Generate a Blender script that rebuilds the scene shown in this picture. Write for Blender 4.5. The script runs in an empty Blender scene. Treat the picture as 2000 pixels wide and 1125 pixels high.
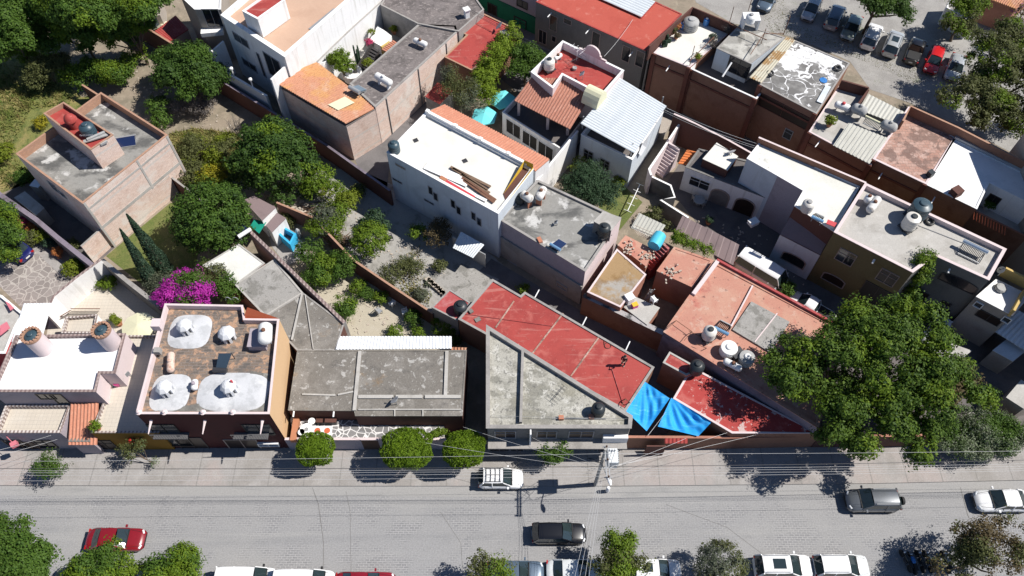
import bpy, bmesh, math, random
import numpy as np
from mathutils import Vector, Matrix
rad = math.radians
scene = bpy.context.scene
COL = scene.collection
# ------------------------------------------------------------------ camera
PW, PH, FPX, CAMH = 2000.0, 1125.0, 1570.0, 65.0
_d = np.array([992.0-1000.0, -(1545.0-562.5), -FPX]); _d /= np.linalg.norm(_d)
_x = np.array([1.0, 0, 0])-_d*_d[0]; _x /= np.linalg.norm(_x)
_z = -_d; _y = np.cross(_z, _x)
RW = np.stack([_x, _y, _z])
cam_data = bpy.data.cameras.new("camera"); cam = bpy.data.objects.new("camera", cam_data); COL.objects.link(cam)
cam_data.sensor_fit = 'HORIZONTAL'; cam_data.sensor_width = 36.0; cam_data.lens = 36.0*FPX/PW
cam_data.clip_start = 1.0; cam_data.clip_end = 1000.0
_m = Matrix.Identity(4)
for i in range(3):
    for j in range(3): _m[i][j] = float(RW[i][j])
_m.translation = (0, 0, CAMH); cam.matrix_world = _m
scene.camera = cam
# ------------------------------------------------------------------ light
SUN_EL, SUN_AZ = rad(51), math.atan2(0.995, 0.07)      # azimuth clockwise from +Y
world = bpy.data.worlds.new("World"); scene.world = world; world.use_nodes = True
_nt = world.node_tree; _sky = _nt.nodes.new('ShaderNodeTexSky'); _sky.sky_type = 'NISHITA'; _sky.sun_disc = False
_sky.sun_elevation = SUN_EL; _sky.sun_rotation = SUN_AZ; _sky.altitude = 1900; _sky.air_density = .8; _sky.dust_density = .4; _sky.ozone_density = 3.0
_bg = _nt.nodes['Background']; _bg.inputs[1].default_value = 0.085
_nt.links.new(_sky.outputs[0], _bg.inputs[0])
sun_d = bpy.data.lights.new("sun", 'SUN'); sun = bpy.data.objects.new("sun", sun_d); COL.objects.link(sun)
sun_d.energy = 5.0; sun_d.angle = rad(0.53); sun_d.color = (1.0, 0.955, 0.89)
_dir = Vector((math.sin(SUN_AZ)*math.cos(SUN_EL), math.cos(SUN_AZ)*math.cos(SUN_EL), math.sin(SUN_EL)))
sun.rotation_euler = _dir.to_track_quat('Z', 'Y').to_euler(); sun.location = (0, 0, 90)
scene.view_settings.view_transform = 'Standard'; scene.view_settings.look = 'None'
scene.view_settings.exposure = 0.38; scene.view_settings.gamma = 1.0
scene.cycles.max_bounces = 5; scene.cycles.diffuse_bounces = 2; scene.cycles.transparent_max_bounces = 6
# ------------------------------------------------------------------ photo pixel -> point of the place at height h
def P(px, py, h=0.0):
    v = RW @ np.array([px-1000.0, -(py-562.5), -FPX]); t = (h-CAMH)/v[2]
    return Vector((v[0]*t, v[1]*t, h))
def on_wall(px, py, a, b):
    """the point of the vertical plane through a-b seen at a pixel"""
    v = RW @ np.array([px-1000.0, -(py-562.5), -FPX])
    n = (b[1]-a[1], -(b[0]-a[0]))
    t = (n[0]*a[0]+n[1]*a[1])/(n[0]*v[0]+n[1]*v[1])
    return Vector((v[0]*t, v[1]*t, CAMH+v[2]*t))
# ------------------------------------------------------------------ materials
MATS = {}
class NT:
    def __init__(s, name):
        s.m = bpy.data.materials.new(name); s.m.use_nodes = True; s.t = s.m.node_tree; s.N = s.t.nodes; s.L = s.t.links
        s.b = s.N['Principled BSDF']; s.o = s.N['Material Output']; s._uv = None; s._pos = None
    def n(s, k, **kw):
        x = s.N.new(k)
        for a, v in kw.items(): setattr(x, a, v)
        return x
    def put(s, sock, v):
        if isinstance(v, bpy.types.NodeSocket): s.L.new(v, sock)
        else: sock.default_value = v
    def uv(s):
        if s._uv is None: s._uv = s.n('ShaderNodeUVMap').outputs[0]
        return s._uv
    def pos(s):
        if s._pos is None: s._pos = s.n('ShaderNodeNewGeometry').outputs['Position']
        return s._pos
    def scaled(s, vec, sc):
        x = s.n('ShaderNodeMapping'); s.L.new(vec, x.inputs[0]); x.inputs['Scale'].default_value = sc; return x.outputs[0]
    def noise(s, vec, scale, detail=4, rough=.6, dist=0.0):
        x = s.n('ShaderNodeTexNoise'); s.L.new(vec, x.inputs['Vector']); x.inputs['Scale'].default_value = scale
        x.inputs['Detail'].default_value = detail; x.inputs['Roughness'].default_value = rough; x.inputs['Distortion'].default_value = dist
        return x.outputs[0]
    def step(s, f, lo, hi, a=0.0, b=1.0):
        x = s.n('ShaderNodeMapRange', interpolation_type='SMOOTHSTEP'); s.L.new(f, x.inputs[0])
        for i, v in enumerate((lo, hi, a, b)): x.inputs[1+i].default_value = v
        return x.outputs[0]
    def mix(s, f, a, b, mode='MIX'):
        x = s.n('ShaderNodeMix', data_type='RGBA', blend_type=mode); s.put(x.inputs[0], f); s.put(x.inputs[6], a); s.put(x.inputs[7], b)
        return x.outputs[2]
    def math(s, op, a, b=0.0):
        x = s.n('ShaderNodeMath', operation=op); s.put(x.inputs[0], a); s.put(x.inputs[1], b); return x.outputs[0]
def c4(c): return (c[0], c[1], c[2], 1.0)
def surf(name, base, layers=(), rough=.85, bump=None, metallic=0.0, spec=.3, grain=.12):
    """layers: ('n',col,scale,lo,hi,amt[,stretch]) noise patch; ('b',col,mortar,w,h,msize[,offset]) bricks; ('v',grout,scale,width) crazy paving;
       ('w',col,scale,axis,lo,hi,amt) stripes"""
    k = NT(name); col = c4(base); bsrc = None
    rgb = k.n('ShaderNodeRGB'); rgb.outputs[0].default_value = col; col = rgb.outputs[0]
    for l in layers:
        if l[0] == 'n':
            vec = k.pos()
            if len(l) > 6: vec = k.scaled(k.uv(), l[6])
            f = k.noise(vec, l[2], 5, .62, .3); f = k.step(f, l[3], l[4], 0, l[5]); col = k.mix(f, col, c4(l[1]))
        elif l[0] == 'b':
            x = k.n('ShaderNodeTexBrick'); k.L.new(k.uv(), x.inputs['Vector'])
            x.offset = l[6] if len(l) > 6 else .5; x.squash = 1
            k.put(x.inputs['Color1'], col); k.put(x.inputs['Color2'], c4(l[1])); k.put(x.inputs['Mortar'], c4(l[2]))
            x.inputs['Scale'].default_value = 1; x.inputs['Mortar Size'].default_value = l[5]; x.inputs['Mortar Smooth'].default_value = .2
            x.inputs['Brick Width'].default_value = l[3]; x.inputs['Row Height'].default_value = l[4]; x.inputs['Bias'].default_value = 0
            col = x.outputs[0]; bsrc = k.math('SUBTRACT', 1.0, x.outputs[1])
        elif l[0] == 'v':
            x = k.n('ShaderNodeTexVoronoi', feature='DISTANCE_TO_EDGE'); k.L.new(k.pos(), x.inputs['Vector']); x.inputs['Scale'].default_value = l[2]
            y = k.n('ShaderNodeTexVoronoi'); k.L.new(k.pos(), y.inputs['Vector']); y.inputs['Scale'].default_value = l[2]
            sp = k.n('ShaderNodeSeparateColor'); k.L.new(y.outputs['Color'], sp.inputs[0])
            col = k.mix(k.step(sp.outputs[0], 0, 1, 0, .55), col, c4([q*.55 for q in base]))
            f = k.step(x.outputs[0], l[3]*.6, l[3]*1.3, 1, 0); col = k.mix(f, col, c4(l[1]))
        elif l[0] == 'w':
            sp = k.n('ShaderNodeSeparateXYZ'); k.L.new(k.uv(), sp.inputs[0])
            s_ = k.math('SINE', k.math('MULTIPLY', sp.outputs[l[3]], l[2]*2*math.pi))
            f = k.step(s_, l[4], l[5], 0, l[6]); col = k.mix(f, col, c4(l[1]))
    if grain:
        g = k.noise(k.pos(), 9.0, 4, .7); f = k.step(g, .25, .75, 1-grain, 1+grain)
        gm = k.n('ShaderNodeVectorMath', operation='SCALE'); k.L.new(col, gm.inputs[0]); k.L.new(f, gm.inputs['Scale']); col = gm.outputs[0]
    k.L.new(col, k.b.inputs['Base Color']); k.b.inputs['Roughness'].default_value = rough; k.b.inputs['Metallic'].default_value = metallic
    k.b.inputs['Specular IOR Level'].default_value = spec
    if bump or bsrc is not None:
        bp = k.n('ShaderNodeBump'); bp.inputs['Strength'].default_value = (bump[1] if bump else .4); bp.inputs['Distance'].default_value = .03
        h = k.noise(k.pos(), bump[0] if bump else 6.0, 5, .65)
        if bsrc is not None: h = k.math('ADD', k.math('MULTIPLY', h, .5), bsrc)
        k.L.new(h, bp.inputs['Height']); k.L.new(bp.outputs[0], k.b.inputs['Normal'])
    MATS[name] = k.m; return k.m
def plain(name, col, rough=.5, metallic=0.0, spec=.5, coat=0.0, grain=.05):
    m = surf(name, col, (), rough, None, metallic, spec, grain); b = m.node_tree.nodes['Principled BSDF']
    b.inputs['Coat Weight'].default_value = coat; b.inputs['Coat Roughness'].default_value = .05; return m
def leafmat(name, a, b, c, trans=.3, rough=.6):
    """leaf colours differ from leaf to leaf (a..b) and from clump to clump (towards c)"""
    k = NT(name); g = k.n('ShaderNodeNewGeometry')
    col = k.mix(g.outputs['Random Per Island'], c4(a), c4(b))
    f = k.step(k.noise(k.pos(), 1.1, 3, .6), .42, .68, 0, .8); col = k.mix(f, col, c4(c))
    k.L.new(col, k.b.inputs['Base Color']); k.b.inputs['Roughness'].default_value = rough; k.b.inputs['Specular IOR Level'].default_value = .2
    tr = k.n('ShaderNodeBsdfTranslucent'); k.L.new(col, tr.inputs[0]); ms = k.n('ShaderNodeMixShader'); ms.inputs[0].default_value = trans
    k.L.new(k.b.outputs[0], ms.inputs[1]); k.L.new(tr.outputs[0], ms.inputs[2]); k.L.new(ms.outputs[0], k.o.inputs[0])
    MATS[name] = k.m; return k.m
# ------------------------------------------------------------------ things
def thing(name, label, cat, loc=(0, 0, 0), rz=0.0, group=None, scale=None):
    o = bpy.data.objects.new(name, None); COL.objects.link(o); o.location = loc; o.rotation_euler = (0, 0, rz); o.empty_display_size = .3
    o['label'] = label; o['category'] = cat
    if group: o['group'] = group
    if scale: o.scale = scale
    return o
def tag(o, label, cat, group=None):
    o['label'] = label; o['category'] = cat
    if group: o['group'] = group
    return o
def copy_tree(o, parent=None):
    c = o.copy(); COL.objects.link(c); c.parent = parent
    for ch in o.children: copy_tree(ch, c)
    return c
# ------------------------------------------------------------------ mesh builder
class MB:
    def __init__(s, smooth=False, udir=None): s.v = []; s.f = []; s.smooth = smooth; s.udir = udir; s.fu = []
    def face(s, pts, ud=None):
        i = len(s.v); s.v += [tuple(p) for p in pts]; s.f.append(tuple(range(i, i+len(pts)))); s.fu.append(ud)
    def poly(s, pts, z, up=True):
        q = [(p[0], p[1], z if len(p) < 3 else p[2]) for p in pts]
        s.face(q if up else q[::-1])
    def prism(s, pts, z0, z1, top=True, bottom=False, sides=True):
        n = len(pts)
        if sides:
            for i in range(n):
                a, b = pts[i], pts[(i+1) % n]
                s.face([(a[0], a[1], z0), (b[0], b[1], z0), (b[0], b[1], z1), (a[0], a[1], z1)])
        if top: s.poly([(p[0], p[1]) for p in pts], z1)
        if bottom: s.poly([(p[0], p[1]) for p in pts], z0, False)
    def box(s, c, d, rz=0.0, axes=None):
        x, y, z = d[0]/2, d[1]/2, d[2]/2
        if axes is None:
            ca, sa = math.cos(rz), math.sin(rz); ax = (Vector((ca, sa, 0)), Vector((-sa, ca, 0)), Vector((0, 0, 1)))
        else: ax = axes
        c = Vector(c); P8 = [c+ax[0]*(i*x)+ax[1]*(j*y)+ax[2]*(k*z) for i in (-1, 1) for j in (-1, 1) for k in (-1, 1)]
        for q in ((0, 1, 3, 2), (4, 6, 7, 5), (0, 4, 5, 1), (2, 3, 7, 6), (0, 2, 6, 4), (1, 5, 7, 3)): s.face([P8[i] for i in q])
    def bar(s, a, b, w, h=None):
        a, b = Vector(a), Vector(b); d = b-a; L = d.length
        if L < 1e-5: return
        d /= L; up = Vector((0, 0, 1)) if abs(d.z) < .95 else Vector((1, 0, 0)); y = up.cross(d).normalized(); z = d.cross(y)
        s.box((a+b)/2, (L, w, h or w), axes=(d, y, z))
    def tube(s, pts, r, n=6, cap=True):
        pts = [Vector(p) for p in pts]; rs = r if isinstance(r, (list, tuple)) else [r]*len(pts); i0 = len(s.v)
        for i, p in enumerate(pts):
            d = (pts[min(i+1, len(pts)-1)]-pts[max(i-1, 0)])
            d = d.normalized() if d.length > 1e-6 else Vector((0, 0, 1))
            u = Vector((0, 0, 1)) if abs(d.z) < .9 else Vector((1, 0, 0)); a = u.cross(d).normalized(); b = d.cross(a)
            for j in range(n):
                t = 2*math.pi*j/n; s.v.append(tuple(p+(a*math.cos(t)+b*math.sin(t))*rs[i]))
        for i in range(len(pts)-1):
            for j in range(n):
                k = (j+1) % n; s.f.append((i0+i*n+j, i0+i*n+k, i0+(i+1)*n+k, i0+(i+1)*n+j)); s.fu.append(None)
        if cap:
            s.f.append(tuple(i0+j for j in range(n))[::-1]); s.fu.append(None)
            e = i0+(len(pts)-1)*n; s.f.append(tuple(e+j for j in range(n))); s.fu.append(None)
    def lathe(s, prof, c=(0, 0, 0), n=18, axis='z', rot=None):
        i0 = len(s.v); c = Vector(c)
        for (r, z) in prof:
            for j in range(n):
                t = 2*math.pi*j/n
                p = Vector((r*math.cos(t), r*math.sin(t), z)) if axis == 'z' else Vector((z, r*math.cos(t), r*math.sin(t)))
                if rot is not None: p = rot @ p
                s.v.append(tuple(p+c))
        for i in range(len(prof)-1):
            for j in range(n):
                k = (j+1) % n; s.f.append((i0+i*n+j, i0+i*n+k, i0+(i+1)*n+k, i0+(i+1)*n+j)); s.fu.append(None)
        if prof[0][0] > 1e-4: s.f.append(tuple(i0+j for j in range(n))[::-1]); s.fu.append(None)
        if prof[-1][0] > 1e-4: e = i0+(len(prof)-1)*n; s.f.append(tuple(e+j for j in range(n))); s.fu.append(None)
    def build(s, name, mat, parent=None, recalc=True):
        me = bpy.data.meshes.new(name); loc = Vector((0, 0, 0))
        if parent is not None:
            q = parent
            while q is not None: loc = loc+Vector(q.location); q = q.parent
        me.from_pydata([(v[0]-loc.x, v[1]-loc.y, v[2]-loc.z) for v in s.v], [], s.f); me.validate()
        if len(me.polygons) == len(s.f):
            uvl = me.uv_layers.new(name="UVMap"); uv = uvl.data
            for p, ud in zip(me.polygons, s.fu):
                n = p.normal; d = ud or s.udir
                if d is not None and abs(n.z) > .3:
                    u = Vector(d).normalized(); w = Vector((-u.y, u.x, 0)).normalized() if abs(u.z) < .01 else n.cross(u)
                elif abs(n.z) > .7: u, w = Vector((1, 0, 0)), Vector((0, 1, 0))
                else:
                    u = Vector((-n.y, n.x, 0)); u = u.normalized() if u.length > 1e-6 else Vector((1, 0, 0)); w = n.cross(u)
                for li in p.loop_indices:
                    co = me.vertices[me.loops[li].vertex_index].co+loc; uv[li].uv = (co.dot(u), co.dot(w))
        else: me.uv_layers.new(name="UVMap")
        if s.smooth:
            bm = bmesh.new(); bm.from_mesh(me); bmesh.ops.remove_doubles(bm, verts=bm.verts, dist=.002); bm.to_mesh(me); bm.free()
            me.polygons.foreach_set('use_smooth', [True]*len(me.polygons))
            try: me.set_sharp_from_angle(angle=rad(40))
            except Exception: pass
        m = MATS[mat] if isinstance(mat, str) else mat
        me.materials.append(m); o = bpy.data.objects.new(name, me); COL.objects.link(o)
        if parent is not None: o.parent = parent
        return o
def ccw(p):
    a = sum(p[i][0]*p[(i+1) % len(p)][1]-p[(i+1) % len(p)][0]*p[i][1] for i in range(len(p)))
    return a > 0
def inset(p, d):
    n = len(p); out = []
    for i in range(n):
        a, b, c = Vector(p[i-1][:2]), Vector(p[i][:2]), Vector(p[(i+1) % n][:2])
        e1 = (b-a).normalized(); e2 = (c-b).normalized(); n1 = Vector((-e1.y, e1.x)); n2 = Vector((-e2.y, e2.x))
        k = 1+n1.dot(n2); m = (n1+n2)/max(k, .35); out.append((b.x+m.x*d, b.y+m.y*d))
    return out
def ground(name, px, mat, z=.01, kind='structure', udir=None, thick=0.0):
    m = MB(udir=udir); pts = [P(x, y, z)[:2] for x, y in px]
    if not ccw(pts): pts = pts[::-1]
    if thick: m.prism(pts, z-thick, z)
    else: m.poly(pts, z)
    o = m.build(name, mat); o['kind'] = kind; return o
# ------------------------------------------------------------------ buildings
class B: pass
def flat(name, label, cat, px, h, par=.5, pw=.18, wall='plaster_white', roof='roof_gray', cap=None, base=0.0, walls=None, udir=None, group=None, parts=True, root=None, xy=None, capt=.06, overhang=0.0):
    """flat-roofed volume: the outline is given by photo pixels at height h (top of the parapet)"""
    b = B(); idx = list(range(len(px))) if px else None
    pts = [tuple(P(x, y, h)[:2]) for x, y in px] if xy is None else [tuple(q[:2]) for q in xy]
    order = list(range(len(pts)))
    if not ccw(pts): pts = pts[::-1]; order = order[::-1]
    n = len(pts); b.pts, b.h, b.order, b.base = pts, h, order, base
    # edge k (photo order): from px[k] to px[k+1]
    def edge_of(i):
        p, q = order[i], order[(i+1) % n]
        return p if (p+1) % n == q else q
    b.edges = {edge_of(i): (pts[i], pts[(i+1) % n]) for i in range(n)}
    cx = sum(p[0] for p in pts)/n; cy = sum(p[1] for p in pts)/n
    b.root = root or thing(name, label, cat, (cx, cy, base), group=group)
    walls = walls or {}; bym = {}
    for i in range(n):
        e = edge_of(i); bym.setdefault(walls.get(e, wall), []).append((pts[i], pts[(i+1) % n]))
    for mt, es in bym.items():
        if mt is None: continue
        m = MB()
        for a, c in es: m.face([(a[0], a[1], base), (c[0], c[1], base), (c[0], c[1], h-capt), (a[0], a[1], h-capt)])
        m.build('wall', mt, b.root)
    if par > 0:
        inn = inset(pts, pw); out = inset(pts, -.025) if not overhang else inset(pts, -overhang); m = MB()
        for i in range(n):
            j = (i+1) % n
            m.face([(out[i][0], out[i][1], h), (out[j][0], out[j][1], h), (inn[j][0], inn[j][1], h), (inn[i][0], inn[i][1], h)])
            m.face([(inn[i][0], inn[i][1], h), (inn[j][0], inn[j][1], h), (inn[j][0], inn[j][1], h-par), (inn[i][0], inn[i][1], h-par)])
            m.face([(out[i][0], out[i][1], h-capt), (out[j][0], out[j][1], h-capt), (out[j][0], out[j][1], h), (out[i][0], out[i][1], h)])
            m.face([(pts[i][0], pts[i][1], h-capt), (pts[j][0], pts[j][1], h-capt), (out[j][0], out[j][1], h-capt), (out[i][0], out[i][1], h-capt)])
        m.build('parapet', cap or wall, b.root)
        b.z = h-par; m = MB(udir=udir); m.poly(inn, b.z); b.roof = m.build('roof', roof, b.root)
    else:
        m = MB(udir=udir); out = inset(pts, -max(overhang, .03)); m.prism(out, h-max(capt, .06), h, bottom=True); b.roof = m.build('roof', roof, b.root); b.z = h
    return b
def wall_run(name, label, px, h, w=.2, mat='plaster_gray', base=0.0, cap=None, cat='wall', hs=None):
    """a free-standing wall whose top runs through photo pixels at height h"""
    c = [P(x, y, (hs[i] if hs else h)) for i, (x, y) in enumerate(px)]
    m = MB(); k = MB(); q = c[0]
    root = thing(name, label, cat, (q.x, q.y, base))
    L = []; Rr = []
    for i, p in enumerate(c):
        d = (c[min(i+1, len(c)-1)]-c[max(i-1, 0)]); d.z = 0; d.normalize(); nrm = Vector((-d.y, d.x, 0))*w/2
        L.append(p+nrm); Rr.append(p-nrm)
    for i in range(len(c)-1):
        for A, Bq in ((L[i+1], L[i]), (Rr[i], Rr[i+1])):
            m.face([(A.x, A.y, base), (Bq.x, Bq.y, base), tuple(Bq), tuple(A)])
        k.face([L[i]+Vector((0, 0, .002)), Rr[i]+Vector((0, 0, .002)), Rr[i+1]+Vector((0, 0, .002)), L[i+1]+Vector((0, 0, .002))])
    for i in (0, -1): m.face([(L[i].x, L[i].y, base), (Rr[i].x, Rr[i].y, base), tuple(Rr[i]), tuple(L[i])])
    m.build('wall_body', mat, root); k.build('coping', cap or mat, root)
    return root
def sheet(q, pitch=.25, amp=.04, thick=.05, shape='round', along=0):
    """ribbed sheet over a quad (4 corners in order); ribs run from edge q0-q1 to edge q3-q2 when along=0"""
    if along: q = [q[1], q[2], q[3], q[0]]
    q = [Vector(p) for p in q]; L = max((q[1]-q[0]).length, (q[2]-q[3]).length); n = max(2, int(round(L/pitch))); m = MB()
    nrm = (q[1]-q[0]).cross(q[3]-q[0]).normalized(); nrm = nrm if nrm.z > 0 else -nrm
    prof = [(0, 0), (.15, .75), (.35, 1), (.55, .75), (.7, 0)] if shape == 'round' else [(0, 0), (.25, 0), (.32, 1), (.68, 1), (.75, 0)]
    if shape == 'wave': prof = [(0, 0), (.25, .85), (.5, 1.0), (.75, .25)]
    row = []
    for i in range(n):
        for t, h in prof: row.append(((i+t)/n, h))
    row.append((1.0, 0)); rows = 7 if (q[3]-q[0]).length > 2.5 else 3
    A = []
    for r in range(rows+1):
        tt = r/rows; A.append([(q[0].lerp(q[1], u)).lerp(q[3].lerp(q[2], u), tt)+nrm*(h*amp) for u, h in row])
    i0 = len(m.v)
    for ln in A: m.v += [tuple(p) for p in ln]
    w = len(row)
    for r in range(rows):
        for c in range(w-1): m.f.append((i0+r*w+c, i0+r*w+c+1, i0+(r+1)*w+c+1, i0+(r+1)*w+c)); m.fu.append(tuple((q[1]-q[0]).normalized()))
    lo = [p-nrm*thick for p in q]; m.face(lo[::-1])
    for i in range(4):
        j = (i+1) % 4; m.face([lo[i], lo[j], q[j], q[i]])
    return m
def wframe(b, e, px, py, w, h, style='window', frame='frame_white', pane='glass_dark', depth=.07, parent=None, sill=False, face=None):
    """an opening set on wall edge e, centred at a photo pixel, w x h metres"""
    a, c = b.edges[e] if face is None else face
    a, c = Vector((a[0], a[1], 0)), Vector((c[0], c[1], 0)); d = (c-a).normalized(); nrm = Vector((d.y, -d.x, 0))
    p = on_wall(px, py, a, c); z = Vector((0, 0, 1)); t = .07; root = parent or b.root
    ax = (d, nrm, z)
    if style == 'arch':
        pts = [(-w/2, -h/2), (w/2, -h/2)]; r = w/2; hh = h*.32
        arc = [(r*math.cos(math.pi*i/8), h/2-hh+hh*math.sin(math.pi*i/8)) for i in range(9)]; pts = pts+arc
        m = MB(); m.face([p+d*u+z*v+nrm*.025 for u, v in pts]); f = MB()
        for i in range(len(pts)):
            j = (i+1) % len(pts)
            k = 1.0+.24/max(w, .5)
            A, Bq = pts[i], pts[j]; A2 = (A[0]*k, A[1]*k); B2 = (Bq[0]*k, Bq[1]*k)
            f.face([p+d*A[0]+z*A[1]+nrm*depth, p+d*Bq[0]+z*Bq[1]+nrm*depth, p+d*B2[0]+z*B2[1]+nrm*depth, p+d*A2[0]+z*A2[1]+nrm*depth])
            f.face([p+d*A[0]+z*A[1]+nrm*depth, p+d*Bq[0]+z*Bq[1]+nrm*depth, p+d*Bq[0]+z*Bq[1], p+d*A[0]+z*A[1]])
            f.face([p+d*A2[0]+z*A2[1]+nrm*depth, p+d*B2[0]+z*B2[1]+nrm*depth, p+d*B2[0]+z*B2[1], p+d*A2[0]+z*A2[1]])
    else:
        f = MB(); dd = depth
        f.box(p+z*(h/2+t/2)+nrm*dd/2, (w+2*t, dd, t), axes=ax); f.box(p-z*(h/2+t/2)+nrm*(dd+(.06 if sill else 0))/2, (w+2*t, dd+(.06 if sill else 0), t), axes=ax)
        for s_ in (-1, 1): f.box(p+d*(s_*(w/2+t/2))+nrm*dd/2, (t, dd, h), axes=ax)
        if w > .9: f.box(p+nrm*(dd*.4+.012), (.05, dd*.8, h), axes=ax)
        if style == 'window' and h > 1.0: f.box(p+nrm*(dd*.3+.012)+z*h*.15, (w, dd*.55, .04), axes=ax)
        m = MB(); m.box(p+nrm*.012, (w, .02, h), axes=ax)
    nm = 'door' if style == 'door' else 'window'
    fo = f.build(nm, frame, root); mo = m.build('pane' if style != 'door' else 'door_leaf', pane, fo if root.parent is None else root)
    return p, d, nrm
def spout(b, e, px, py, L=.7, r=.06, mat='pvc_white', face=None):
    a, c = b.edges[e] if face is None else face
    d = (Vector(c)-Vector(a)).normalized(); nrm = Vector((d.y, -d.x, 0)); p = on_wall(px, py, a, c)
    m = MB(); m.tube([p-nrm*.05, p+nrm*L-Vector((0, 0, .06))], r, 6); return m.build('drain_spout', mat, b.root)
# ================================================================== surfaces
S = surf
S('dirt', (.26, .215, .165), [('n', (.17, .15, .11), .35, .42, .62, .8), ('n', (.34, .29, .22), 1.3, .5, .7, .6)], bump=(3, .5))
S('weeds', (.155, .165, .05), [('n', (.27, .21, .09), .22, .45, .62, .9), ('n', (.055, .085, .02), .9, .48, .64, .85), ('n', (.2, .19, .05), 3, .52, .68, .6)], bump=(7, 1.0), grain=.35)
S('lawn', (.105, .13, .035), [('n', (.17, .16, .06), .5, .45, .65, .7), ('n', (.06, .095, .02), 2.2, .5, .7, .6)], bump=(12, .8), grain=.3)
S('cobble', (.235, .233, .238), [('b', (.195, .195, .202), (.37, .365, .36), .42, .18, .02), ('n', (.268, .266, .268), .38, .42, .56, .93), ('n', (.215, .216, .222), .5, .48, .66, .6, (.06, 1.1, 1)), ('n', (.31, .306, .3), .6, .54, .68, .5, (.05, 1.3, 1)), ('n', (.31, .305, .3), 2.4, .6, .75, .4), ('n', (.262, .26, .262), 1.3, .5, .64, .6), ('n', (.30, .295, .29), .12, .5, .68, .6), ('n', (.2, .2, .205), .3, .62, .72, .4), ('n', (.13, .13, .135), 1.1, .7, .76, .55), ('n', (.36, .355, .35), 4, .68, .72, .5)], bump=(5, .35), grain=.15)
S('sidewalk', (.30, .285, .275), [('n', (.19, .18, .17), .8, .62, .74, .6), ('n', (.36, .3, .28), .1, .5, .6, .5), ('n', (.24, .225, .21), .3, .45, .65, .7), ('n', (.36, .345, .33), 1.1, .5, .7, .5), ('w', (.21, .2, .19), .34, 0, .992, .998, .8)], bump=(6, .25))
S('gutter', (.29, .285, .28), [('n', (.22, .22, .22), .8, .5, .7, .6, (.2, 2, 1))], bump=(6, .2))
S('gravel', (.30, .29, .275), [('n', (.23, .22, .21), .25, .42, .62, .7), ('n', (.36, .35, .33), .9, .5, .7, .5), ('n', (.10, .135, .04), .33, .62, .7, .35)], bump=(9, .5), grain=.2)
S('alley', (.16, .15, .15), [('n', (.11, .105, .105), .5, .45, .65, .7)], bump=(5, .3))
S('yard', (.31, .30, .28), [('n', (.22, .19, .15), .5, .56, .7, .6), ('n', (.42, .41, .39), 2.5, .58, .7, .5), ('n', (.34, .33, .31), .35, .47, .6, .8), ('n', (.16, .155, .14), .8, .5, .68, .7)], bump=(4, .4))
S('sand', (.40, .36, .285), [('n', (.33, .29, .21), .6, .5, .7, .6), ('n', (.45, .41, .34), 1.7, .5, .7, .5)], bump=(5, .3))
S('flagstone', (.28, .25, .235), [('v', (.40, .37, .34), 1.55, .045), ('n', (.33, .3, .28), .4, .55, .7, .6)], bump=(4, .3))
S('flagstone_dark', (.22, .215, .215), [('v', (.66, .65, .64), 1.9, .06)], bump=(4, .2))
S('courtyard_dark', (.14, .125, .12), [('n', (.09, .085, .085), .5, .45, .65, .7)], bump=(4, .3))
# walls
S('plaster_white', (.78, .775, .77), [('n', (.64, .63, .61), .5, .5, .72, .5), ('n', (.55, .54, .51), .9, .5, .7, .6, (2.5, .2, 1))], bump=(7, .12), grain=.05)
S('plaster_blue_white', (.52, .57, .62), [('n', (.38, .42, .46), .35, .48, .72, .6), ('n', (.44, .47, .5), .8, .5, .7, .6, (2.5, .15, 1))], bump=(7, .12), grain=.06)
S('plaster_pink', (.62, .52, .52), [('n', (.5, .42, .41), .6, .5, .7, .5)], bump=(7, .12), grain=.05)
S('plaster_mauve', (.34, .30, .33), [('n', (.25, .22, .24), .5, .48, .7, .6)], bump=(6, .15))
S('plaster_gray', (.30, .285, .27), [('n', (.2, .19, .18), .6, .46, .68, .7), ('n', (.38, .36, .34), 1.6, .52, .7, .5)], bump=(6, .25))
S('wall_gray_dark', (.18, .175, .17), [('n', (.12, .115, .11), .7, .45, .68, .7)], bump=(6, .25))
S('wall_peach', (.56, .375, .215), [('n', (.5, .33, .19), .6, .5, .7, .4)], bump=(8, .08), grain=.04)
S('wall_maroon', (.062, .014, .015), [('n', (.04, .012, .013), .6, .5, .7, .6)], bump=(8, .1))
S('wall_mustard', (.22, .12, .015), [('n', (.15, .085, .012), .6, .5, .7, .5)])
S('wall_olive', (.155, .128, .062), [('n', (.11, .085, .035), .5, .48, .7, .6)], bump=(6, .15))
S('wall_stone_gray', (.17, .165, .155), [('n', (.12, .115, .105), .5, .48, .7, .6)], bump=(6, .15))
S('wall_beige', (.34, .30, .26), [('n', (.26, .225, .195), .4, .48, .7, .6), ('n', (.28, .2, .16), .8, .6, .75, .5)], bump=(6, .15))
S('wall_brown', (.235, .122, .082), [('n', (.17, .075, .048), .5, .48, .68, .7), ('n', (.3, .15, .1), 1.2, .55, .72, .5)], bump=(6, .15))
S('wall_brown_dark', (.11, .05, .04), [('n', (.08, .04, .03), .5, .48, .68, .7)], bump=(6, .15))
S('wall_terracotta', (.36, .17, .12), [('n', (.28, .13, .09), .5, .48, .68, .7)], bump=(6, .15))
S('wall_lavender', (.20, .17, .21), [('n', (.12, .10, .12), .7, .46, .66, .8)], bump=(6, .2))
S('wall_green', (.012, .135, .075), [('n', (.01, .09, .055), .6, .5, .7, .6)], bump=(6, .1))
S('wall_moss', (.36, .34, .34), [('n', (.05, .05, .05), .9, .48, .6, .9)], bump=(6, .2))
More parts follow.
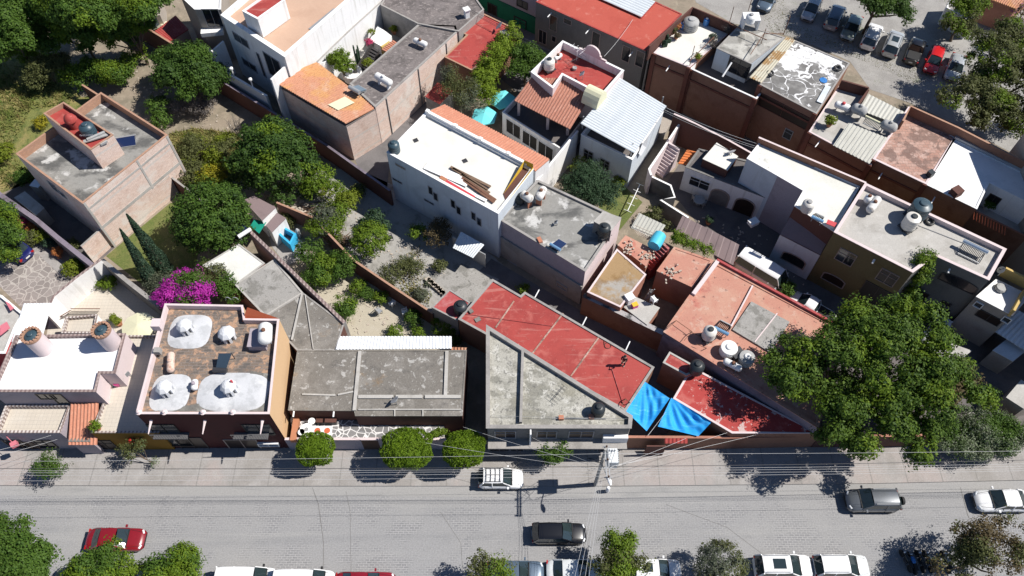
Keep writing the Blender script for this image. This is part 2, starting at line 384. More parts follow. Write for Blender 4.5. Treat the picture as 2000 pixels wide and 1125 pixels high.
S('brick_pink', (.68, .52, .445), [('b', (.58, .42, .35), (.68, .6, .54), .34, .115, .014), ('n', (.66, .60, .55), .4, .5, .62, .8), ('n', (.46, .3, .23), 1.1, .5, .7, .5), ('w', (.56, .51, .47), .42, 1, .93, .97, .8)], bump=(6, .25))
S('brick_cap', (.43, .24, .155), [('b', (.36, .2, .13), (.3, .22, .18), .3, .14, .015)], bump=(6, .2))
S('cap_stripe', (.36, .29, .27), [('w', (.17, .12, .115), 3.0, 0, -.2, .2, .9), ('w', (.17, .12, .115), 3.0, 1, -.2, .2, .45)], grain=.1)
S('lattice_cap', (.55, .5, .47), [('w', (.16, .11, .1), 3.2, 0, -.1, .3, .85), ('w', (.2, .15, .13), 3.2, 1, 0, .4, .6)])
# roofs
S('roof_gray', (.195, .188, .17), [('n', (.125, .12, .11), .3, .44, .62, .8), ('n', (.31, .3, .275), .7, .52, .66, .75), ('n', (.075, .073, .068), 1.4, .6, .72, .6)], bump=(5, .3), grain=.18)
S('roof_gray_brown', (.165, .152, .135), [('n', (.225, .21, .19), .4, .46, .6, .8), ('n', (.40, .39, .37), 1.5, .585, .66, .8), ('n', (.36, .35, .33), 4.5, .62, .68, .6), ('n', (.24, .15, .07), .33, .62, .72, .6), ('n', (.09, .085, .08), .9, .54, .7, .6)], bump=(5, .3), grain=.2)
S('roof_gray_dark', (.17, .15, .145), [('n', (.10, .088, .085), .7, .42, .58, .8), ('n', (.30, .265, .25), 1.6, .54, .64, .8, (1.2, 2.6, 1)), ('n', (.24, .21, .2), .35, .5, .66, .6)], bump=(5, .4), grain=.2)
S('roof_gray_spots', (.29, .28, .265), [('n', (.17, .165, .15), .8, .5, .62, .8), ('n', (.1, .1, .09), 2.3, .58, .68, .7), ('n', (.4, .39, .37), .5, .55, .7, .6)], bump=(5, .3), grain=.18)
S('roof_triangle', (.36, .35, .31), [('n', (.19, .185, .16), .5, .47, .58, .85), ('n', (.5, .49, .45), 1.2, .53, .62, .8), ('n', (.11, .108, .1), 2.4, .56, .64, .7), ('n', (.2, .195, .17), 6, .56, .62, .6), ('n', (.27, .255, .2), .25, .5, .64, .6)], bump=(5, .3), grain=.2)
S('roof_stain', (.25, .245, .23), [('n', (.095, .095, .092), .4, .46, .58, .95, (.5, 1, 1)), ('n', (.52, .515, .5), .55, .54, .63, .9), ('n', (.2, .195, .18), 2, .5, .7, .5)], bump=(5, .25), grain=.12)
S('roof_light', (.40, .385, .36), [('n', (.3, .285, .26), .45, .46, .64, .75), ('n', (.47, .455, .43), 1.2, .5, .68, .6), ('n', (.2, .17, .14), .7, .66, .74, .6)], bump=(5, .25), grain=.1)
S('roof_white', (.70, .695, .68), [('n', (.6, .595, .57), .4, .48, .68, .6), ('n', (.3, .29, .27), .55, .68, .78, .6)], bump=(6, .1), grain=.05)
S('roof_cream', (.64, .625, .58), [('n', (.57, .55, .5), .4, .48, .68, .6)], bump=(6, .1), grain=.04)
S('roof_white_spots', (.62, .62, .58), [('n', (.54, .54, .49), .4, .46, .66, .6), ('n', (.2, .19, .17), .5, .63, .72, .75)], bump=(6, .1), grain=.08)
S('roof_bright', (.74, .745, .75), [('n', (.62, .63, .64), .5, .46, .66, .6), ('n', (.42, .42, .41), .45, .62, .74, .6), ('n', (.56, .56, .56), 1.6, .6, .7, .5, (.4, 2, 1))], grain=.03)
S('roof_beige_tile', (.52, .47, .40), [('b', (.5, .45, .385), (.42, .385, .34), .33, .33, .012, 0.0), ('n', (.56, .52, .46), .5, .5, .7, .5)], grain=.04)
S('roof_apricot', (.49, .33, .24), [('n', (.43, .28, .2), .35, .46, .66, .6), ('n', (.53, .37, .28), 1.2, .5, .7, .4)], grain=.05)
S('roof_red', (.345, .056, .048), [('n', (.27, .04, .036), .35, .42, .62, .8), ('n', (.42, .12, .10), .7, .54, .68, .7), ('n', (.22, .035, .032), 1.5, .58, .72, .5), ('n', (.38, .17, .14), 3, .62, .70, .55), ('n', (.44, .2, .17), .9, .57, .68, .5, (.25, 2.2, 1)), ('n', (.46, .3, .26), 5, .67, .7, .7)], bump=(5, .12), grain=.07, rough=.7)
S('roof_red_orange', (.42, .085, .06), [('n', (.36, .065, .045), .4, .45, .65, .6), ('n', (.55, .25, .2), .5, .62, .74, .55), ('n', (.5, .17, .13), 1.3, .58, .7, .5)], bump=(5, .12), grain=.07, rough=.7)
S('roof_red_peeled', (.36, .05, .045), [('n', (.3, .045, .04), .4, .45, .65, .6), ('n', (.46, .14, .12), .9, .5, .65, .7), ('n', (.5, .42, .40), .6, .585, .60, .85), ('n', (.48, .36, .34), 2.6, .63, .65, .8)], bump=(5, .15), grain=.07)
S('roof_red_worn', (.36, .07, .07), [('n', (.46, .2, .2), .6, .5, .66, .7), ('n', (.24, .05, .05), 1.5, .55, .7, .6)], bump=(5, .15), grain=.08)
S('roof_salmon', (.44, .215, .16), [('n', (.47, .27, .2), .35, .45, .62, .8), ('n', (.42, .13, .1), .3, .56, .68, .75), ('n', (.5, .36, .29), 1.1, .55, .66, .6), ('n', (.34, .12, .1), .8, .6, .7, .6), ('n', (.13, .07, .06), 1.9, .63, .66, .75), ('n', (.2, .1, .08), 5, .65, .68, .6)], bump=(5, .15), grain=.08)
S('roof_rust_wet', (.30, .2, .1), [('n', (.32, .31, .29), .35, .5, .62, .9), ('n', (.2, .115, .04), .7, .5, .66, .7)], bump=(5, .1), grain=.1, rough=.6)
S('roof_pink_brick', (.36, .2, .155), [('b', (.44, .29, .24), (.24, .17, .14), .5, .34, .02), ('n', (.15, .1, .085), .5, .5, .58, .75), ('n', (.48, .34, .29), 1.2, .56, .64, .7)], bump=(5, .2), grain=.15)
S('brick_floor', (.26, .185, .135), [('b', (.115, .1, .09), (.2, .17, .15), .62, .25, .03), ('n', (.42, .26, .17), 1.6, .52, .6, .85), ('n', (.11, .1, .092), .6, .5, .64, .7)], bump=(5, .25), grain=.2)
def cracked(name):
    """grey slab with white sealant brushed over its cracks"""
    k = NT(name); base = k.mix(k.step(k.noise(k.pos(), .7, 5), .4, .65, 0, 1), c4((.135, .13, .125)), c4((.24, .235, .225)))
    w = k.n('ShaderNodeVectorMath', operation='ADD'); k.L.new(k.pos(), w.inputs[0])
    nz = k.n('ShaderNodeTexNoise'); k.L.new(k.pos(), nz.inputs[0]); nz.inputs['Scale'].default_value = .5
    sc = k.n('ShaderNodeVectorMath', operation='SCALE'); k.L.new(nz.outputs['Color'], sc.inputs[0]); sc.inputs['Scale'].default_value = 2.6; k.L.new(sc.outputs[0], w.inputs[1])
    v = k.n('ShaderNodeTexVoronoi', feature='DISTANCE_TO_EDGE'); k.L.new(w.outputs[0], v.inputs['Vector']); v.inputs['Scale'].default_value = .72
    wid = k.step(k.noise(k.pos(), .6, 4), .4, .66, .006, .085); f = k.math('LESS_THAN', v.outputs[0], wid)
    f = k.math('MAXIMUM', f, k.step(k.noise(k.pos(), .24, 6, .7), .54, .575, 0, 1)); wcol = k.mix(k.step(k.noise(k.pos(), 1.8, 5), .42, .66, 0, 1), c4((.74, .74, .75)), c4((.50, .50, .49))); col = k.mix(f, base, wcol)
    k.L.new(col, k.b.inputs['Base Color']); k.b.inputs['Roughness'].default_value = .85; MATS[name] = k.m
cracked('roof_cracked'); S('roof_crack_old', (.33, .32, .295), [('v', (.4, .39, .36), .5, .09), ('n', (.15, .145, .13), .8, .48, .62, .75), ('n', (.48, .47, .43), .6, .54, .64, .6)], bump=(5, .3), grain=.15)
S('tile_orange', (.46, .225, .14), [('n', (.5, .27, .1), .3, .5, .64, .7), ('n', (.5, .32, .23), .5, .52, .66, .7), ('n', (.32, .115, .06), 2.2, .52, .66, .6, (4, 1, 1))], grain=.15, rough=.8)
S('tile_salmon', (.46, .20, .13), [('n', (.53, .27, .185), 2.0, .5, .64, .7, (4, 1, 1)), ('n', (.36, .14, .09), .6, .52, .66, .4)], grain=.12, rough=.8)
S('tile_red', (.38, .17, .12), [('n', (.48, .26, .2), 2.0, .5, .64, .7, (4, 1, 1)), ('n', (.28, .115, .08), 3, .52, .66, .6, (4, 2, 1))], grain=.15, rough=.8)
S('tile_bright', (.62, .19, .06), [('n', (.5, .14, .05), 2, .5, .7, .5)], grain=.1)
S('corr_white', (.72, .74, .76), [('n', (.62, .64, .66), .5, .5, .7, .4)], rough=.5, grain=.03)
S('corr_metal', (.64, .68, .71), [('n', (.48, .52, .55), .22, .48, .62, .6, (.25, 1.6, 1)), ('n', (.6, .63, .65), .8, .5, .7, .5), ('n', (.3, .29, .26), .3, .66, .72, .5, (.1, 2.4, 1))], rough=.45, grain=.07, metallic=.15)
S('corr_old', (.47, .465, .42), [('n', (.36, .355, .31), 2, .5, .66, .7, (6, .3, 1)), ('n', (.2, .19, .17), 2.5, .64, .7, .6, (8, .3, 1))], rough=.6, grain=.08)
S('corr_rust', (.45, .42, .33), [('n', (.28, .155, .05), .4, .5, .56, .9)], rough=.7, grain=.08)
S('sheet_brown', (.22, .165, .165), [('n', (.16, .12, .12), .6, .5, .7, .5)], rough=.6, grain=.06)
S('tarp_blue', (.025, .32, .74), [('n', (.015, .24, .6), .7, .48, .62, .6), ('n', (.1, .45, .82), 1.2, .52, .66, .6, (.4, 3, 1))], rough=.62, spec=.2, grain=.08, bump=(3, .3))
S('tarp_cyan', (.08, .48, .66), [('n', (.05, .38, .55), .7, .5, .7, .5)], rough=.5, grain=.03)
S('umbrella_cloth', (.15, .60, .64), [('n', (.11, .5, .56), .8, .5, .7, .4)], rough=.8, grain=.03)
S('cloth_pale', (.58, .53, .52), [('n', (.5, .46, .45), .6, .5, .7, .5)], rough=.9, grain=.03)
S('green_sheet', (.012, .24, .17), [('n', (.01, .18, .13), .7, .5, .7, .5)], rough=.5, grain=.05)
S('basin_blue', (.045, .39, .66), [('n', (.035, .3, .53), .8, .5, .7, .5)], rough=.6, grain=.06)
S('wood_old', (.19, .125, .085), [('n', (.11, .075, .055), 1.5, .48, .66, .8, (1, 8, 1))], grain=.15)
S('rust', (.17, .085, .055), [('n', (.1, .055, .04), 2, .5, .7, .7)], grain=.15)
S('rubble_mat', (.42, .36, .3), [('n', (.5, .46, .4), 2, .5, .66, .7)], grain=.2)
S('wall_redbrown', (.15, .055, .038), [('n', (.1, .04, .03), .6, .5, .7, .6)]); plain('frame_white', (.72, .72, .72), .5); plain('frame_dark', (.05, .045, .045), .5); plain('frame_stone', (.32, .26, .23), .8); plain('frame_wood', (.1, .055, .035), .6)
plain('frame_gray', (.3, .3, .31), .6); plain('pane_brown', (.028, .018, .015), .4, spec=.3)
m = plain('glass_dark', (.018, .02, .024), .08, spec=.6); plain('glass_grey', (.05, .055, .06), .1, spec=.6)
plain('pvc_white', (.78, .78, .78), .4); plain('metal_gray', (.38, .39, .4), .45, .4); plain('metal_rail', (.13, .13, .135), .5, .3); plain('metal_dark', (.05, .05, .055), .5, .3); plain('iron_black', (.02, .02, .02), .6)
plain('tank_black', (.02, .026, .03), .45); plain('tank_blue_black', (.035, .065, .085), .4); plain('tank_beige', (.60, .575, .53), .45); plain('tank_white', (.72, .72, .71), .4); plain('tank_gray', (.3, .3, .3), .5); S('tank_dirty', (.6, .59, .57), [('n', (.3, .27, .24), 2.2, .5, .64, .8)], grain=.1)
S('tank_rusty_pink', (.58, .44, .37), [('n', (.42, .24, .17), 3, .5, .64, .8)], grain=.1); S('tank_concrete', (.36, .36, .355), [('n', (.24, .24, .235), 1.5, .48, .66, .7)], grain=.1)
plain('solar_blue', (.012, .022, .07), .12, spec=.7); plain('solar_dark', (.035, .055, .08), .18, spec=.6); plain('solar_grey', (.10, .15, .2), .25, spec=.6); plain('tube_black', (.012, .012, .015), .2, spec=.6); plain('chrome', (.6, .68, .74), .2, .8); plain('chrome_blue', (.25, .47, .7), .25, .5)
plain('dish_gray', (.42, .44, .46), .5); plain('brick_loose', (.42, .17, .1), .8); plain('clay', (.40, .17, .09), .8); plain('pot_white', (.66, .65, .62), .7); plain('pot_blue', (.02, .06, .25), .3); plain('yellow_wall', (.62, .40, .03), .8); plain('yellow_ochre', (.5, .35, .12), .8)
plain('red_paint', (.5, .05, .06), .6); plain('pink_paint', (.55, .16, .2), .7); plain('bucket_pink', (.6, .06, .25), .4); plain('plastic_white', (.8, .8, .8), .35); plain('plastic_blue', (.04, .19, .5), .4); plain('dome_white', (.6, .61, .63), .7); plain('white_gloss', (.82, .82, .82), .3); plain('cable_dark', (.045, .045, .05), .6); plain('cable_light', (.5, .5, .5), .5); plain('cream', (.62, .6, .42), .7)
plain('bark', (.12, .09, .065), .9, grain=.3); plain('bark_pale', (.27, .24, .21), .9, grain=.3); plain('concrete_pole', (.34, .33, .31), .8); plain('transformer_white', (.62, .65, .66), .5); plain('red_flag', (.6, .01, .015), .6); plain('orange_red', (.52, .12, .05), .7)
S('dome_plaster', (.50, .51, .53), [('n', (.36, .37, .385), .9, .44, .62, .75), ('n', (.6, .61, .62), .5, .5, .66, .7), ('n', (.3, .3, .31), 2.6, .6, .7, .4)], bump=(5, .12), grain=.06)
# ================================================================== the ground
G = ground
g = MB(); g.poly([(-260, -160), (260, -160), (260, 330), (-260, 330)], 0.0); o = g.build('ground', 'dirt'); o['kind'] = 'structure'
G('weedy_field', [(-120, 60), (60, 95), (120, 150), (160, 190), (200, 182), (110, 260), (60, 330), (75, 350), (0, 378), (-80, 330)], 'weeds', .012)
G('weedy_patch', [(330, 262), (380, 250), (470, 262), (480, 300), (440, 390), (345, 385), (335, 330)], 'weeds', .012)
G('lawn', [(207, 500), (333, 396), (360, 400), (395, 470), (380, 520), (310, 585), (296, 570)], 'lawn', .012)
G('small_lawn', [(1180, 370), (1215, 360), (1255, 395), (1210, 450), (1165, 420)], 'lawn', .012)
G('flagstone_drive', [(-60, 470), (60, 455), (150, 555), (110, 600), (40, 600), (0, 560), (-60, 580)], 'flagstone', .012)
G('drive_strip', [(30, 455), (50, 450), (135, 520), (128, 545), (105, 525)], 'sidewalk', .02)
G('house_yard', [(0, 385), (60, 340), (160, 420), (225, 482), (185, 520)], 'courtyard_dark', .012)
G('garden_court', [(100, 600), (195, 525), (310, 600), (318, 660), (90, 660)], 'roof_beige_tile', .03)
G('sand_garden', [(600, 545), (650, 520), (840, 610), (900, 640), (900, 690), (660, 690), (620, 590)], 'sand', .012)
G('pool_patio', [(520, 440), (590, 470), (600, 500), (560, 520), (530, 480)], 'sidewalk', .02)
G('back_yard', [(560, 395), (620, 330), (700, 330), (850, 400), (985, 520), (960, 555), (890, 560), (845, 610), (690, 505)], 'yard', .012)
G('paved_corner', [(815, 560), (880, 505), (975, 545), (930, 600), (880, 600)], 'roof_gray_spots', .02)
G('gap_pavement', [(700, 330), (690, 300), (760, 240), (840, 170), (870, 215), (760, 330), (755, 375)], 'alley', .012)  # slab paving, its tone also darkened for the shade in the gap
for nm, pts, w in (('road_crack', [(610, 952), (622, 985), (628, 1030), (632, 1060), (631, 1140)], .05), ('road_crack', [(676, 960), (684, 1000), (686, 1130)], .03), ('road_crack', [(1876, 952), (1890, 1005), (1893, 1012)], .06), ('road_crack', [(1300, 985), (1420, 1030), (1500, 1090)], .03), ('road_crack', [(860, 1000), (900, 1060), (905, 1130)], .025)):
    m = MB(); c = [P(x, y, .018) for x, y in pts]
    for a_, b_ in zip(c[:-1], c[1:]): d = (b_-a_).normalized(); s_ = Vector((-d.y, d.x, 0))*w/2; m.face([a_-s_, b_-s_, b_+s_, a_+s_])
    o = m.build(nm, 'wall_gray_dark'); o['kind'] = 'structure'
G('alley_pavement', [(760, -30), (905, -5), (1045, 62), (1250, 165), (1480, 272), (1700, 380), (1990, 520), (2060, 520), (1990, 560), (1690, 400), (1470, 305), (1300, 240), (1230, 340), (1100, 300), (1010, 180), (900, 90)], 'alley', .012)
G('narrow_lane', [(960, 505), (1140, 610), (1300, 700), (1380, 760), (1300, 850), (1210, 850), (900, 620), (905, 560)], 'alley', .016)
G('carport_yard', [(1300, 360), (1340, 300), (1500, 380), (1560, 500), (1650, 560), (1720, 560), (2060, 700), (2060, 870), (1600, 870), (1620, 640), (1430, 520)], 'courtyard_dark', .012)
G('parking_lot', [(1290, -120), (1360, 5), (1430, 45), (1560, 75), (1660, 120), (1700, 175), (1775, 200), (1880, 250), (2060, 340), (2300, 380), (2200, -140)], 'gravel', .012)
G('street', [(-300, 955), (500, 957), (1200, 957), (1700, 951), (2300, 935), (2300, 1500), (-300, 1500)], 'cobble', .008, udir=(1, 0, 0))
G('gutter', [(-300, 935), (500, 938), (1200, 938), (1700, 932), (2300, 915), (2300, 947), (1700, 966), (1200, 972), (500, 968), (-300, 967)], 'gutter', .014, udir=(1, 0, 0))
G('pavement', [(-300, 860), (2300, 860), (2300, 931), (1700, 944), (1200, 949), (500, 949), (-300, 947)], 'sidewalk', .14, thick=.14, udir=(1, 0, 0))
G('far_pavement', [(-300, 1142), (2300, 1142), (2300, 1500), (-300, 1500)], 'sidewalk', .14, thick=.14, udir=(1, 0, 0))
# grass tufts over the gravel of the parking lot and the weedy fields
def tufts(name, px, n, mat, hgt=.25, seed=1, z=.01):
    rng = random.Random(seed); pts = [P(x, y, 0) for x, y in px]; xs = [p.x for p in pts]; ys = [p.y for p in pts]; m = MB()
    def inside(x, y):
        c = False; j = len(pts)-1
        for i in range(len(pts)):
            if (pts[i].y > y) != (pts[j].y > y) and x < (pts[j].x-pts[i].x)*(y-pts[i].y)/(pts[j].y-pts[i].y)+pts[i].x: c = not c
            j = i
        return c
    cl = [(rng.uniform(min(xs), max(xs)), rng.uniform(min(ys), max(ys)), rng.uniform(.4, 1.6)) for _ in range(max(4, n//60))]
    k = 0
    while k < n:
        a = rng.choice(cl); x, y = rng.gauss(a[0], a[2]), rng.gauss(a[1], a[2]*.8); k += 1
        if not inside(x, y): continue
        t = rng.uniform(0, 6.28); w = rng.uniform(.03, .08); h = hgt*rng.uniform(.5, 1.4); dx, dy = math.cos(t)*w, math.sin(t)*w; lx, ly = rng.uniform(-1, 1)*h*.8, rng.uniform(-1, 1)*h*.8
        m.face([(x-dx, y-dy, z), (x+dx, y+dy, z), (x+dx*.3+lx, y+dy*.3+ly, z+h)])
    o = m.build(name, mat); o['kind'] = 'stuff'; return o
leafmat('grass_mat', (.10, .16, .03), (.2, .21, .06), (.26, .2, .08), .2)
leafmat('grass_dry', (.2, .19, .06), (.32, .26, .11), (.12, .15, .04), .2)
tufts('weeds', [(-60, 130), (60, 120), (110, 160), (150, 200), (60, 215), (20, 300), (70, 350), (0, 375), (-60, 330)], 12000, 'grass_mat', .35, 3)
tufts('weeds', [(330, 262), (380, 250), (470, 262), (480, 300), (440, 390), (345, 385), (335, 330)], 7000, 'grass_dry', .4, 4)
tufts('grass', [(1480, 0), (1530, 0), (1560, 50), (1800, 130), (1830, 150), (1790, 165), (1640, 100), (1500, 60)], 9000, 'grass_mat', .05, 5)
tufts('grass', [(1480, 0), (1530, 0), (1560, 50), (1800, 130), (1830, 150), (1790, 165), (1640, 100), (1500, 60)], 5000, 'grass_dry', .05, 15)
tufts('grass', [(760, 520), (820, 480), (840, 600), (800, 590)], 1500, 'grass_dry', .25, 6)
tufts('grass', [(770, 560), (850, 570), (830, 600), (790, 590)], 900, 'grass_mat', .2, 7)
# ================================================================== houses
F_ = flat; Z1 = Vector((0, 0, 1))
# --- A: unfinished brick house on the left
A = F_('brick_house', 'raw pink brick house with bare grey roof beside the weedy field', 'house', [(31, 300), (161, 397), (327, 263), (197, 180)], 7.0, .95, .16, 'brick_pink', 'roof_stain', 'brick_cap')
a_, c_ = [Vector((q[0], q[1], 0)) for q in A.edges[1]]; d = (c_-a_).normalized(); nn = Vector((d.y, -d.x, 0)); L_ = (c_-a_).length
for zz, hh_ in ((3.1, .35), (6.0, .22)): m = MB(); m.box((a_+c_)/2+nn*.012+Z1*zz, (L_, .03, hh_), axes=(d, nn, Z1)); m.build('concrete_band', 'roof_light', A.root)
for t in (.012, .62, .985): m = MB(); m.box(a_+d*(L_*t)+nn*.016+Z1*3.45, (.2, .036, 6.9), axes=(d, nn, Z1)); m.build('concrete_column', 'roof_light', A.root)
for px, py, w, h in ((105, 365, 1.0, 1.1), (123, 380, .7, .6)): wframe(A, 0, px, py, w, h, frame='frame_gray', pane='glass_dark')
Ac = F_('roof_cabin', '', '', [(85, 221), (177, 292), (221, 263), (124, 199)], 8.75, .5, .14, 'brick_pink', 'roof_red', 'brick_cap', base=6.05, root=None)
tag(Ac.root, 'brick stair cabin with a red painted top on the raw brick house', 'roof cabin')
m = MB(); m.bar(P(209, 275, 8.62), P(196, 282, 8.62), .25, .2); m.bar(P(170, 273, 8.62), P(205, 258, 8.62), .25, .2); m.bar(P(163, 277, 8.5), P(212, 262, 8.5), .35, .12); m.build('beam', 'tank_concrete', Ac.root)
wall_run('brick_wall', 'tall pink brick boundary wall between the raw brick house and the lawn', [(158, 481), (196, 447), (330, 343)], 2.75, .2, 'brick_pink', cap='plaster_gray')
wall_run('boundary_wall', 'low brown wall running from the brick boundary wall up to the round tree', [(331, 343), (372, 374), (400, 400)], 2.3, .2, 'wall_brown_dark', cap='plaster_gray')
wall_run('boundary_wall', 'dark stone wall along the flowery drive below the raw brick house', [(-30, 352), (0, 380), (70, 428), (110, 462), (183, 520)], 2.2, .45, 'wall_gray_dark', cap='wall_lavender')
wall_run('boundary_wall', 'short brown wall behind the raw brick house by the dirt patch', [(160, 165), (190, 184)], 2.2, .2, 'wall_brown_dark', cap='brick_cap')
F_('lean_to', 'low grey slab lean-to at the shaded side of the raw brick house', 'lean-to', [(28, 386), (70, 420), (86, 406), (48, 374)], 2.2, 0, wall='wall_beige', roof='roof_light')
F_('lean_to', 'small bluish lean-to roof at the far corner of the raw brick house', 'lean-to', [(58, 362), (74, 366), (82, 356), (68, 350)], 2.2, 0, wall='wall_beige', roof='corr_metal')
wall_run('garden_wall', 'blue grey boundary wall between the cypresses and the beige garden court', [(183, 520), (200, 508), (250, 550), (312, 598)], 2.4, .4, 'wall_gray_dark', cap='plaster_gray')
# --- upper left plots
wall_run('perimeter_wall', 'long brown perimeter wall behind the broad dark tree', [(250, 30), (277, 48), (335, 84), (395, 119)], 3.0, .22, 'wall_brown_dark', cap='brick_cap')
wall_run('perimeter_wall', 'brown brick perimeter wall below the white house patio, running to the white tower house', [(395, 128), (420, 150), (525, 214), (640, 285), (762, 372)], 2.4, .25, 'wall_brown_dark', cap='wall_lavender')
b = F_('garden_shed', 'cream shed with a red ribbed roof against the perimeter wall', 'shed', [(304, 60), (343, 31), (367, 58), (332, 80)], 2.6, 0, wall='wall_beige', roof='roof_red')
m = sheet([P(302, 61, 2.72), P(343, 30, 2.72), P(368, 57, 2.68), P(331, 82, 2.62)], .28, .04); m.build('roof_sheet', 'roof_red', b.root)
b = F_('grey_house', 'narrow olive grey house with a white rooftop and a planter balcony', 'house', [(352, -8), (380, 18), (431, 18), (433, -40), (395, -60)], 7.0, .15, .15, 'wall_beige', 'roof_white', 'plaster_white')
wframe(b, 1, 416, 35, 1.7, 2.3, 'door', 'frame_gray', 'glass_dark')
m = MB(); pp = P(415, 62, 4.2); m.box(pp, (2.4, .9, .5), .15); m.build('balcony', 'plaster_white', b.root)
wall_run('garden_wall', 'pale green grey wall under the tree at the top left', [(306, -10), (308, 30)], 2.6, .5, 'wall_beige')
B3 = F_('white_house', 'large white modern house with an apricot terrace roof', 'house', [(431, 29), (556, 111), (752, -60), (622, -135)], 8.3, .55, .45, 'plaster_white', 'roof_apricot', 'plaster_white')
Bx = F_('stair_tower', 'white stair tower with a red top rising from the white modern house', 'stair tower', [(473, 21), (503, 37), (557, -1), (527, -17)], 10.2, .12, .2, 'plaster_white', 'roof_red', 'plaster_white', base=7.8)
for px, py, w, h in ((471, 78, 2.3, 1.0), (488, 127, 2.2, .9)): wframe(B3, 0, px, py, w, h, frame='frame_gray', pane='glass_grey')
wframe(B3, 0, 511, 127, .35, 3.2, 'slit', 'frame_gray', 'glass_dark'); wframe(B3, 0, 536, 132, 2.4, 3.0, 'door', 'frame_gray', 'glass_dark')
m = MB(); m.bar(P(606, 58, 7.8), P(655, 18, 7.8), .5, .05); m.build('roof_grate', 'metal_gray', B3.root)
wall_run('patio_wall', 'high white patio wall running forward from the white modern house', [(556, 130), (529, 155)], 7.0, .2, 'plaster_white', base=.0)
pw = wall_run('patio_wall', 'white patio wall carrying two white lamp posts', [(410, 99), (420, 128), (456, 149), (521, 187)], 3.4, .25, 'plaster_blue_white', cap='plaster_white')
wall_run('patio_wall', 'sunlit white cross wall at the left of the white house patio', [(413, 100), (436, 80)], 4.6, .2, 'plaster_white')
# --- B4: courtyard house with brick flank
B4 = F_('courtyard_house', 'old courtyard house with a long pink brick flank and grey slab roof', 'house', [(683, 163), (733, 209), (893, 62), (890, 50), (817, 47)], 5.4, .12, .2, 'brick_pink', 'roof_gray_dark', 'plaster_gray', walls={4: 'plaster_white', 0: 'plaster_white'})
F_('', '', '', [(743, 9), (816, 46), (896, 61), (945, 18), (890, -60), (760, -20)], 5.5, .1, .15, 'plaster_gray', 'roof_gray_dark', 'plaster_gray', root=B4.root)
q = [P(531, 157, 5.7), P(675, 241, 5.7), P(734, 210, 5.2), P(619, 121, 5.2)]
xy = [P(533, 157, 5.6), P(675, 240, 5.6), P(733, 210, 5.3), P(619, 122, 5.3)]
F_('', '', '', None, 5.1, 0, wall='brick_pink', roof='roof_gray_dark', xy=xy, root=B4.root)
sheet(q, .3, .07, .1).build('tiled_roof', 'tile_orange', B4.root)
m = MB(); cq = [P(641, 206, 5.62), P(674, 190, 5.5), P(693, 202, 5.45), P(661, 217, 5.6)]; m.face([p+Vector((0, 0, .12)) for p in cq][::-1]); m.build('skylight', 'cream', B4.root)
wall_run('court_wall', 'white wall closing the plant courtyard under the white house', [(619, 121), (680, 62), (744, 4)], 5.3, .2, 'plaster_white', cap='plaster_gray')
m = MB()
for f in (.12, .5, .85): a = P(733, 209, 5.3).lerp(P(893, 62, 5.3), f); m.bar(a+Vector((.06, -.06, 0)), Vector((a.x+.06, a.y-.06, .1)), .25, .1)
m.build('pilaster', 'plaster_gray', B4.root)
cf = MB(); cf.poly([P(x, y, 2.0)[:2] for x, y in ((660, 150), (720, 190), (830, 90), (780, 40), (700, 90))], 2.0); o = cf.build('courtyard_floor', 'roof_light'); o['kind'] = 'structure'
# --- B5 red roof, hedge side
B5 = F_('red_roof_house', 'low house with a plain red roof beside the bright green hedge', 'house', [(938, 23), (1009, 57), (970, 98), (921, 137), (868, 111), (911, 68), (896, 60)], 4.6, .1, .15, 'wall_brown', 'roof_red', 'brick_cap')
m = MB(); m.box(P(985, 70, 4.9), (.8, .8, 1.0), .5); m.build('vent_block', 'plaster_mauve', B5.root)
F_('lean_to', 'tiny red roofed lean-to under the wispy grey tree', 'lean-to', [(855, 161), (884, 177), (859, 203), (831, 188)], 2.8, .06, .1, 'plaster_gray', 'roof_red', 'roof_red')
# --- B6 pink house with curved parapet
B6 = F_('pink_house', 'pink and white house with a curved gable parapet and red roof terrace', 'house', [(1037, 140), (1080, 172), (1099, 146), (1176, 186), (1219, 137), (1099, 79)], 7.0, .95, .2, 'plaster_pink', 'roof_red', 'plaster_white')
a, c = B6.edges[4]; a, c = Vector((a[0], a[1], 0)), Vector((c[0], c[1], 0)); d = (c-a).normalized(); nn = Vector((d.y, -d.x, 0)); L = (c-a).length; m = MB()
pr = [(.28, 0), (.28, .2), (.36, .2), (.36, .42)]+[(.5+.12*math.cos(t), .42+.85*math.sin(t)) for t in [math.pi-math.pi*i/10 for i in range(11)]]+[(.64, .42), (.64, .2), (.72, .2), (.72, 0)]
for s_ in (0, 1):
    off = -nn*.2*s_; pts = [a+d*(u*L)+Vector((0, 0, 7.0+v))+off for u, v in pr]; m.face(pts if s_ == 0 else pts[::-1])
for i in range(len(pr)-1):
    p0 = a+d*(pr[i][0]*L)+Vector((0, 0, 7+pr[i][1])); p1 = a+d*(pr[i+1][0]*L)+Vector((0, 0, 7+pr[i+1][1])); m.face([p0, p1, p1-nn*.2, p0-nn*.2])
m.build('gable', 'plaster_pink', B6.root)
q = [P(1004, 196, 5.2), P(1113, 252, 5.2), P(1162, 178, 6.3), P(1047, 150, 6.3)]
sheet([P(1004, 196, 5.2), P(1058, 224, 5.2), P(1099, 153, 6.4), P(1037, 152, 6.3)], .32, .08, .1).build('tiled_roof', 'tile_red', B6.root)
sheet([P(1057, 223.5, 5.2), P(1113, 252, 5.2), P(1154, 186, 6.1), P(1098, 153, 6.4)], .32, .08, .1).build('tiled_roof', 'tile_red', B6.root)
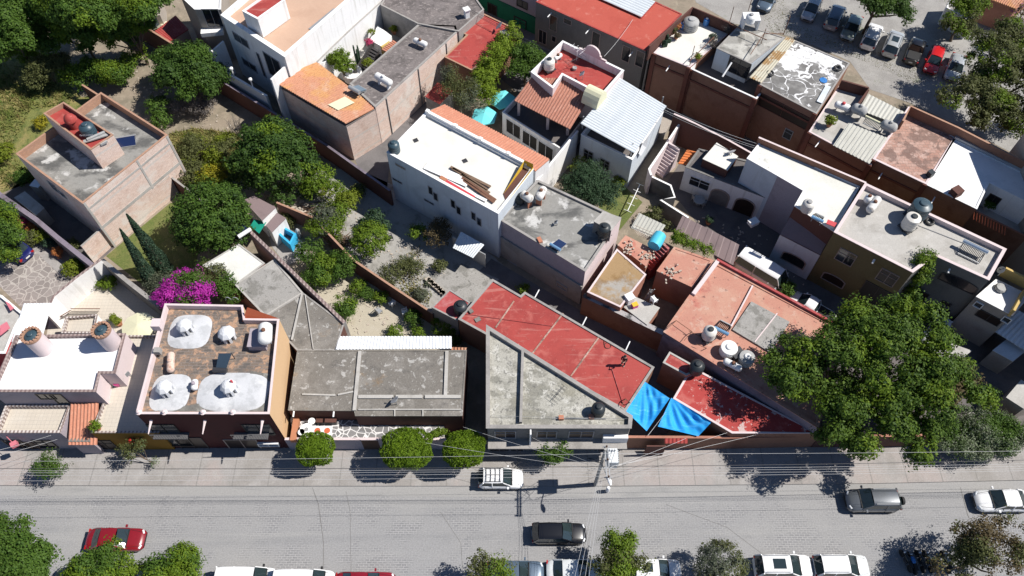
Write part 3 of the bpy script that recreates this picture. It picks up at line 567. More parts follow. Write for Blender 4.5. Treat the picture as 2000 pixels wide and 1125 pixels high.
Bt = F_('', '', '', [(981, 219), (1096, 291), (1165, 200), (1045, 150)], 3.2, .75, .15, 'plaster_white', 'courtyard_dark', 'plaster_white', root=B6.root, walls={0: 'plaster_white'})
for px, py in ((1003, 252), (1035, 274), (1066, 295)): wframe(Bt, 0, px, py, 1.9, 1.9, 'opening', 'plaster_white', 'iron_black')  # black panes stand in for the shade of the open space under the terrace
for px, py in ((1013, 224), (1069, 251), (1108, 262)): c_ = P(px, py, 2.6); m = MB(); m.box((c_.x, c_.y, 3.9), (.28, .28, 2.7)); m.build('column', 'plaster_pink', B6.root)
m = MB(); e = P(1182, 159, 7.1); dd = (P(1176, 186, 7)-P(1219, 137, 7)).normalized(); nn = Vector((-dd.y, dd.x, 0)); prof = [(1.0*math.cos(math.pi*i/10), 1.55*math.sin(math.pi*i/10)) for i in range(11)]
e = P(1160, 196, 6.2)
for i in range(10):
    A0, A1 = prof[i], prof[i+1]
    m.face([e+dd*A0[0]-nn*.9+Vector((0, 0, A0[1])), e+dd*A1[0]-nn*.9+Vector((0, 0, A1[1])), e+dd*A1[0]+nn*.9+Vector((0, 0, A1[1])), e+dd*A0[0]+nn*.9+Vector((0, 0, A0[1]))])
for s_ in (-1, 1): m.face([e+dd*u+nn*(.9*s_)+Vector((0, 0, v)) for u, v in prof])
m.build('vault', 'cream', B6.root)
# --- B7 house under the big metal roof
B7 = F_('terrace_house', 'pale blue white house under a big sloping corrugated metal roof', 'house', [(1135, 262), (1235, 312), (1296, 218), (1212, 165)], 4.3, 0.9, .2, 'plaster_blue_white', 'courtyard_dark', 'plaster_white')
sheet([P(1134, 241, 6.0), P(1239, 299, 5.9), P(1302, 207, 6.3), P(1211, 152, 6.5)], .3, .045, .03, 'wave', 1).build('metal_roof', 'corr_metal', B7.root)
m = MB()
for px, py in ((1137, 252), (1232, 304), (1290, 214), (1212, 162)): p = P(px, py, 4.3); m.bar(p, p+Vector((0, 0, 1.8)), .12)
m.build('post', 'metal_gray', B7.root)
for px, py in ((1149, 300), (1181, 318)): wframe(B7, 0, px, py+3, 1.0, 1.3, frame='frame_gray', pane='glass_dark')
wall_run('patio_wall', 'sunlit white wall between the tile veranda and the feathery tree', [(1128, 255), (1049, 352)], 4.2, .2, 'plaster_white')
m = sheet([P(1224, 307, 2.6), P(1237, 313, 2.6), P(1250, 294, 3.0), P(1242, 289, 3.0)], .25, .06, .06); o = m.build('door_canopy', 'tile_salmon', B7.root)
# --- B8 cream roofed white block and its tile wing
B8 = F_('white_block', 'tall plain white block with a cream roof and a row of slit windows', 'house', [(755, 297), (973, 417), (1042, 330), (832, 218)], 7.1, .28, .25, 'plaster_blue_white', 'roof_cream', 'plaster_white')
for i, (px, py) in enumerate(((841, 372), (851, 384), (885, 398), (896, 411), (925, 422), (936, 433))): wframe(B8, 0, px, py, .42, 1.05, 'slit', 'frame_gray', 'glass_dark', .04)
for px, py in ((782, 325), (776, 353), (838, 394)): wframe(B8, 0, px, py, 1.1, .2, 'slit', 'frame_gray', 'glass_dark', .04)
m = MB(); base_ = [P(832, 219, 7.1), P(1030, 323, 7.1)]
for f in (.02, .3, .55, .82): p = base_[0].lerp(base_[1], f); m.box(p+Vector((0, 0, .2)), (.35, .35, .4), -.46)
m.bar(base_[0]+Vector((0, 0, .1)), base_[1]+Vector((0, 0, .1)), .3, .35); m.build('parapet', 'plaster_white', B8.root)
m = MB()
for px, py in ((812, 274), (908, 314)): p = P(px, py, 6.84); m.box(p, (.45, .45, .05), .5)
m.build('roof_drain', 'metal_dark', B8.root)
pts = [P(973, 390, 7.12), P(985, 381, 7.12), P(1027, 326, 7.12), P(1018, 322, 7.12)]
m = MB(); q0, q1, q2, q3 = P(983, 379, 6.86), P(1024, 325, 6.86), P(1041, 333, 6.86), P(990, 398, 6.86)
m.face([q0, q1, q1+Vector((0, 0, .9)), q0+Vector((0, 0, .05))]); m.face([q1, q2, q2+Vector((0, 0, .9)), q1+Vector((0, 0, .9))]); m.face([q3, q2, q2+Vector((0, 0, .5)), q3+Vector((0, 0, .25))])
m.build('stair_enclosure', 'yellow_wall', B8.root)
m = MB(); m.face([q0+Vector((0, 0, .02)), q3+Vector((0, 0, .02)), q2+Vector((0, 0, .02)), q1+Vector((0, 0, .02))]); m.build('stair_opening', 'wall_brown_dark', B8.root)
tw = F_('tile_wing', 'long narrow wing with an orange tile roof beside the cream roof', 'house', [(842, 214), (868, 205), (1073, 311), (1046, 334)], 5.7, 0, wall='plaster_white', roof='roof_gray')
sheet([P(838, 217, 6.2), P(1046, 334, 6.2), P(1073, 311, 5.8), P(868, 204, 5.8)], .3, .08, .1).build('tiled_roof', 'tile_salmon', tw.root)
# --- B9 grey roof with tanks
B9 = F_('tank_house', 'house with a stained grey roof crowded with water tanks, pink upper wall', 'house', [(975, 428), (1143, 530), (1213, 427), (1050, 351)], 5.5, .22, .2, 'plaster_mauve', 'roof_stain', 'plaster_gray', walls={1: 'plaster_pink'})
m = MB(); a, c = [Vector((p[0], p[1], 0)) for p in B9.edges[0]]; d = (c-a).normalized(); nn = Vector((d.y, -d.x, 0)); m.box((a+c)/2+nn*.08+Vector((0, 0, 1.55)), ((c-a).length, .2, 3.1), axes=(d, nn, Vector((0, 0, 1)))); m.build('wall_base', 'plaster_gray', B9.root)
for px, py in ((1003, 515), (1100, 557)): wframe(B9, 0, px, py, 1.1, .6, frame='frame_gray', pane='glass_dark', depth=.25)
cb = F_('roof_cabin', 'grey concrete cabin on the corner of the stained grey roof', 'roof cabin', [(1160, 432), (1194, 450), (1213, 425), (1178, 413)], 7.0, 0, wall='wall_gray_dark', roof='roof_light', base=5.25, walls={1: 'plaster_pink'})
wall_run('lean_to', 'shaded tin lean-to roof against the white block', [(884, 462), (948, 497)], 2.2, .1, 'metal_gray')
m = sheet([P(884, 484, 2.3), P(924, 504, 2.3), P(946, 478, 2.6), P(900, 452, 2.6)], .25, .03, .03, 'wave'); o = m.build('tin_canopy', 'corr_metal'); tag(o, 'blue grey tin canopy on thin posts at the foot of the white block', 'canopy')
# --- B10/B11 rusty roof and cluttered terraces
B10 = F_('patio_house', 'small house with a wet rust coloured roof slab', 'house', [(1205, 486), (1262, 536), (1212, 600), (1147, 570)], 3.7, .06, .15, 'wall_terracotta', 'roof_rust_wet', 'plaster_pink')
b = F_('brick_terrace', 'salmon terrace slab strewn with building scraps', 'terrace', [(1207, 478), (1222, 460), (1275, 487), (1262, 520)], 3.5, 0, wall='wall_terracotta', roof='roof_salmon')
m = sheet([P(1232, 445, 3.4), P(1282, 468, 3.4), P(1300, 440, 3.8), P(1248, 416, 3.8)], .35, .05, .04, 'flat'); o = m.build('shed_roof', 'corr_old'); tag(o, 'weathered ribbed shed roof with a lattice on top', 'shed roof')
F_('white_terrace', 'small white terrace slab with laundry clutter by the mossy wall', 'terrace', [(1219, 600), (1234, 577), (1288, 601), (1264, 634)], 3.1, 0, wall='wall_terracotta', roof='roof_light')
wall_run('mossy_wall', 'long brown wall with a mossy pale top along the narrow lane', [(1140, 576), (1200, 604), (1296, 650), (1400, 712)], 3.0, .5, 'wall_brown', cap='wall_moss')
# --- B12 salmon roofs
B12 = F_('salmon_house', 'broad house with a flat salmon roof next to the big tree', 'house', [(1394, 509), (1628, 633), (1640, 700), (1598, 836), (1296, 648)], 4.4, .08, .3, 'wall_lavender', 'roof_salmon', 'roof_salmon', walls={0: 'wall_terracotta'})
F_('salmon_annex', 'square annex with a lighter salmon roof beside the red steps', 'house', [(1317, 482), (1393, 508), (1353, 561), (1283, 529)], 3.9, .06, .2, 'wall_terracotta', 'roof_salmon', 'roof_salmon')
m = MB(); qa = [P(1430, 645, 4.36), P(1467, 590, 4.36), P(1542, 630, 4.36), P(1505, 690, 4.36)]; m.prism([p[:2] for p in qa][::-1], 4.32, 4.48); m.build('skylight_slab', 'roof_gray_spots', B12.root)
m = MB(); m.bar(P(1474, 668, 4.5), P(1518, 612, 4.5), .1, .06); m.bar(P(1470, 558, 4.45), P(1428, 638, 4.45), .14, .1); m.bar(P(1402, 510, 4.5), P(1354, 575, 4.5), .35, .25); m.build('kerb', 'plaster_pink', B12.root)
m = MB(); m.bar(P(1400, 508, 4.5), P(1628, 632, 4.5), .22, .3); m.build('parapet', 'roof_red_worn', B12.root)
# --- B14..B17 red roofs and the triangular roof
B14 = F_('red_roof_house', 'long house with the largest red roof, crossed by brown seams', 'house', [(895, 623), (962, 545), (1017, 577), (1025, 570), (1278, 717), (1222, 803)], 3.8, .1, .18, 'wall_brown', 'roof_red', 'plaster_gray')
m = MB()
for a_, c_ in (((1004, 588), (968, 640)), ((1100, 612), (1040, 690)), ((1169, 660), (1115, 735))): m.bar(P(a_[0], a_[1], 3.73), P(c_[0], c_[1], 3.73), .13, .06)
m.build('roof_seam', 'roof_pink_brick', B14.root)
for px, py in ((1048, 576), (1141, 630), (1226, 678)):
    a_ = P(px-4, py+6, 3.5); m = MB(); m.tube([a_, a_+Vector((.42, .85, .02))], .055, 6); m.build('drain_spout', 'pvc_white', B14.root)
F_('red_annex', 'little annex with a worn pinkish red roof under the black tank', 'house', [(843, 600), (878, 565), (919, 591), (894, 626)], 3.2, .06, .12, 'plaster_gray', 'roof_red_worn', 'plaster_gray')
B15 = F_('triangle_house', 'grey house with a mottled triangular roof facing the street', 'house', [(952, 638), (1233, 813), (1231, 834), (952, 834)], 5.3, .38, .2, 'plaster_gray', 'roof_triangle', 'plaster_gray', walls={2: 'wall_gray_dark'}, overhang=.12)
m = MB(); a_, c_ = P(1021, 683, 5.1), P(1017, 826, 5.1); m.bar(a_, c_, .22, .42); m.build('roof_kerb', 'plaster_gray', B15.root)
for px, w in ((987, 1.6), (1068, 1.5), (1135, 1.9)): wframe(B15, 2, px, 848, w, 1.3, frame='frame_gray', pane='pane_brown', sill=True)
a_, c_ = [Vector((p[0], p[1], 0)) for p in B15.edges[2]]; m = MB(); dl = (c_-a_).normalized(); m.box((a_+c_)/2+Vector((0, -.4, 2.7)), ((c_-a_).length, .9, .16)); m.build('balcony', 'plaster_gray', B15.root)
m = MB(); p = P(1222, 856, 3.0); m.box((p.x-.9, p.y+.1, 3.1), (2.0, .8, 1.3)); m.build('bay', 'plaster_white', B15.root)
m = MB(); p = P(1036, 848, 4.3); m.box((p.x, p.y-.1, 3.9), (.12, .5, 2.4)); m.build('fin', 'plaster_white', B15.root)
for px, w, h in ((975, 1.6, 2.2), (1010, 1.0, 2.2), (1190, 1.8, 2.1)): wframe(B15, 2, px, 874, w, h, 'door', 'frame_gray', 'pane_brown')
B16 = F_('red_cube', 'small cubic room with a bright red top below the dark round tank', 'house', [(1308, 687), (1367, 720), (1341, 733), (1295, 708)], 3.8, .05, .14, 'wall_terracotta', 'roof_red', 'roof_light')
B17 = F_('red_roof_house', 'house with a peeling red roof beside the blue tarps', 'house', [(1341, 733), (1368, 725), (1598, 846), (1430, 846), (1315, 778)], 3.3, .06, .16, 'wall_brown', 'roof_red_peeled', 'plaster_pink')
sw = wall_run('street_wall', 'brown street wall under the blue tarps and the big tree', [(1222, 853), (1420, 854), (1600, 850)], 2.5, .22, 'wall_brown', cap='wall_terracotta')
m = sheet([P(1298, 856, 2.75), P(1343, 856, 2.75), P(1343, 866, 2.5), P(1298, 866, 2.5)], .3, .04); o = m.build('gate_roof', 'roof_red', sw)
m = MB(); a_ = P(1278, 879, 1.1); m.box((a_.x, a_.y-.06, 1.1), (1.6, .12, 2.2)); m.build('gate', 'wall_brown_dark', sw)
# --- B18/B19 grey roofs of the middle front
B18 = F_('veranda_house', 'low wide house with stained grey roof slabs above a flagstone terrace', 'house', [(581, 684), (911, 684), (903, 812), (694, 812), (692, 802), (563, 801)], 3.9, .04, .1, 'wall_brown_dark', 'roof_gray_brown', 'roof_gray_brown')
m = MB()
for p, q in (((703, 686), (692, 802)), ((873, 686), (870, 772))): m.bar(P(*p, 3.95), P(*q, 3.95), .28, .16)
for x0, x1 in ((700, 768), (773, 825), (830, 900)): m.bar(P(x0, 775, 3.95), P(x1, 775, 3.95), .3, .14)
for p, q in (((590, 770), (655, 772)), ((660, 771), (690, 765))): m.bar(P(*p, 3.93), P(*q, 3.93), .14, .08)
for x in (771, 826): m.bar(P(x, 800, 3.93), P(x, 813, 3.93), .1, .1)
m.bar(P(700, 800, 3.93), P(901, 800, 3.93), .1, .12); m.build('roof_kerb', 'roof_light', B18.root)
for px in (574, 652): p = P(px, 803, 3.75); m = MB(); m.tube([p, p+Vector((0, -.5, -.02))], .07, 6); m.build('drain_spout', 'pvc_white', B18.root)
m = MB(); t0 = [P(566, 815, 1.9), P(868, 815, 1.9), P(866, 858, 1.9), P(574, 858, 1.9)]; m.prism([p[:2] for p in t0][::-1], 0, 1.9); o = m.build('terrace', 'flagstone_dark'); tag(o, 'crazy paved terrace with white joints in front of the veranda house', 'terrace')
wf = wall_run('street_wall', 'low pale street wall with the brown door behind the clipped ball trees', [(556, 857), (868, 857), (905, 862)], 2.25, .22, 'plaster_mauve', cap='plaster_pink')
m = MB(); p = P(725, 868, 1.1); m.box((p.x, p.y-.02, 1.1), (1.4, .1, 2.1)); m.build('door', 'frame_wood', wf)
m = sheet([P(662, 657, 3.6), P(882, 657, 3.6), P(882, 681, 3.9), P(655, 683, 3.9)], .28, .05, .04, 'wave'); o = m.build('metal_canopy', 'corr_white'); tag(o, 'long bright white corrugated canopy along the sand garden', 'canopy')
m = sheet([P(880, 678, 3.2), P(912, 679, 3.2), P(913, 690, 2.9), P(880, 689, 2.9)], .28, .07, .06); o = m.build('tile_canopy', 'tile_orange'); tag(o, 'short orange tile canopy at the end of the white corrugated canopy', 'canopy')
B19 = F_('back_house', 'back house with a pale speckled concrete roof above the bougainvillea', 'house', [(458, 555), (536, 506), (592, 572), (518, 618)], 3.5, .06, .15, 'wall_terracotta', 'roof_gray_spots', 'roof_light')
F_('', '', '', [(396, 518), (466, 476), (517, 514), (460, 556)], 3.55, .05, .12, 'wall_terracotta', 'roof_white_spots', 'roof_light', root=B19.root)
F_('folded_roof_house', 'kite shaped grey roof between the speckled roof and the sand garden', 'house', [(518, 618), (592, 572), (672, 632), (655, 684), (580, 684)], 3.7, .04, .12, 'wall_brown_dark', 'roof_gray_brown', 'plaster_gray')
m = MB(); m.bar(P(590, 574, 3.8), P(570, 664, 3.8), .16, .12); m.bar(P(596, 575, 3.76), P(612, 682, 3.76), .08, .08); o = m.build('roof_kerb', 'roof_light', bpy.data.objects['folded_roof_house'])
wall_run('garden_wall', 'long grey coped wall from the solar panel down to the corrugated canopy', [(487, 450), (560, 520), (624, 582), (673, 630)], 3.9, .3, 'plaster_gray', cap='cap_stripe')
wall_run('garden_wall', 'brown wall dividing the citrus yard from the sand garden', [(540, 395), (612, 425), (691, 508), (760, 555), (846, 612)], 2.3, .2, 'wall_brown_dark', cap='brick_cap')
b = F_('garden_shed', 'brown roofed shed with one sunlit white side near the round tree', 'shed', [(476, 391), (496, 383), (538, 405), (512, 430)], 2.8, 0, wall='plaster_white', roof='sheet_brown')
F_('garden_shed', 'flat topped brown shed right beside the blue basin', 'shed', [(520, 440), (541, 416), (558, 426), (531, 453)], 2.4, 0, wall='plaster_white', roof='sheet_brown')
m = MB(); m.prism([P(x, y, 2.2)[:2] for x, y in ((489, 441), (506, 456), (520, 434), (497, 428))], 2.16, 2.2, bottom=True); o = m.build('green_canopy', 'green_sheet'); tag(o, 'emerald green sheet canopy beside the shed', 'canopy')
# --- B20 big maroon house
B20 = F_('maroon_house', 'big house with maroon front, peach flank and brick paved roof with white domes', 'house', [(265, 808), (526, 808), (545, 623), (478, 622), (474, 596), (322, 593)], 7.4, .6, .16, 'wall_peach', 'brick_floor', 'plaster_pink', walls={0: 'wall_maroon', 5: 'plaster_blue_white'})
m = MB(); pts = [P(x, y, 6.83)[:2] for x, y in ((300, 803), (524, 803), (525, 730), (490, 725), (470, 770), (380, 790))]; m.poly(pts, 6.83); m.build('roof_patch', 'roof_gray', B20.root)
zr = B20.z
def dome(px0, py0, px1, py1, h):
    """a low rounded-square vault hump lying on the roof"""
    c_ = P((px0+px1)/2, (py0+py1)/2, zr+h*.4); a_ = P(px0, (py0+py1)/2, zr).x; b_ = P(px1, (py0+py1)/2, zr).x; t_ = P((px0+px1)/2, py0, zr).y; u_ = P((px0+px1)/2, py1, zr).y
    rx, ry, cx, cy = (b_-a_)/2, (t_-u_)/2, (a_+b_)/2, (t_+u_)/2; m = MB(smooth=True); n, k = 36, 7; i0 = 0
    rows = []
    for r in range(k+1):
        f = 1-r/k; z = zr+.01+h*(1-f**2.6); row = []
        for j in range(n):
            t = 2*math.pi*j/n; ct, st = math.cos(t), math.sin(t); e_ = (abs(ct)**3.4+abs(st)**3.4)**(-1/3.4); row.append((cx+rx*f*ct*e_, cy+ry*f*st*e_, z))
        rows.append(row)
    for r in range(k):
        for j in range(n): q = (j+1) % n; m.face([rows[r][j], rows[r][q], rows[r+1][q], rows[r+1][j]])
    m.build('roof_dome', 'dome_plaster', B20.root)
for d_ in ((330, 615, 412, 681), (295, 731, 371, 804), (386, 728, 526, 805)): dome(*d_, .22)
def lantern(px, py, z, s_=1.0, rz=.2):
    c_ = P(px, py, z); m = MB(); n = 8
    pr = [(.62, 0), (.62, .75)]
    for i in range(n):
        t = math.pi*2*(i+.5)/n+rz; m.box((c_.x+.5*s_*math.cos(t), c_.y+.5*s_*math.sin(t), c_.z+.35), (.16*s_, .2*s_, .8), t)
    m.lathe([(.6*s_, .68), (.66*s_, .75), (.6*s_, .85), (.42*s_, 1.08), (.2*s_, 1.2), (0.01, 1.24)], c_, n, rot=Matrix.Rotation(rz+.39, 3, 'Z'))
    o = m.build('roof_lantern', 'dome_white', B20.root); m = MB(); m.lathe([(.47*s_, 0), (.47*s_, .7)], c_, n, rot=Matrix.Rotation(rz+.39, 3, 'Z')); m.build('lantern_glass', 'glass_dark', o)
for px, py, dz in ((365, 644, .3), (326, 764, .3), (451, 762, .3), (447, 659, 0)): lantern(px, py, zr+dz, 1.0 if dz else 1.1)
m = MB(); k_ = [P(476, 622, 7.2), P(486, 594, 7.5), P(494, 622, 7.2)]; c0 = P(473, 628, 6.9); m.face([c0, P(493, 622, 7.0), P(483, 600, 8.2)]); m.face([P(545, 622, 7.4), c0, P(483, 600, 8.2)]); m.build('roof_gable', 'orange_red', B20.root)
for px, py in ((306, 838), (330, 860), (490, 838)): wframe(B20, 0, px+15, py, 2.1, 1.9, 'window', 'iron_black', 'glass_grey', sill=True)
for cx_ in (330, 487):
    m = MB(); p = P(cx_, 852, 4.0); q = B20.edges[0][0][1]
    m.box((p.x, q-.3, 3.6), (2.8, .6, .05))
    for i in range(14): m.bar((p.x-1.35+i*.208, q-.58, 3.62), (p.x-1.35+i*.208, q-.58, 4.45), .025)
    m.bar((p.x-1.38, q-.58, 4.47), (p.x+1.38, q-.58, 4.47), .05)
    m.build('balcony', 'metal_rail', B20.root)
for px in (296, 401, 513): 
    p, d, nn = on_wall(px, 822, *B20.edges[0]), None, None; m = MB(); m.tube([p+Vector((0, .1, .1)), p+Vector((0, -.25, .06)), p+Vector((0, -1.1, -.02))], [.16, .1, .04], 6); m.build('drain_spout', 'plaster_pink', B20.root)
wframe(B20, 0, 375, 866, 2.2, 2.6, 'door', 'frame_dark', 'pane_brown'); wframe(B20, 0, 475, 868, 2.6, 2.2, 'door', 'frame_stone', 'pane_brown'); wframe(B20, 0, 525, 866, 1.6, .5, 'slit', 'frame_white', 'pane_brown', .2)
for px in (272, 322, 397, 455): p = P(px, 806, 7.42); m = MB(); m.lathe([(.2, 0), (.24, .08), (.12, .16), (.14, .28), (.02, .34)], p, 10); m.build('finial', 'plaster_pink', B20.root)
# --- B21 white house, far left front
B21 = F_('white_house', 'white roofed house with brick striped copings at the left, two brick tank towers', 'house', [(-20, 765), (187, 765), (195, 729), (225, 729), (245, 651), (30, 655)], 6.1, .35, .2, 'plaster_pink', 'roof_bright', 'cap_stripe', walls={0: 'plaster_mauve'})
for px, py, w, h in ((90, 774, 1.2, .9), (118, 780, .9, 2.0)): wframe(B21, 0, px, py, w, h, 'window' if h < 1.5 else 'door', 'frame_dark', 'glass_grey')
Ta = F_('', '', '', [(-12, 845), (117, 845), (139, 789), (12, 789)], 3.7, .5, .2, 'plaster_mauve', 'roof_beige_tile', 'lattice_cap', root=B21.root)
Tb = F_('', '', '', [(177, 845), (310, 845), (340, 655), (245, 655), (222, 735)], 3.9, .3, .15, 'wall_mustard', 'roof_beige_tile', 'lattice_cap', root=B21.root)
F_('', '', '', [(138, 791), (178, 791), (176, 862), (134, 862)], 2.9, 0, wall='plaster_mauve', roof='roof_gray', root=B21.root)
sheet([P(133, 869, 2.7), P(189, 869, 2.7), P(192, 786, 4.0), P(138, 786, 4.0)], .3, .08, .08).build('tiled_roof', 'tile_salmon', B21.root)
for px in (30, 88): wframe(Ta, 0, px, 866, 1.4, 1.5, 'window', 'frame_dark', 'glass_dark', sill=True)
wframe(Ta, 0, 60, 872, 1.1, 2.0, 'door', 'frame_wood', 'pane_brown'); wframe(Tb, 0, 205, 868, 1.5, 1.8, 'window', 'frame_dark', 'pane_brown')
m = MB(); p = P(228, 725, 3.6); m.box((p.x+.2, p.y, 4.3), (.12, 2.2, 1.5), .75); m.box((p.x-1.6, p.y-.6, 4.3), (.12, 1.9, 1.5), .75); m.build('niche_wall', 'plaster_pink', B21.root)
# --- leftmost edge + garden of the white house
b = F_('red_house', 'red and white house cut off by the left edge of the picture', 'house', [(-60, 560), (4, 577), (46, 612), (30, 640), (10, 690), (-60, 690)], 3.0, .3, .2, 'red_paint', 'roof_light', 'plaster_white')
for q in (((0, 636), (13, 628), (19, 640), (0, 655)), ((10, 588), (18, 592), (27, 601), (20, 606))):
    m = MB(); m.prism([P(x, y, 3.2)[:2] for x, y in q][::-1], 3.12, 3.2, bottom=True); m.build('awning', 'pink_paint', b.root)
m = sheet([P(46, 593, 3.1), P(101, 592, 3.1), P(80, 668, 2.9), P(22, 668, 2.9)], .3, .05, .04, 'wave'); o = m.build('metal_canopy', 'corr_white'); tag(o, 'square white corrugated canopy between the crazy paved drive and the tank tower', 'canopy')
gw = wall_run('garden_wall', 'bright white garden wall with a dark doorway and striped coping', [(88, 612), (105, 578), (150, 541), (197, 507)], 2.8, .25, 'plaster_white', cap='cap_stripe')
m = MB(); p = P(171, 553, 1.0); dv = (P(197, 507, 2.8)-P(105, 578, 2.8)); an = math.atan2(dv.y, dv.x); m.box(P(172, 548, 1.2), (1.5, .34, 2.2), an); m.build('doorway', 'frame_dark', gw)
F_('terrace_block', 'small raised beige terrace with white sides in the garden court', 'terrace', [(120, 650), (128, 619), (190, 614), (183, 650)], 2.6, .4, .15, 'plaster_white', 'roof_beige_tile', 'lattice_cap')
# --- B30: the long brown row on the alley
b = F_('brown_row_house', 'brown house with a cream roof terrace full of clutter', 'house', [(1277, 103), (1347, 131), (1428, 60), (1353, 18)], 6.6, .06, .15, 'wall_brown', 'roof_cream', 'plaster_pink')
spout(b, 0, 1308, 128, .9)
wall_run('parapet_wall', 'brown back wall of the cluttered cream terrace', [(1268, 90), (1353, 14), (1425, 44), (1440, 52)], 7.9, .18, 'wall_brown_dark', base=6.0)
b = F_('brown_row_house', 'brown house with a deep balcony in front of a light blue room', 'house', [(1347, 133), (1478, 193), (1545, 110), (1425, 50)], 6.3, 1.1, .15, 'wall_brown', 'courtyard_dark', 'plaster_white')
b2 = F_('blue_room', 'light blue rooftop room with a cracked stone roof', 'roof room', [(1400, 94), (1466, 124), (1533, 73), (1447, 46)], 7.9, 0.06, .15, 'plaster_blue_white', 'roof_crack_old', 'plaster_gray', base=5.2)
wframe(b2, 0, 1443, 131, 2.3, 1.9, 'window', 'frame_dark', 'glass_dark')
m = MB(); p = P(1429, 122, 7.4); m.tube([p, p+Vector((-.9, -1.1, -.9))], .09, 6); m.build('drain_spout', 'pvc_white', b2.root)
m = sheet([P(1463, 151, 7.5), P(1487, 162, 7.5), P(1553, 79, 7.7), P(1535, 72, 7.7)], .3, .05, .04, 'wave'); o = m.build('metal_canopy', 'corr_rust'); tag(o, 'narrow ribbed metal canopy with a rusty patch between two roofs', 'canopy')
b = F_('brown_row_house', 'brown house whose grey roof is streaked with white sealant', 'house', [(1483, 164), (1595, 222), (1660, 123), (1549, 77)], 7.3, .06, .16, 'wall_brown', 'roof_cracked', 'plaster_gray')
wframe(b, 0, 1528, 216, 6.2, 1.5, 'balcony', 'wall_brown_dark', 'pane_brown'); wframe(b, 0, 1539, 262, .8, 1.2, 'window', 'frame_gray', 'glass_grey')  # wide dark pane stands in for the shade inside the recessed balcony
m = MB(); m.bar(P(1600, 200, 7.35), P(1618, 168, 7.35), .55, .06); m.build('vent_strip', 'corr_metal', b.root)
b = F_('brown_row_house', 'brown house with a pale terrace holding one potted palm', 'house', [(1580, 257), (1702, 322), (1770, 222), (1640, 166)], 6.5, .06, .15, 'wall_brown', 'roof_light', 'plaster_pink')
spout(b, 0, 1601, 276, .9)
m = sheet([P(1627, 284, 6.9), P(1698, 320, 6.9), P(1734, 270, 7.1), P(1657, 240, 7.1)], .4, .06, .04, 'flat'); m.build('sheet_roof', 'corr_old', b.root)
m = sheet([P(1676, 214, 6.9), P(1750, 242, 6.9), P(1766, 219, 7.0), P(1695, 183, 7.0)], .4, .05, .04, 'wave'); m.build('sheet_roof', 'corr_old', b.root)
m = MB(); m.bar(P(1640, 165, 7.0), P(1693, 180, 7.0), .18, 1.2); m.bar(P(1693, 182, 7.0), P(1670, 214, 7.0), .18, 1.0); m.build('parapet', 'wall_brown_dark', b.root)
b = F_('brown_row_house', 'brown house with a mottled pink brick roof', 'house', [(1705, 310), (1810, 360), (1868, 268), (1775, 208)], 7.0, .06, .2, 'wall_brown', 'roof_pink_brick', 'plaster_pink')
wall_run('parapet_wall', 'brown parapet behind the mottled pink brick roof and the white roof', [(1764, 236), (1779, 207), (1872, 249), (2060, 345)], 8.1, .2, 'wall_brown', base=6.0, cap='brick_cap')
b = F_('brown_row_house', 'brown house with a plain bright white roof and a sunken patio', 'house', [(1811, 361), (1908, 408), (1932, 357), (2080, 430), (2120, 395), (1863, 270)], 7.0, .07, .15, 'wall_brown', 'roof_bright', 'plaster_white', walls={1: 'plaster_white', 2: 'plaster_white'})
spout(b, 0, 1826, 385, .9); spout(b, 0, 1723, 338, .9)
m = MB(); m.bar(P(1866, 266, 7.15), P(2040, 350, 7.15), .5, .25); m.build('gutter', 'metal_gray', b.root)
m = MB(); p = P(1867, 376, 7.2); m.box(p, (.9, .8, .9), .5); m.build('roof_hatch', 'wall_brown_dark', b.root)
F_('', '', '', [(1900, 410), (2080, 500), (2100, 430), (1935, 352)], 4.6, .5, .15, 'wall_brown', 'roof_light', 'wall_terracotta', root=b.root)
wframe(b, 2, 1940, 390, 1.0, 1.0, 'window', 'frame_dark', 'glass_dark')
for i in range(2):
    m = MB(smooth=True); p = P(1960+28*i, 408+14*i, 5.0); q = P(1982+28*i, 372+14*i, 5.0); ax = (q-p).normalized(); sd = Vector((ax.y, -ax.x, 0)); n = 8
    for j in range(n):
        t0, t1 = math.pi*j/n, math.pi*(j+1)/n; r0 = sd*(.6*math.cos(t0))+Vector((0, 0, .35*math.sin(t0))); r1 = sd*(.6*math.cos(t1))+Vector((0, 0, .35*math.sin(t1)))
        m.face([p+r0, p+r1, q+r1, q+r0])
    m.build('vault', 'plaster_white', b.root)
for r_ in [o for o in COL.objects if o.name.startswith('brown_row_house')]:
    ws = [c for c in r_.children if c.name.startswith('wall') and c.data.materials[0].name == 'wall_brown']
    for w_ in ws[:1]:
        v = [w_.data.vertices[i].co+Vector(r_.location) for i in w_.data.polygons[0].vertices]
        fs = [[w_.data.vertices[i].co+Vector(r_.location) for i in p_.vertices] for p_ in w_.data.polygons]; f = min(fs, key=lambda q: (q[0].y+q[1].y)-.6*(q[0].x+q[1].x)*0+0*len(q)); a_, b_ = f[0], f[1]; d = (b_-a_).normalized(); nn = Vector((d.y, -d.x, 0)); h_ = f[2].z; L = (b_-a_).length
        for t in (.02, .98): m = MB(); m.box(a_+d*(L*t)+nn*.06+Z1*(h_/2), (.45, .16, h_), axes=(d, nn, Z1)); m.build('pilaster', 'wall_redbrown', r_)
        m = MB(); m.box(a_+d*(L*.5)+nn*.05+Z1*(h_-1.35), (L*.94, .1, .25), axes=(d, nn, Z1)); m.build('wall_band', 'wall_redbrown', r_)
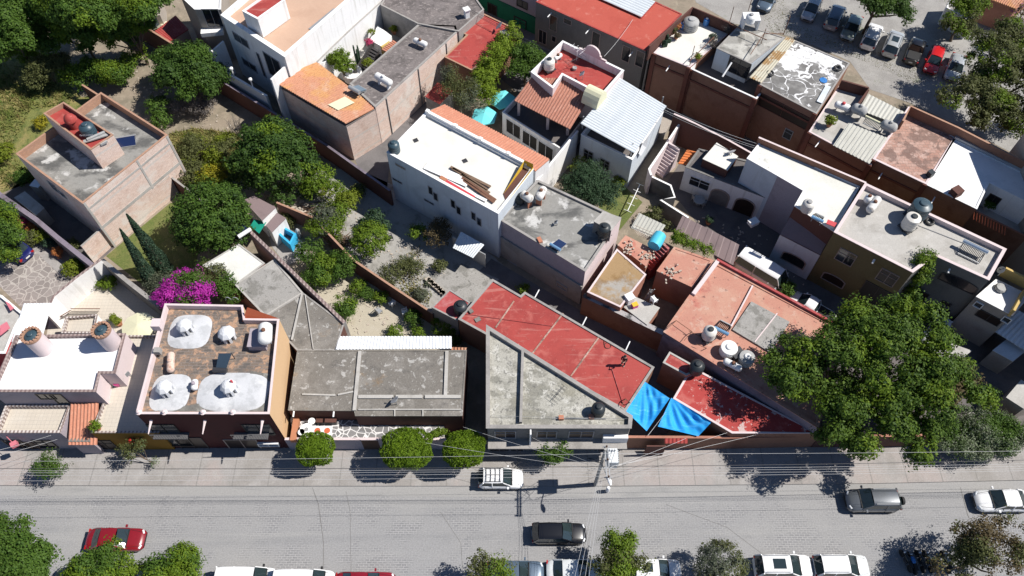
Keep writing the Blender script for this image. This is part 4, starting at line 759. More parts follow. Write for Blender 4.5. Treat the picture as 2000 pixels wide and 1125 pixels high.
# --- B31..B36 middle right
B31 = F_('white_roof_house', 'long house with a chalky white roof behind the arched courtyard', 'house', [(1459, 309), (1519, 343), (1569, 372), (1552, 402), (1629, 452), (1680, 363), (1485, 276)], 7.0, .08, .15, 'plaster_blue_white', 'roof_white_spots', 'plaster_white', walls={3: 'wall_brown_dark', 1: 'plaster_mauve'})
wall_run('parapet_wall', 'brown back parapet of the chalky white roof', [(1482, 268), (1600, 318), (1692, 357)], 7.6, .2, 'wall_brown', base=0, cap='plaster_pink')
B33 = F_('arched_house', 'white fronted house with one wide arched window and a brown roof skirt', 'house', [(1524, 458), (1602, 498), (1632, 450), (1556, 400)], 4.2, .05, .15, 'plaster_blue_white', 'sheet_brown', 'sheet_brown')
m = MB(); m.face([P(1524, 457, 4.3), P(1602, 497, 4.3), P(1627, 452, 5.8), P(1550, 410, 5.8)]); m.build('skirt_roof', 'sheet_brown', B33.root)
wframe(B33, 0, 1550, 507, 2.2, 1.3, 'arch', 'frame_stone', 'glass_dark')
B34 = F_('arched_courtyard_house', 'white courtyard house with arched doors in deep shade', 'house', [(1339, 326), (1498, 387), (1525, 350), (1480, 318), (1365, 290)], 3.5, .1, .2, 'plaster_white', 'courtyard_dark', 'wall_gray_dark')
wframe(B34, 0, 1366, 358, 2.0, 1.2, 'window', 'frame_white', 'glass_dark'); wframe(B34, 0, 1405, 386, 1.8, 2.2, 'arch', 'frame_stone', 'wall_gray_dark'); wframe(B34, 0, 1453, 405, 1.9, 2.4, 'arch', 'frame_stone', 'pane_brown')
F_('roof_room', 'tan topped room on the courtyard house with a small dish', 'roof room', [(1373, 310), (1400, 279), (1441, 305), (1421, 332)], 4.6, 0, wall='wall_brown_dark', roof='roof_cream', base=3.3)
m = sheet([P(1324, 320, 2.5), P(1352, 323, 2.5), P(1367, 298, 3.0), P(1342, 292, 3.0)], .32, .07, .06, 'round', 1); o = m.build('tile_canopy', 'tile_bright'); tag(o, 'bright orange tile canopy beside the outdoor stairs', 'canopy')
m = sheet([P(1317, 455, 2.5), P(1432, 518, 2.5), P(1444, 478, 3.1), P(1333, 421, 3.1)], 1.2, .03, .06, 'flat'); o = m.build('carport_roof', 'sheet_brown'); tag(o, 'dull brown carport roof next to the white minibus', 'carport')
wall_run('patio_wall', 'wall in shade along the top of the outdoor stairs', [(1316, 222), (1340, 232), (1420, 272), (1470, 300)], 4.0, .2, 'wall_brown_dark', cap='plaster_pink')
wall_run('stair_wall', 'sloping white stair wall beside the dark lane', [(1333, 233), (1300, 283), (1268, 330), (1272, 342)], 3.0, .22, 'plaster_pink', cap='plaster_white')
wall_run('stair_wall', 'pale low wall below the outdoor stairs', [(1268, 342), (1310, 362), (1318, 385), (1290, 390), (1345, 425)], 2.2, .2, 'wall_gray_dark', cap='plaster_white')
def steps(name, label, p0, z0, p1, z1, n, w, mat):
    a_, c_ = P(p0[0], p0[1], z0), P(p1[0], p1[1], z1); d = c_-a_; d.z = 0; L = d.length; d.normalize(); ang = math.atan2(d.y, d.x); m = MB(); root = thing(name, label, 'stairs', (a_.x, a_.y, 0))
    for i in range(n):
        z = z0+(z1-z0)*(i+1)/n; c = a_+d*(L*(i+.5)/n); m.box((c.x, c.y, z/2), (L/n, w, z), ang)
    m.build('tread', mat, root); m = MB(); s_ = Vector((-d.y, d.x, 0))*(w/2+.08)
    m.face([a_+s_, c_+s_, c_+s_+Vector((0, 0, .4)), a_+s_+Vector((0, 0, .4))]); m.bar(a_+s_+Vector((0, 0, .3)), c_+s_+Vector((0, 0, .3)), .14, .5); m.build('side_wall', mat, root); return root
steps('stairs', 'white outdoor stairs climbing to the alley door', (1284, 340), .1, (1318, 284), 2.8, 10, 1.4, 'plaster_pink')
steps('stairs', 'red steps climbing between the rusty roof and the salmon roof', (1262, 524), 1.4, (1300, 477), 3.6, 9, 1.1, 'roof_red_worn')
B32 = F_('olive_house', 'tall olive house with a pale grey roof, tanks and a solar heater', 'house', [(1629, 453), (1783, 532), (1828, 500), (1932, 547), (1966, 486), (1690, 357)], 7.7, .5, .25, 'wall_olive', 'roof_light', 'plaster_pink', walls={2: 'wall_stone_gray', 1: 'wall_stone_gray'})
for px, py in ((1652, 502), (1733, 542)): wframe(B32, 0, px, py, 1.5, 1.6, 'window', 'frame_stone', 'glass_dark')
wframe(B32, 0, 1628, 546, 2.0, 1.1, 'arch', 'frame_stone', 'pane_brown'); wframe(B32, 0, 1708, 575, 2.4, 2.4, 'door', 'frame_dark', 'iron_black'); wframe(B32, 2, 1873, 552, 3.0, 1.2, 'arch', 'frame_dark', 'glass_dark')
for e_, px, py in ((0, 1708, 507), (2, 1855, 525)): spout(B32, e_, px, py, .45, .09)
B36 = F_('beige_house', 'beige walled house with a small white roof terrace at the right edge', 'house', [(1907, 579), (1978, 616), (2012, 577), (1946, 545)], 5.7, .06, .12, 'wall_beige', 'roof_bright', 'plaster_white')
for px, py, w, h in ((1832, 607, 1.4, 1.5), (1848, 593, .7, .4), (1793, 575, 1.5, 1.2)): wframe(B32, 2, px, py, w, h, 'window', 'frame_dark', 'pane_brown')
wframe(B36, 0, 1931, 620, 1.9, .9, 'window', 'frame_dark', 'pane_brown')
for px, py in ((1911, 595), (1966, 624)): wframe(B36, 0, px, py, .55, .6, 'slit', 'frame_white', 'glass_grey', .12)
m = MB(); p = P(1953, 564, 5.7); m.lathe([(.45, 0), (.5, .15), (.4, .3)], p, 12); m.build('roof_vent', 'tank_concrete', B36.root)
m = MB(); m.bar(P(1958, 530, 6.2), P(2010, 556, 6.2), .2, 1.2); m.bar(P(1998, 570, 6.0), P(1975, 612, 6.0), .2, 1.0); m.build('parapet', 'yellow_ochre', B36.root)
m = sheet([P(1944, 648, 3.2), P(1988, 606, 3.4), P(2050, 640, 3.4), P(2010, 690, 3.2)], .4, .06, .04, 'wave', 1); o = m.build('metal_canopy', 'corr_white'); tag(o, 'white ribbed canopy partly in shade below the beige house', 'canopy')
F_('shed', 'low grey blue roof in deep shade below the ribbed canopy', 'shed', [(1940, 684), (1978, 705), (2010, 680), (1970, 660)], 2.6, 0, wall='wall_beige', roof='corr_metal')
F_('shed', 'pale roof corner in shade at the right edge above the hedge', 'shed', [(1966, 776), (2000, 798), (2050, 780), (1995, 742)], 2.6, 0, wall='wall_beige', roof='roof_light')
F_('shed', 'half hidden pale slab roof behind the big tree', 'shed', [(1820, 690), (1868, 708), (1897, 685), (1850, 668)], 2.6, 0, wall='plaster_pink', roof='roof_light')
F_('shed', 'grey slab between the big tree and the low hedge', 'shed', [(1895, 822), (1945, 822), (1934, 806), (1893, 806)], 2.4, 0, wall='plaster_gray', roof='roof_light')
F_('added_shade_house', 'unseen plain beige house added beyond the right edge to shade the yard', 'house', None, 12, .4, .2, 'wall_beige', 'roof_light', xy=[(48, 30), (60, 30), (60, 52), (48, 52)])  # added out of view to cast shade over the right corner
wall_run('street_wall', 'red brown street wall under the low hedge', [(1600, 852), (1800, 850), (2060, 838)], 2.4, .22, 'wall_brown_dark', cap='wall_terracotta')
# --- top centre
B37 = F_('red_roof_house', 'two storey grey house with a faded red roof across the alley', 'house', [(1047, 3), (1261, 99), (1332, 27), (1280, 3), (1252, 34), (1120, -30)], 5.8, .05, .15, 'wall_stone_gray', 'roof_red_orange', 'roof_red')
m = sheet([P(1165, -6, 6.0), P(1253, 33, 6.0), P(1280, 3, 6.1), P(1190, -38, 6.1)], .4, .05, .04, 'wave', 1); m.build('sheet_roof', 'corr_metal', B37.root)
for px, py in ((1081, 45), (1164, 78), (1223, 105), (1250, 115)): wframe(B37, 0, px, py, .9, 2.0, 'door', 'frame_stone', 'glass_dark')
wframe(B37, 0, 1109, 42, .9, .6, 'window', 'frame_stone', 'glass_dark'); wframe(B37, 0, 1060, 72, 1.0, 1.8, 'door', 'frame_stone', 'glass_dark'); wframe(B37, 0, 1082, 76, .5, .7, 'window', 'frame_stone', 'glass_dark')
for px, py in ((1077, 25), (1151, 57), (1236, 101)): spout(B37, 0, px, py, .8)
xy = [P(895, -5, 0), P(1046, 66, 0), P(1115, -50, 0), P(960, -130, 0)]
B38 = F_('green_base_house', 'mauve house with an emerald green painted base on the alley', 'house', None, 6.2, .3, .2, 'plaster_mauve', 'roof_gray', xy=xy)
gb = MB(); a_, c_ = Vector((xy[0].x, xy[0].y, 0)), Vector((xy[1].x, xy[1].y, 0)); d = (c_-a_).normalized(); nn = Vector((d.y, -d.x, 0)); gb.box((a_+c_)/2+nn*.05+Vector((0, 0, 1.2)), ((c_-a_).length, .14, 2.4), axes=(d, nn, Vector((0, 0, 1)))); gb.build('wall_base', 'wall_green', B38.root)
wframe(B38, 0, 1020, 8, 1.4, .9, 'window', 'frame_dark', 'glass_dark', face=(a_, c_)); wframe(B38, 0, 962, 22, 1.2, 2.0, 'door', 'frame_dark', 'pane_brown', .12, face=(a_+nn*.12, c_+nn*.12)); wframe(B38, 0, 1016, 46, 1.6, 1.4, 'window', 'frame_dark', 'wall_green', .12, face=(a_+nn*.12, c_+nn*.12))
# --- top right corner
b = F_('tile_house', 'house with an orange tile roof in the top right corner', 'house', [(1926, -6), (1984, 16), (2040, -40), (1970, -70)], 3.4, 0, wall='wall_terracotta', roof='roof_gray')
sheet([P(1924, -5, 3.5), P(1985, 18, 3.5), P(2040, -45, 4.3), P(1968, -75, 4.3)], .3, .08, .08).build('tiled_roof', 'tile_orange', b.root)
wall_run('garden_wall', 'white wall corner behind the leafy trees at the top right', [(1862, -10), (1850, 14), (1900, 45)], 2.4, .2, 'plaster_white')
# ================================================================== plants
leafmat('leaf_dark', (.026, .062, .014), (.07, .125, .022), (.05, .10, .016)); leafmat('leaf_mid', (.04, .09, .014), (.095, .165, .025), (.065, .12, .016))
leafmat('leaf_bright', (.07, .135, .012), (.16, .23, .02), (.12, .18, .014)); leafmat('leaf_lime', (.12, .17, .012), (.2, .23, .025), (.15, .19, .02))
leafmat('leaf_ball', (.085, .155, .010), (.15, .235, .014), (.11, .18, .012), .28); leafmat('leaf_olive', (.075, .09, .03), (.13, .14, .05), (.09, .10, .035))
leafmat('leaf_gray', (.075, .095, .06), (.13, .145, .1), (.1, .11, .065)); leafmat('leaf_feather', (.03, .065, .032), (.06, .1, .05), (.04, .08, .035)); leafmat('leaf_cypress', (.022, .05, .03), (.05, .085, .05), (.035, .065, .04), .1)
leafmat('leaf_brown', (.085, .065, .03), (.15, .115, .06), (.11, .085, .04)); leafmat('leaf_magenta', (.40, .02, .31), (.56, .06, .46), (.28, .02, .22), .35); leafmat('leaf_yellow', (.26, .24, .01), (.36, .31, .03), (.2, .2, .02))
leafmat('leaf_big', (.026, .062, .012), (.115, .185, .02), (.07, .125, .016)); leafmat('leaf_pink', (.5, .03, .12), (.6, .08, .2), (.4, .05, .1)); leafmat('leaf_orange', (.5, .18, .05), (.55, .25, .1), (.35, .1, .04)); leafmat('twig', (.1, .09, .085), (.16, .14, .13), (.12, .11, .1), .0)
leafmat('leaf_hedge', (.13, .2, .012), (.2, .27, .025), (.10, .16, .012)); leafmat('leaf_flecked', (.05, .1, .02), (.3, .32, .24), (.06, .1, .025)); leafmat('leaf_purple', (.2, .05, .3), (.32, .1, .42), (.1, .04, .14)); leafmat('leaf_rusty', (.12, .05, .02), (.2, .1, .03), (.1, .06, .02))
def quads(name, pos, nrm, size, mat, parent, rng, aspect=.6, stretch=None):
    """one mesh of many small leaf faces"""
    N = len(pos); r = rng.normal(size=(N, 3)); a = np.cross(nrm, r); a /= np.linalg.norm(a, axis=1)[:, None]+1e-9; b = np.cross(nrm, a)
    if stretch is not None: a, b = stretch, np.cross(nrm, stretch); b /= np.linalg.norm(b, axis=1)[:, None]+1e-9
    s = (size*rng.uniform(.6, 1.4, N))[:, None]/2
    V = np.stack([pos-a*s, pos-b*s*aspect, pos+a*s, pos+b*s*aspect], 1).reshape(-1, 3)
    loc = np.zeros(3); q = parent
    while q is not None: loc += np.array(q.location); q = q.parent
    V = V-loc; me = bpy.data.meshes.new(name); me.vertices.add(4*N); me.vertices.foreach_set('co', V.astype(np.float32).ravel())
    me.loops.add(4*N); me.loops.foreach_set('vertex_index', np.arange(4*N, dtype=np.int32)); me.polygons.add(N); me.polygons.foreach_set('loop_start', np.arange(0, 4*N, 4, dtype=np.int32))
    me.update(calc_edges=True); me.validate(); me.materials.append(MATS[mat]); o = bpy.data.objects.new(name, me); COL.objects.link(o); o.parent = parent; return o
def unit(rng, n):
    v = rng.normal(size=(n, 3)); return v/np.linalg.norm(v, axis=1)[:, None]
def crown_pts(blobs, rng, dens=1.0, clump=.55, lump=.22, fill=.25, sparse=.8):
    Pp, Nn = [], []
    for (cx, cy, cz, rx, ry, rz) in blobs:
        c = np.array([cx, cy, cz]); R3 = np.array([rx, ry, rz]); area = 4*math.pi*((rx*ry+rx*rz+ry*rz)/3)
        k = max(10, int(area/(clump*clump*1.1)*sparse)); d = unit(rng, k); d[:, 2] = np.where(d[:, 2] < -.3, -d[:, 2]*.6, d[:, 2]); d /= np.linalg.norm(d, axis=1)[:, None]
        rr = rng.uniform(1-lump*1.6, 1+lump*.6, k); ins = rng.random(k) < fill; rr[ins] *= rng.uniform(.45, .9, ins.sum()); cc = c+d*R3*rr[:, None]
        cr = clump*rng.uniform(.55, 1.35, k); m = max(6, int(26*dens)); idx = np.repeat(np.arange(k), m); u = unit(rng, k*m); rad_ = rng.random(k*m)**.45
        p = cc[idx]+u*(cr[idx]*rad_)[:, None]*np.array([1, 1, .75]); n = u*.8+d[idx]*.7+rng.normal(size=(k*m, 3))*.45+np.array([0, 0, .35]); Pp.append(p); Nn.append(n/np.linalg.norm(n, axis=1)[:, None])
    return np.concatenate(Pp), np.concatenate(Nn)
def trunk_mesh(base, tips, r=.16, parent=None, mat='bark', seed=0):
    rng = random.Random(seed); m = MB(smooth=False); b = Vector(base); cx = sum(t[0] for t in tips)/len(tips); cy = sum(t[1] for t in tips)/len(tips); cz = min(t[2] for t in tips)
    fork = Vector((b.x*.6+cx*.4, b.y*.6+cy*.4, b.z+(cz-b.z)*.55)); m.tube([b, b.lerp(fork, .5)+Vector((rng.uniform(-.1, .1), rng.uniform(-.1, .1), 0)), fork], [r*1.3, r, r*.8], 8)
    for t in tips: m.tube([fork, fork.lerp(Vector(t), .5)+Vector((rng.uniform(-.2, .2), rng.uniform(-.2, .2), .1)), Vector(t)], [r*.65, r*.45, r*.18], 6)
    return m.build('trunk', mat, parent)
SEED = [100]
def tree(name, label, blobs, mat='leaf_mid', leaf=.2, dens=1.0, clump=.55, cat='tree', group=None, base=None, r=.15, lump=.22, mats2=None, bark='bark', z0=0.0, fill=.25, trunk=True, sparse=.8, lobes=None, loose=False):
    """blobs: (px, py, height, radius[, vertical radius[, depth radius]]) seen in the photo"""
    SEED[0] += 1; rng = np.random.default_rng(SEED[0]); bl = []
    for q in blobs:
        p = P(q[0], q[1], q[2]); rz = q[4] if len(q) > 4 else q[3]*.8; ry = q[5] if len(q) > 5 else q[3]; bl.append((p.x, p.y, p.z, q[3], ry, rz))
    bx = sum(b[0] for b in bl)/len(bl); by = sum(b[1] for b in bl)/len(bl)
    if base: bp = P(base[0], base[1], z0); bx, by = bp.x, bp.y
    root = thing(name, label, cat, (bx, by, z0), group=group); tips = bl
    if lobes is None: lobes = lump > .2 and max(b[3] for b in bl) >= 1.5
    if lobes:
        sb = []
        for (cx, cy, cz, rx, ry, rz) in bl:
            if rx < .95: sb.append((cx, cy, cz, rx, ry, rz)); continue
            k = int(5+rx*2.6) if not loose else int(3+rx*1.7)
            for d in unit(rng, k):
                d[2] = abs(d[2])*.9-.15; f = rng.uniform(.5, .85) if not loose else rng.uniform(.45, 1.12); q = rx*rng.uniform(.34, .52) if not loose else min(1.35, rx*rng.uniform(.22, .42))
                sb.append((cx+d[0]*rx*f, cy+d[1]*ry*f, cz+d[2]*rz*f+rng.uniform(-.3, .3), q, q, q*.85))
        bl = sb; clump = min(clump, .5)
    p, n = crown_pts(bl, rng, dens, clump, lump, fill, sparse)
    p[:, 2] = np.maximum(p[:, 2], z0+.05)
    if mats2:
        sel = rng.random(len(p)); k = (np.sin(p[:, 0]*1.3+SEED[0])+np.sin(p[:, 1]*1.7+2)+rng.normal(size=len(p))*.5) > mats2[1]
        quads('crown', p[~k], n[~k], leaf, mat, root, rng)
        if k.sum(): quads('blossom' if mats2[2:] else 'crown', p[k], n[k], leaf, mats2[0], root, rng)
    else: quads('crown', p, n, leaf, mat, root, rng)
    if trunk: trunk_mesh((bx, by, z0), [(b[0], b[1], b[2]) for b in tips], r, root, bark, SEED[0])
    return root
# --- top left wood edge
tree('tree', 'large dark green tree filling the top left corner', [(10, 30, 7, 3.2), (40, 70, 5.5, 2.6), (-30, 90, 5, 3), (20, 5, 7.5, 3)], 'leaf_mid', .26, .9, .7)
tree('tree', 'wide leafy tree at the top edge left of the pale green wall', [(140, 15, 8, 3.0), (185, 22, 8.5, 3.0), (160, -10, 9, 3.5), (120, -5, 8, 3), (90, 0, 7, 2.4), (120, 45, 5.5, 2.6), (170, 50, 5.5, 2.4), (95, 75, 4, 2.2)], 'leaf_mid', .25, 1.0, .65, mats2=('leaf_bright', .5))  # low blobs added to cover and shade the ground below the crown
tree('tree', 'spreading green tree overhanging the brown perimeter wall', [(240, 15, 8, 2.6), (270, 10, 8.4, 2.4), (245, 45, 6.5, 1.4), (285, 25, 7.4, 1.4), (225, 35, 7.4, 2.0), (220, 55, 5, 2.4), (265, 45, 5, 2.0), (290, 5, 8, 2.2), (185, 78, 3.4, 2.0), (235, 78, 3.4, 1.8)], 'leaf_mid', .24, 1.0, .6, mats2=('leaf_bright', .5))  # lower blobs here are also added, to hide and shade the ground
tree('bush', 'yellow green bush at the left edge above the weedy field', [(25, 105, 1.6, 1.5), (60, 112, 1.4, 1.3)], 'leaf_bright', .2, .9, .5, 'bush', r=.06)
tree('bush', 'dull olive bush left of the bright green bush', [(95, 140, 1.9, 2.2), (75, 155, 1.4, 1.4), (115, 128, 1.7, 1.6)], 'leaf_olive', .2, .9, .5, 'bush', r=.07)
tree('bush', 'wide bright green bush above the raw brick house', [(175, 145, 1.7, 2.0), (215, 135, 2, 2.2), (235, 150, 1.4, 1.3), (145, 150, 1.4, 1.6)], 'leaf_bright', .2, .9, .5, 'bush', r=.07, mats2=('leaf_mid', .3))
tree('bush', 'small green bush at the end of the dirt patch', [(262, 108, 1.2, 1.3), (275, 100, 1, .8)], 'leaf_bright', .2, .8, .45, 'bush', r=.05)
tree('broad_tree', 'broad dark round tree beside the brown perimeter wall', [(365, 125, 4.4, 2.8), (345, 155, 3.6, 2.3), (390, 165, 3.6, 2.4), (410, 150, 3.4, 1.8), (340, 120, 3.6, 2.0)], 'leaf_dark', .24, 1.0, .6, mats2=('leaf_mid', .5))
tree('bush', 'green bush beside the ash grey bare shrub', [(308, 208, 1.5, 1.3), (316, 235, 1.2, 1.1)], 'leaf_mid', .2, .9, .45, 'bush', r=.05)
def bare(name, label, px, py, h, r, seed, cat='shrub', z0=0.0, mat='twig', n=60):
    rng = random.Random(seed); b = P(px, py, z0); root = thing(name, label, cat, tuple(b)); m = MB()
    for i in range(n):
        t = rng.uniform(0, 6.28); e = rng.uniform(.3, 1.3); L = h*rng.uniform(.5, 1.1); q = b+Vector((math.cos(t)*r*rng.uniform(.3, 1), math.sin(t)*r*rng.uniform(.3, 1), L)); mid = b.lerp(q, .5)+Vector((rng.uniform(-.2, .2), rng.uniform(-.2, .2), .1))
        m.tube([b, mid, q], [.03, .018, .008], 4)
        for k in range(4): s_ = mid.lerp(q, rng.random()); m.tube([s_, s_+Vector((rng.uniform(-.4, .4), rng.uniform(-.4, .4), rng.uniform(0, .5)))], [.012, .006], 3)
    m.build('branches', mat, root); return root
o = tree('grey_shrub', 'ash grey leafless shrub below the broad dark tree', [(350, 210, 1.2, 1.3), (385, 203, 1.3, 1.4), (405, 210, 1.1, 1.1)], 'twig', .13, 1.0, .45, 'shrub', r=.06, bark='bark_pale')
bare('bare_tree', 'thin bare tree at the edge of the shadow on the dirt', 470, 270, 3.2, .9, 7, 'tree', n=26)
tree('bush', 'sprawling olive yellow bush in the weeds by the raw brick house', [(385, 285, 1.0, 1.8, .9), (420, 300, 1.0, 1.8, .9), (365, 310, .8, 1.4, .8), (440, 275, .8, 1.2, .7)], 'leaf_olive', .18, .8, .5, 'bush', r=.05, mats2=('leaf_lime', .4))
tree('bush', 'bright yellow green bush above the dense round tree', [(410, 347, 1.5, 1.4), (425, 340, 1.3, 1.0)], 'leaf_yellow', .18, .9, .45, 'bush', r=.05, mats2=('leaf_lime', -.2))
tree('bush', 'dull green bush between the raw brick house and the yellow green bush', [(370, 345, 1.2, 1.2), (385, 330, 1.2, 1.0)], 'leaf_olive', .18, .9, .45, 'bush', r=.05)
tree('tree', 'big dark leafy tree in the middle of the left yards', [(520, 280, 4.6, 2.8), (555, 300, 4.6, 2.6), (495, 315, 3.6, 2.4), (590, 318, 3.6, 1.6), (545, 340, 3.6, 2.3), (515, 345, 3, 2.0), (540, 262, 4.4, 2.0)], 'leaf_dark', .25, 1.0, .7, lump=.32, mats2=('leaf_bright', .9), sparse=.65)
tree('bush', 'dark bush tucked under the big dark leafy tree above the shed', [(555, 385, 1.5, 1.4), (470, 355, 1.8, 1.3)], 'leaf_dark', .2, .9, .5, 'bush', r=.05)
tree('round_tree', 'dense round dark green tree at the corner of the lawn', [(413, 425, 3.9, 3.5, 3.0), (395, 445, 3.0, 2.6), (440, 450, 3.0, 2.5), (430, 405, 3.6, 2.4)], 'leaf_mid', .22, 1.1, .5, lump=.14, mats2=('leaf_dark', .7))
tree('citrus_tree', 'round citrus tree nearest the dark leafy tree', [(620, 350, 2.3, 1.7), (612, 362, 2, 1.4)], 'leaf_bright', .17, 1.0, .42, group=None, r=.08, lump=.18)
tree('citrus_tree', 'yellowish citrus tree just below the first citrus tree', [(650, 378, 2.0, 1.2), (675, 398, 1.9, 1.2), (662, 412, 1.7, 1.1), (688, 385, 1.8, .9)], 'leaf_lime', .17, 1.0, .4, r=.07, mats2=('leaf_bright', .2))
tree('citrus_tree', 'citrus tree with a hazy grey lower side by the brown wall', [(635, 425, 2.0, 1.4), (645, 440, 1.8, 1.4), (622, 445, 1.6, 1.2)], 'leaf_bright', .16, 1.0, .4, r=.07, mats2=('leaf_gray', .4))
tree('citrus_tree', 'almost spherical citrus tree standing on the grey yard', [(723, 468, 2.2, 1.75, 1.5)], 'leaf_bright', .16, 1.5, .38, r=.08, lump=.1)
tree('shrub', 'dark spiky shrub behind the spherical citrus tree', [(735, 425, 1.3, .9), (715, 432, 1.1, .7), (748, 440, 1, .7)], 'leaf_feather', .22, .7, .4, 'shrub', r=.04)
tree('shrub', 'small green shrub left of the dry brown shrub', [(817, 455, 1.1, .9)], 'leaf_bright', .16, 1.0, .35, 'shrub', r=.04)
tree('shrub', 'dry brown shrub at the foot of the white block', [(855, 460, 1.5, 1.3), (860, 445, 1.6, 1.0)], 'leaf_brown', .15, .9, .4, 'shrub', r=.05)
tree('shrub', 'wispy olive shrub at the edge of the paved corner', [(765, 535, .9, 1.3), (785, 520, .8, 1.0), (810, 525, .7, 1.0)], 'leaf_olive', .14, .7, .4, 'shrub', r=.04)
def agave(name, label, px, py, r, n=34, z0=0.0, mat='leaf_gray', cat='agave', up=.7):
    b = P(px, py, z0); root = thing(name, label, cat, tuple(b)); m = MB(); rng = random.Random(int(px))
    for i in range(n):
        t = 2.4*i+rng.uniform(-.2, .2); e = .25+1.1*(1-i/n); L = r*rng.uniform(.8, 1.1); dx, dy = math.cos(t), math.sin(t); w = .06*r+.02
        mid = b+Vector((dx*L*.5*math.sin(e), dy*L*.5*math.sin(e), L*.5*math.cos(e)*up+.12)); tip = b+Vector((dx*L*math.sin(e), dy*L*math.sin(e), L*math.cos(e)*up*.8+.1)); s_ = Vector((-dy*w, dx*w, 0)); b0 = b+Vector((dx*.05, dy*.05, .05))
        m.face([b0-s_*.6, b0+s_*.6, mid+s_, mid-s_]); m.face([mid-s_, mid+s_, tip])
    m.build('leaves', mat, root); return root
agave('agave', 'spiky agave among the dry grass of the yard', 797, 518, 1.3)
agave('agave', 'small agave beside the stony path in the yard', 838, 555, .7)
tree('bush', 'dark green bush standing left in the pair behind the grey coped wall', [(606, 492, 1.7, 1.35)], 'leaf_mid', .17, 1.1, .42, 'bush', r=.06)
tree('bush', 'tall bushy tree against the grey coped wall over the sand garden', [(622, 535, 2.0, 1.5), (634, 520, 1.9, 1.2), (612, 548, 1.6, 1.1)], 'leaf_bright', .17, 1.1, .42, 'tree', r=.07, mats2=('leaf_mid', .5))
tree('bush', 'darker round bush against the brown dividing wall', [(668, 512, 1.8, 1.4), (660, 528, 1.5, 1.2)], 'leaf_mid', .17, 1.1, .42, 'bush', r=.06)
tree('bush', 'green bush at the wall foot on the left of the sand garden', [(675, 598, 1.2, 1.1), (680, 608, 1.0, .9)], 'leaf_bright', .15, 1.2, .36, 'bush', r=.05, mats2=('leaf_mid', .5))
for lab, px, py, r_, mt in (('ragged olive bush at the yard end of the rubble heap', 560, 430, .8, 'leaf_olive'), ('grassy bush between two citrus trees and the wall', 655, 468, .8, 'leaf_olive'), ('green bush in the middle strip of the sand garden', 715, 575, .7, 'leaf_mid'), ('pale bush by the stones of the dry bed', 822, 575, .7, 'leaf_gray'), ('low olive bush on the paved corner edge', 858, 520, .7, 'leaf_olive'), ('bush under the big dark leafy tree beside the yard', 602, 372, 1.0, 'leaf_mid'), ('straggly bush at the foot of the brick perimeter wall', 700, 372, .8, 'leaf_olive'), ('low bush by the brown wall above the sand garden', 743, 580, .7, 'leaf_bright'), ('trailing bush in the shade of the dividing wall', 700, 560, .8, 'leaf_bright'), ('dark bush behind the white garden chairs', 808, 622, .85, 'leaf_mid'), ('leafy bush in the corner below the little red annex', 868, 638, 1.1, 'leaf_bright'),
                        ('first small bush along the white corrugated canopy', 772, 648, .7, 'leaf_bright'), ('second small bush along the white corrugated canopy', 818, 650, .6, 'leaf_bright'), ('bush in the shade at the end of the corrugated canopy', 885, 668, .7, 'leaf_mid'), ('seedling bush on the narrow lane below the tank house', 1022, 565, .6, 'leaf_bright')):
    tree('bush', lab, [(px, py, r_*.8, r_)], mt, .15, 1.1, .34, 'bush', r=.03)
tree('feathery_tree', 'feathery dark grey green tree in front of the pale blue house', [(1150, 360, 3.2, 2.3), (1125, 372, 2.8, 1.6), (1178, 378, 2.8, 1.7), (1160, 390, 2.4, 1.6), (1145, 345, 3.2, 1.5)], 'leaf_feather', .15, 1.3, .5, lump=.25)
tree('bush', 'lime green shrub between the feathery tree and the pale blue house', [(1134, 328, 1.5, 1.1), (1150, 335, 1.2, .9)], 'leaf_lime', .18, .9, .4, 'bush', r=.04)
tree('bush', 'small plant by the path beside the feathery tree', [(1210, 352, .7, .6)], 'leaf_lime', .16, .9, .3, 'bush', r=.03)
tree('wispy_tree', 'wispy grey tree leaning over the turquoise parasols', [(890, 150, 4.6, 1.7), (905, 185, 4.0, 1.9), (920, 205, 3.4, 1.5), (878, 175, 4.0, 1.3)], 'leaf_gray', .14, .6, .5, bark='bark_pale', r=.1, lump=.35, mats2=('leaf_olive', -.2))
tree('hedge', 'tall bright green hedge between the red roof and the garden', [(1000, 82, 3.6, .9, 2.6), (985, 100, 3.6, 1.0, 2.6), (968, 120, 3.5, 1.1, 2.6), (952, 142, 3.4, 1.2, 2.4), (940, 165, 3.2, 1.3, 2.2), (950, 190, 2.6, 1.3, 1.8)], 'leaf_hedge', .17, 1.1, .4, 'hedge', r=.05)
tree('tree', 'dark green tree between the bright hedge and the pink house', [(1022, 108, 3.8, 1.8), (1030, 130, 3.2, 1.7), (1010, 140, 3.2, 1.4), (1045, 115, 3.2, 1.2)], 'leaf_mid', .2, 1.0, .5)
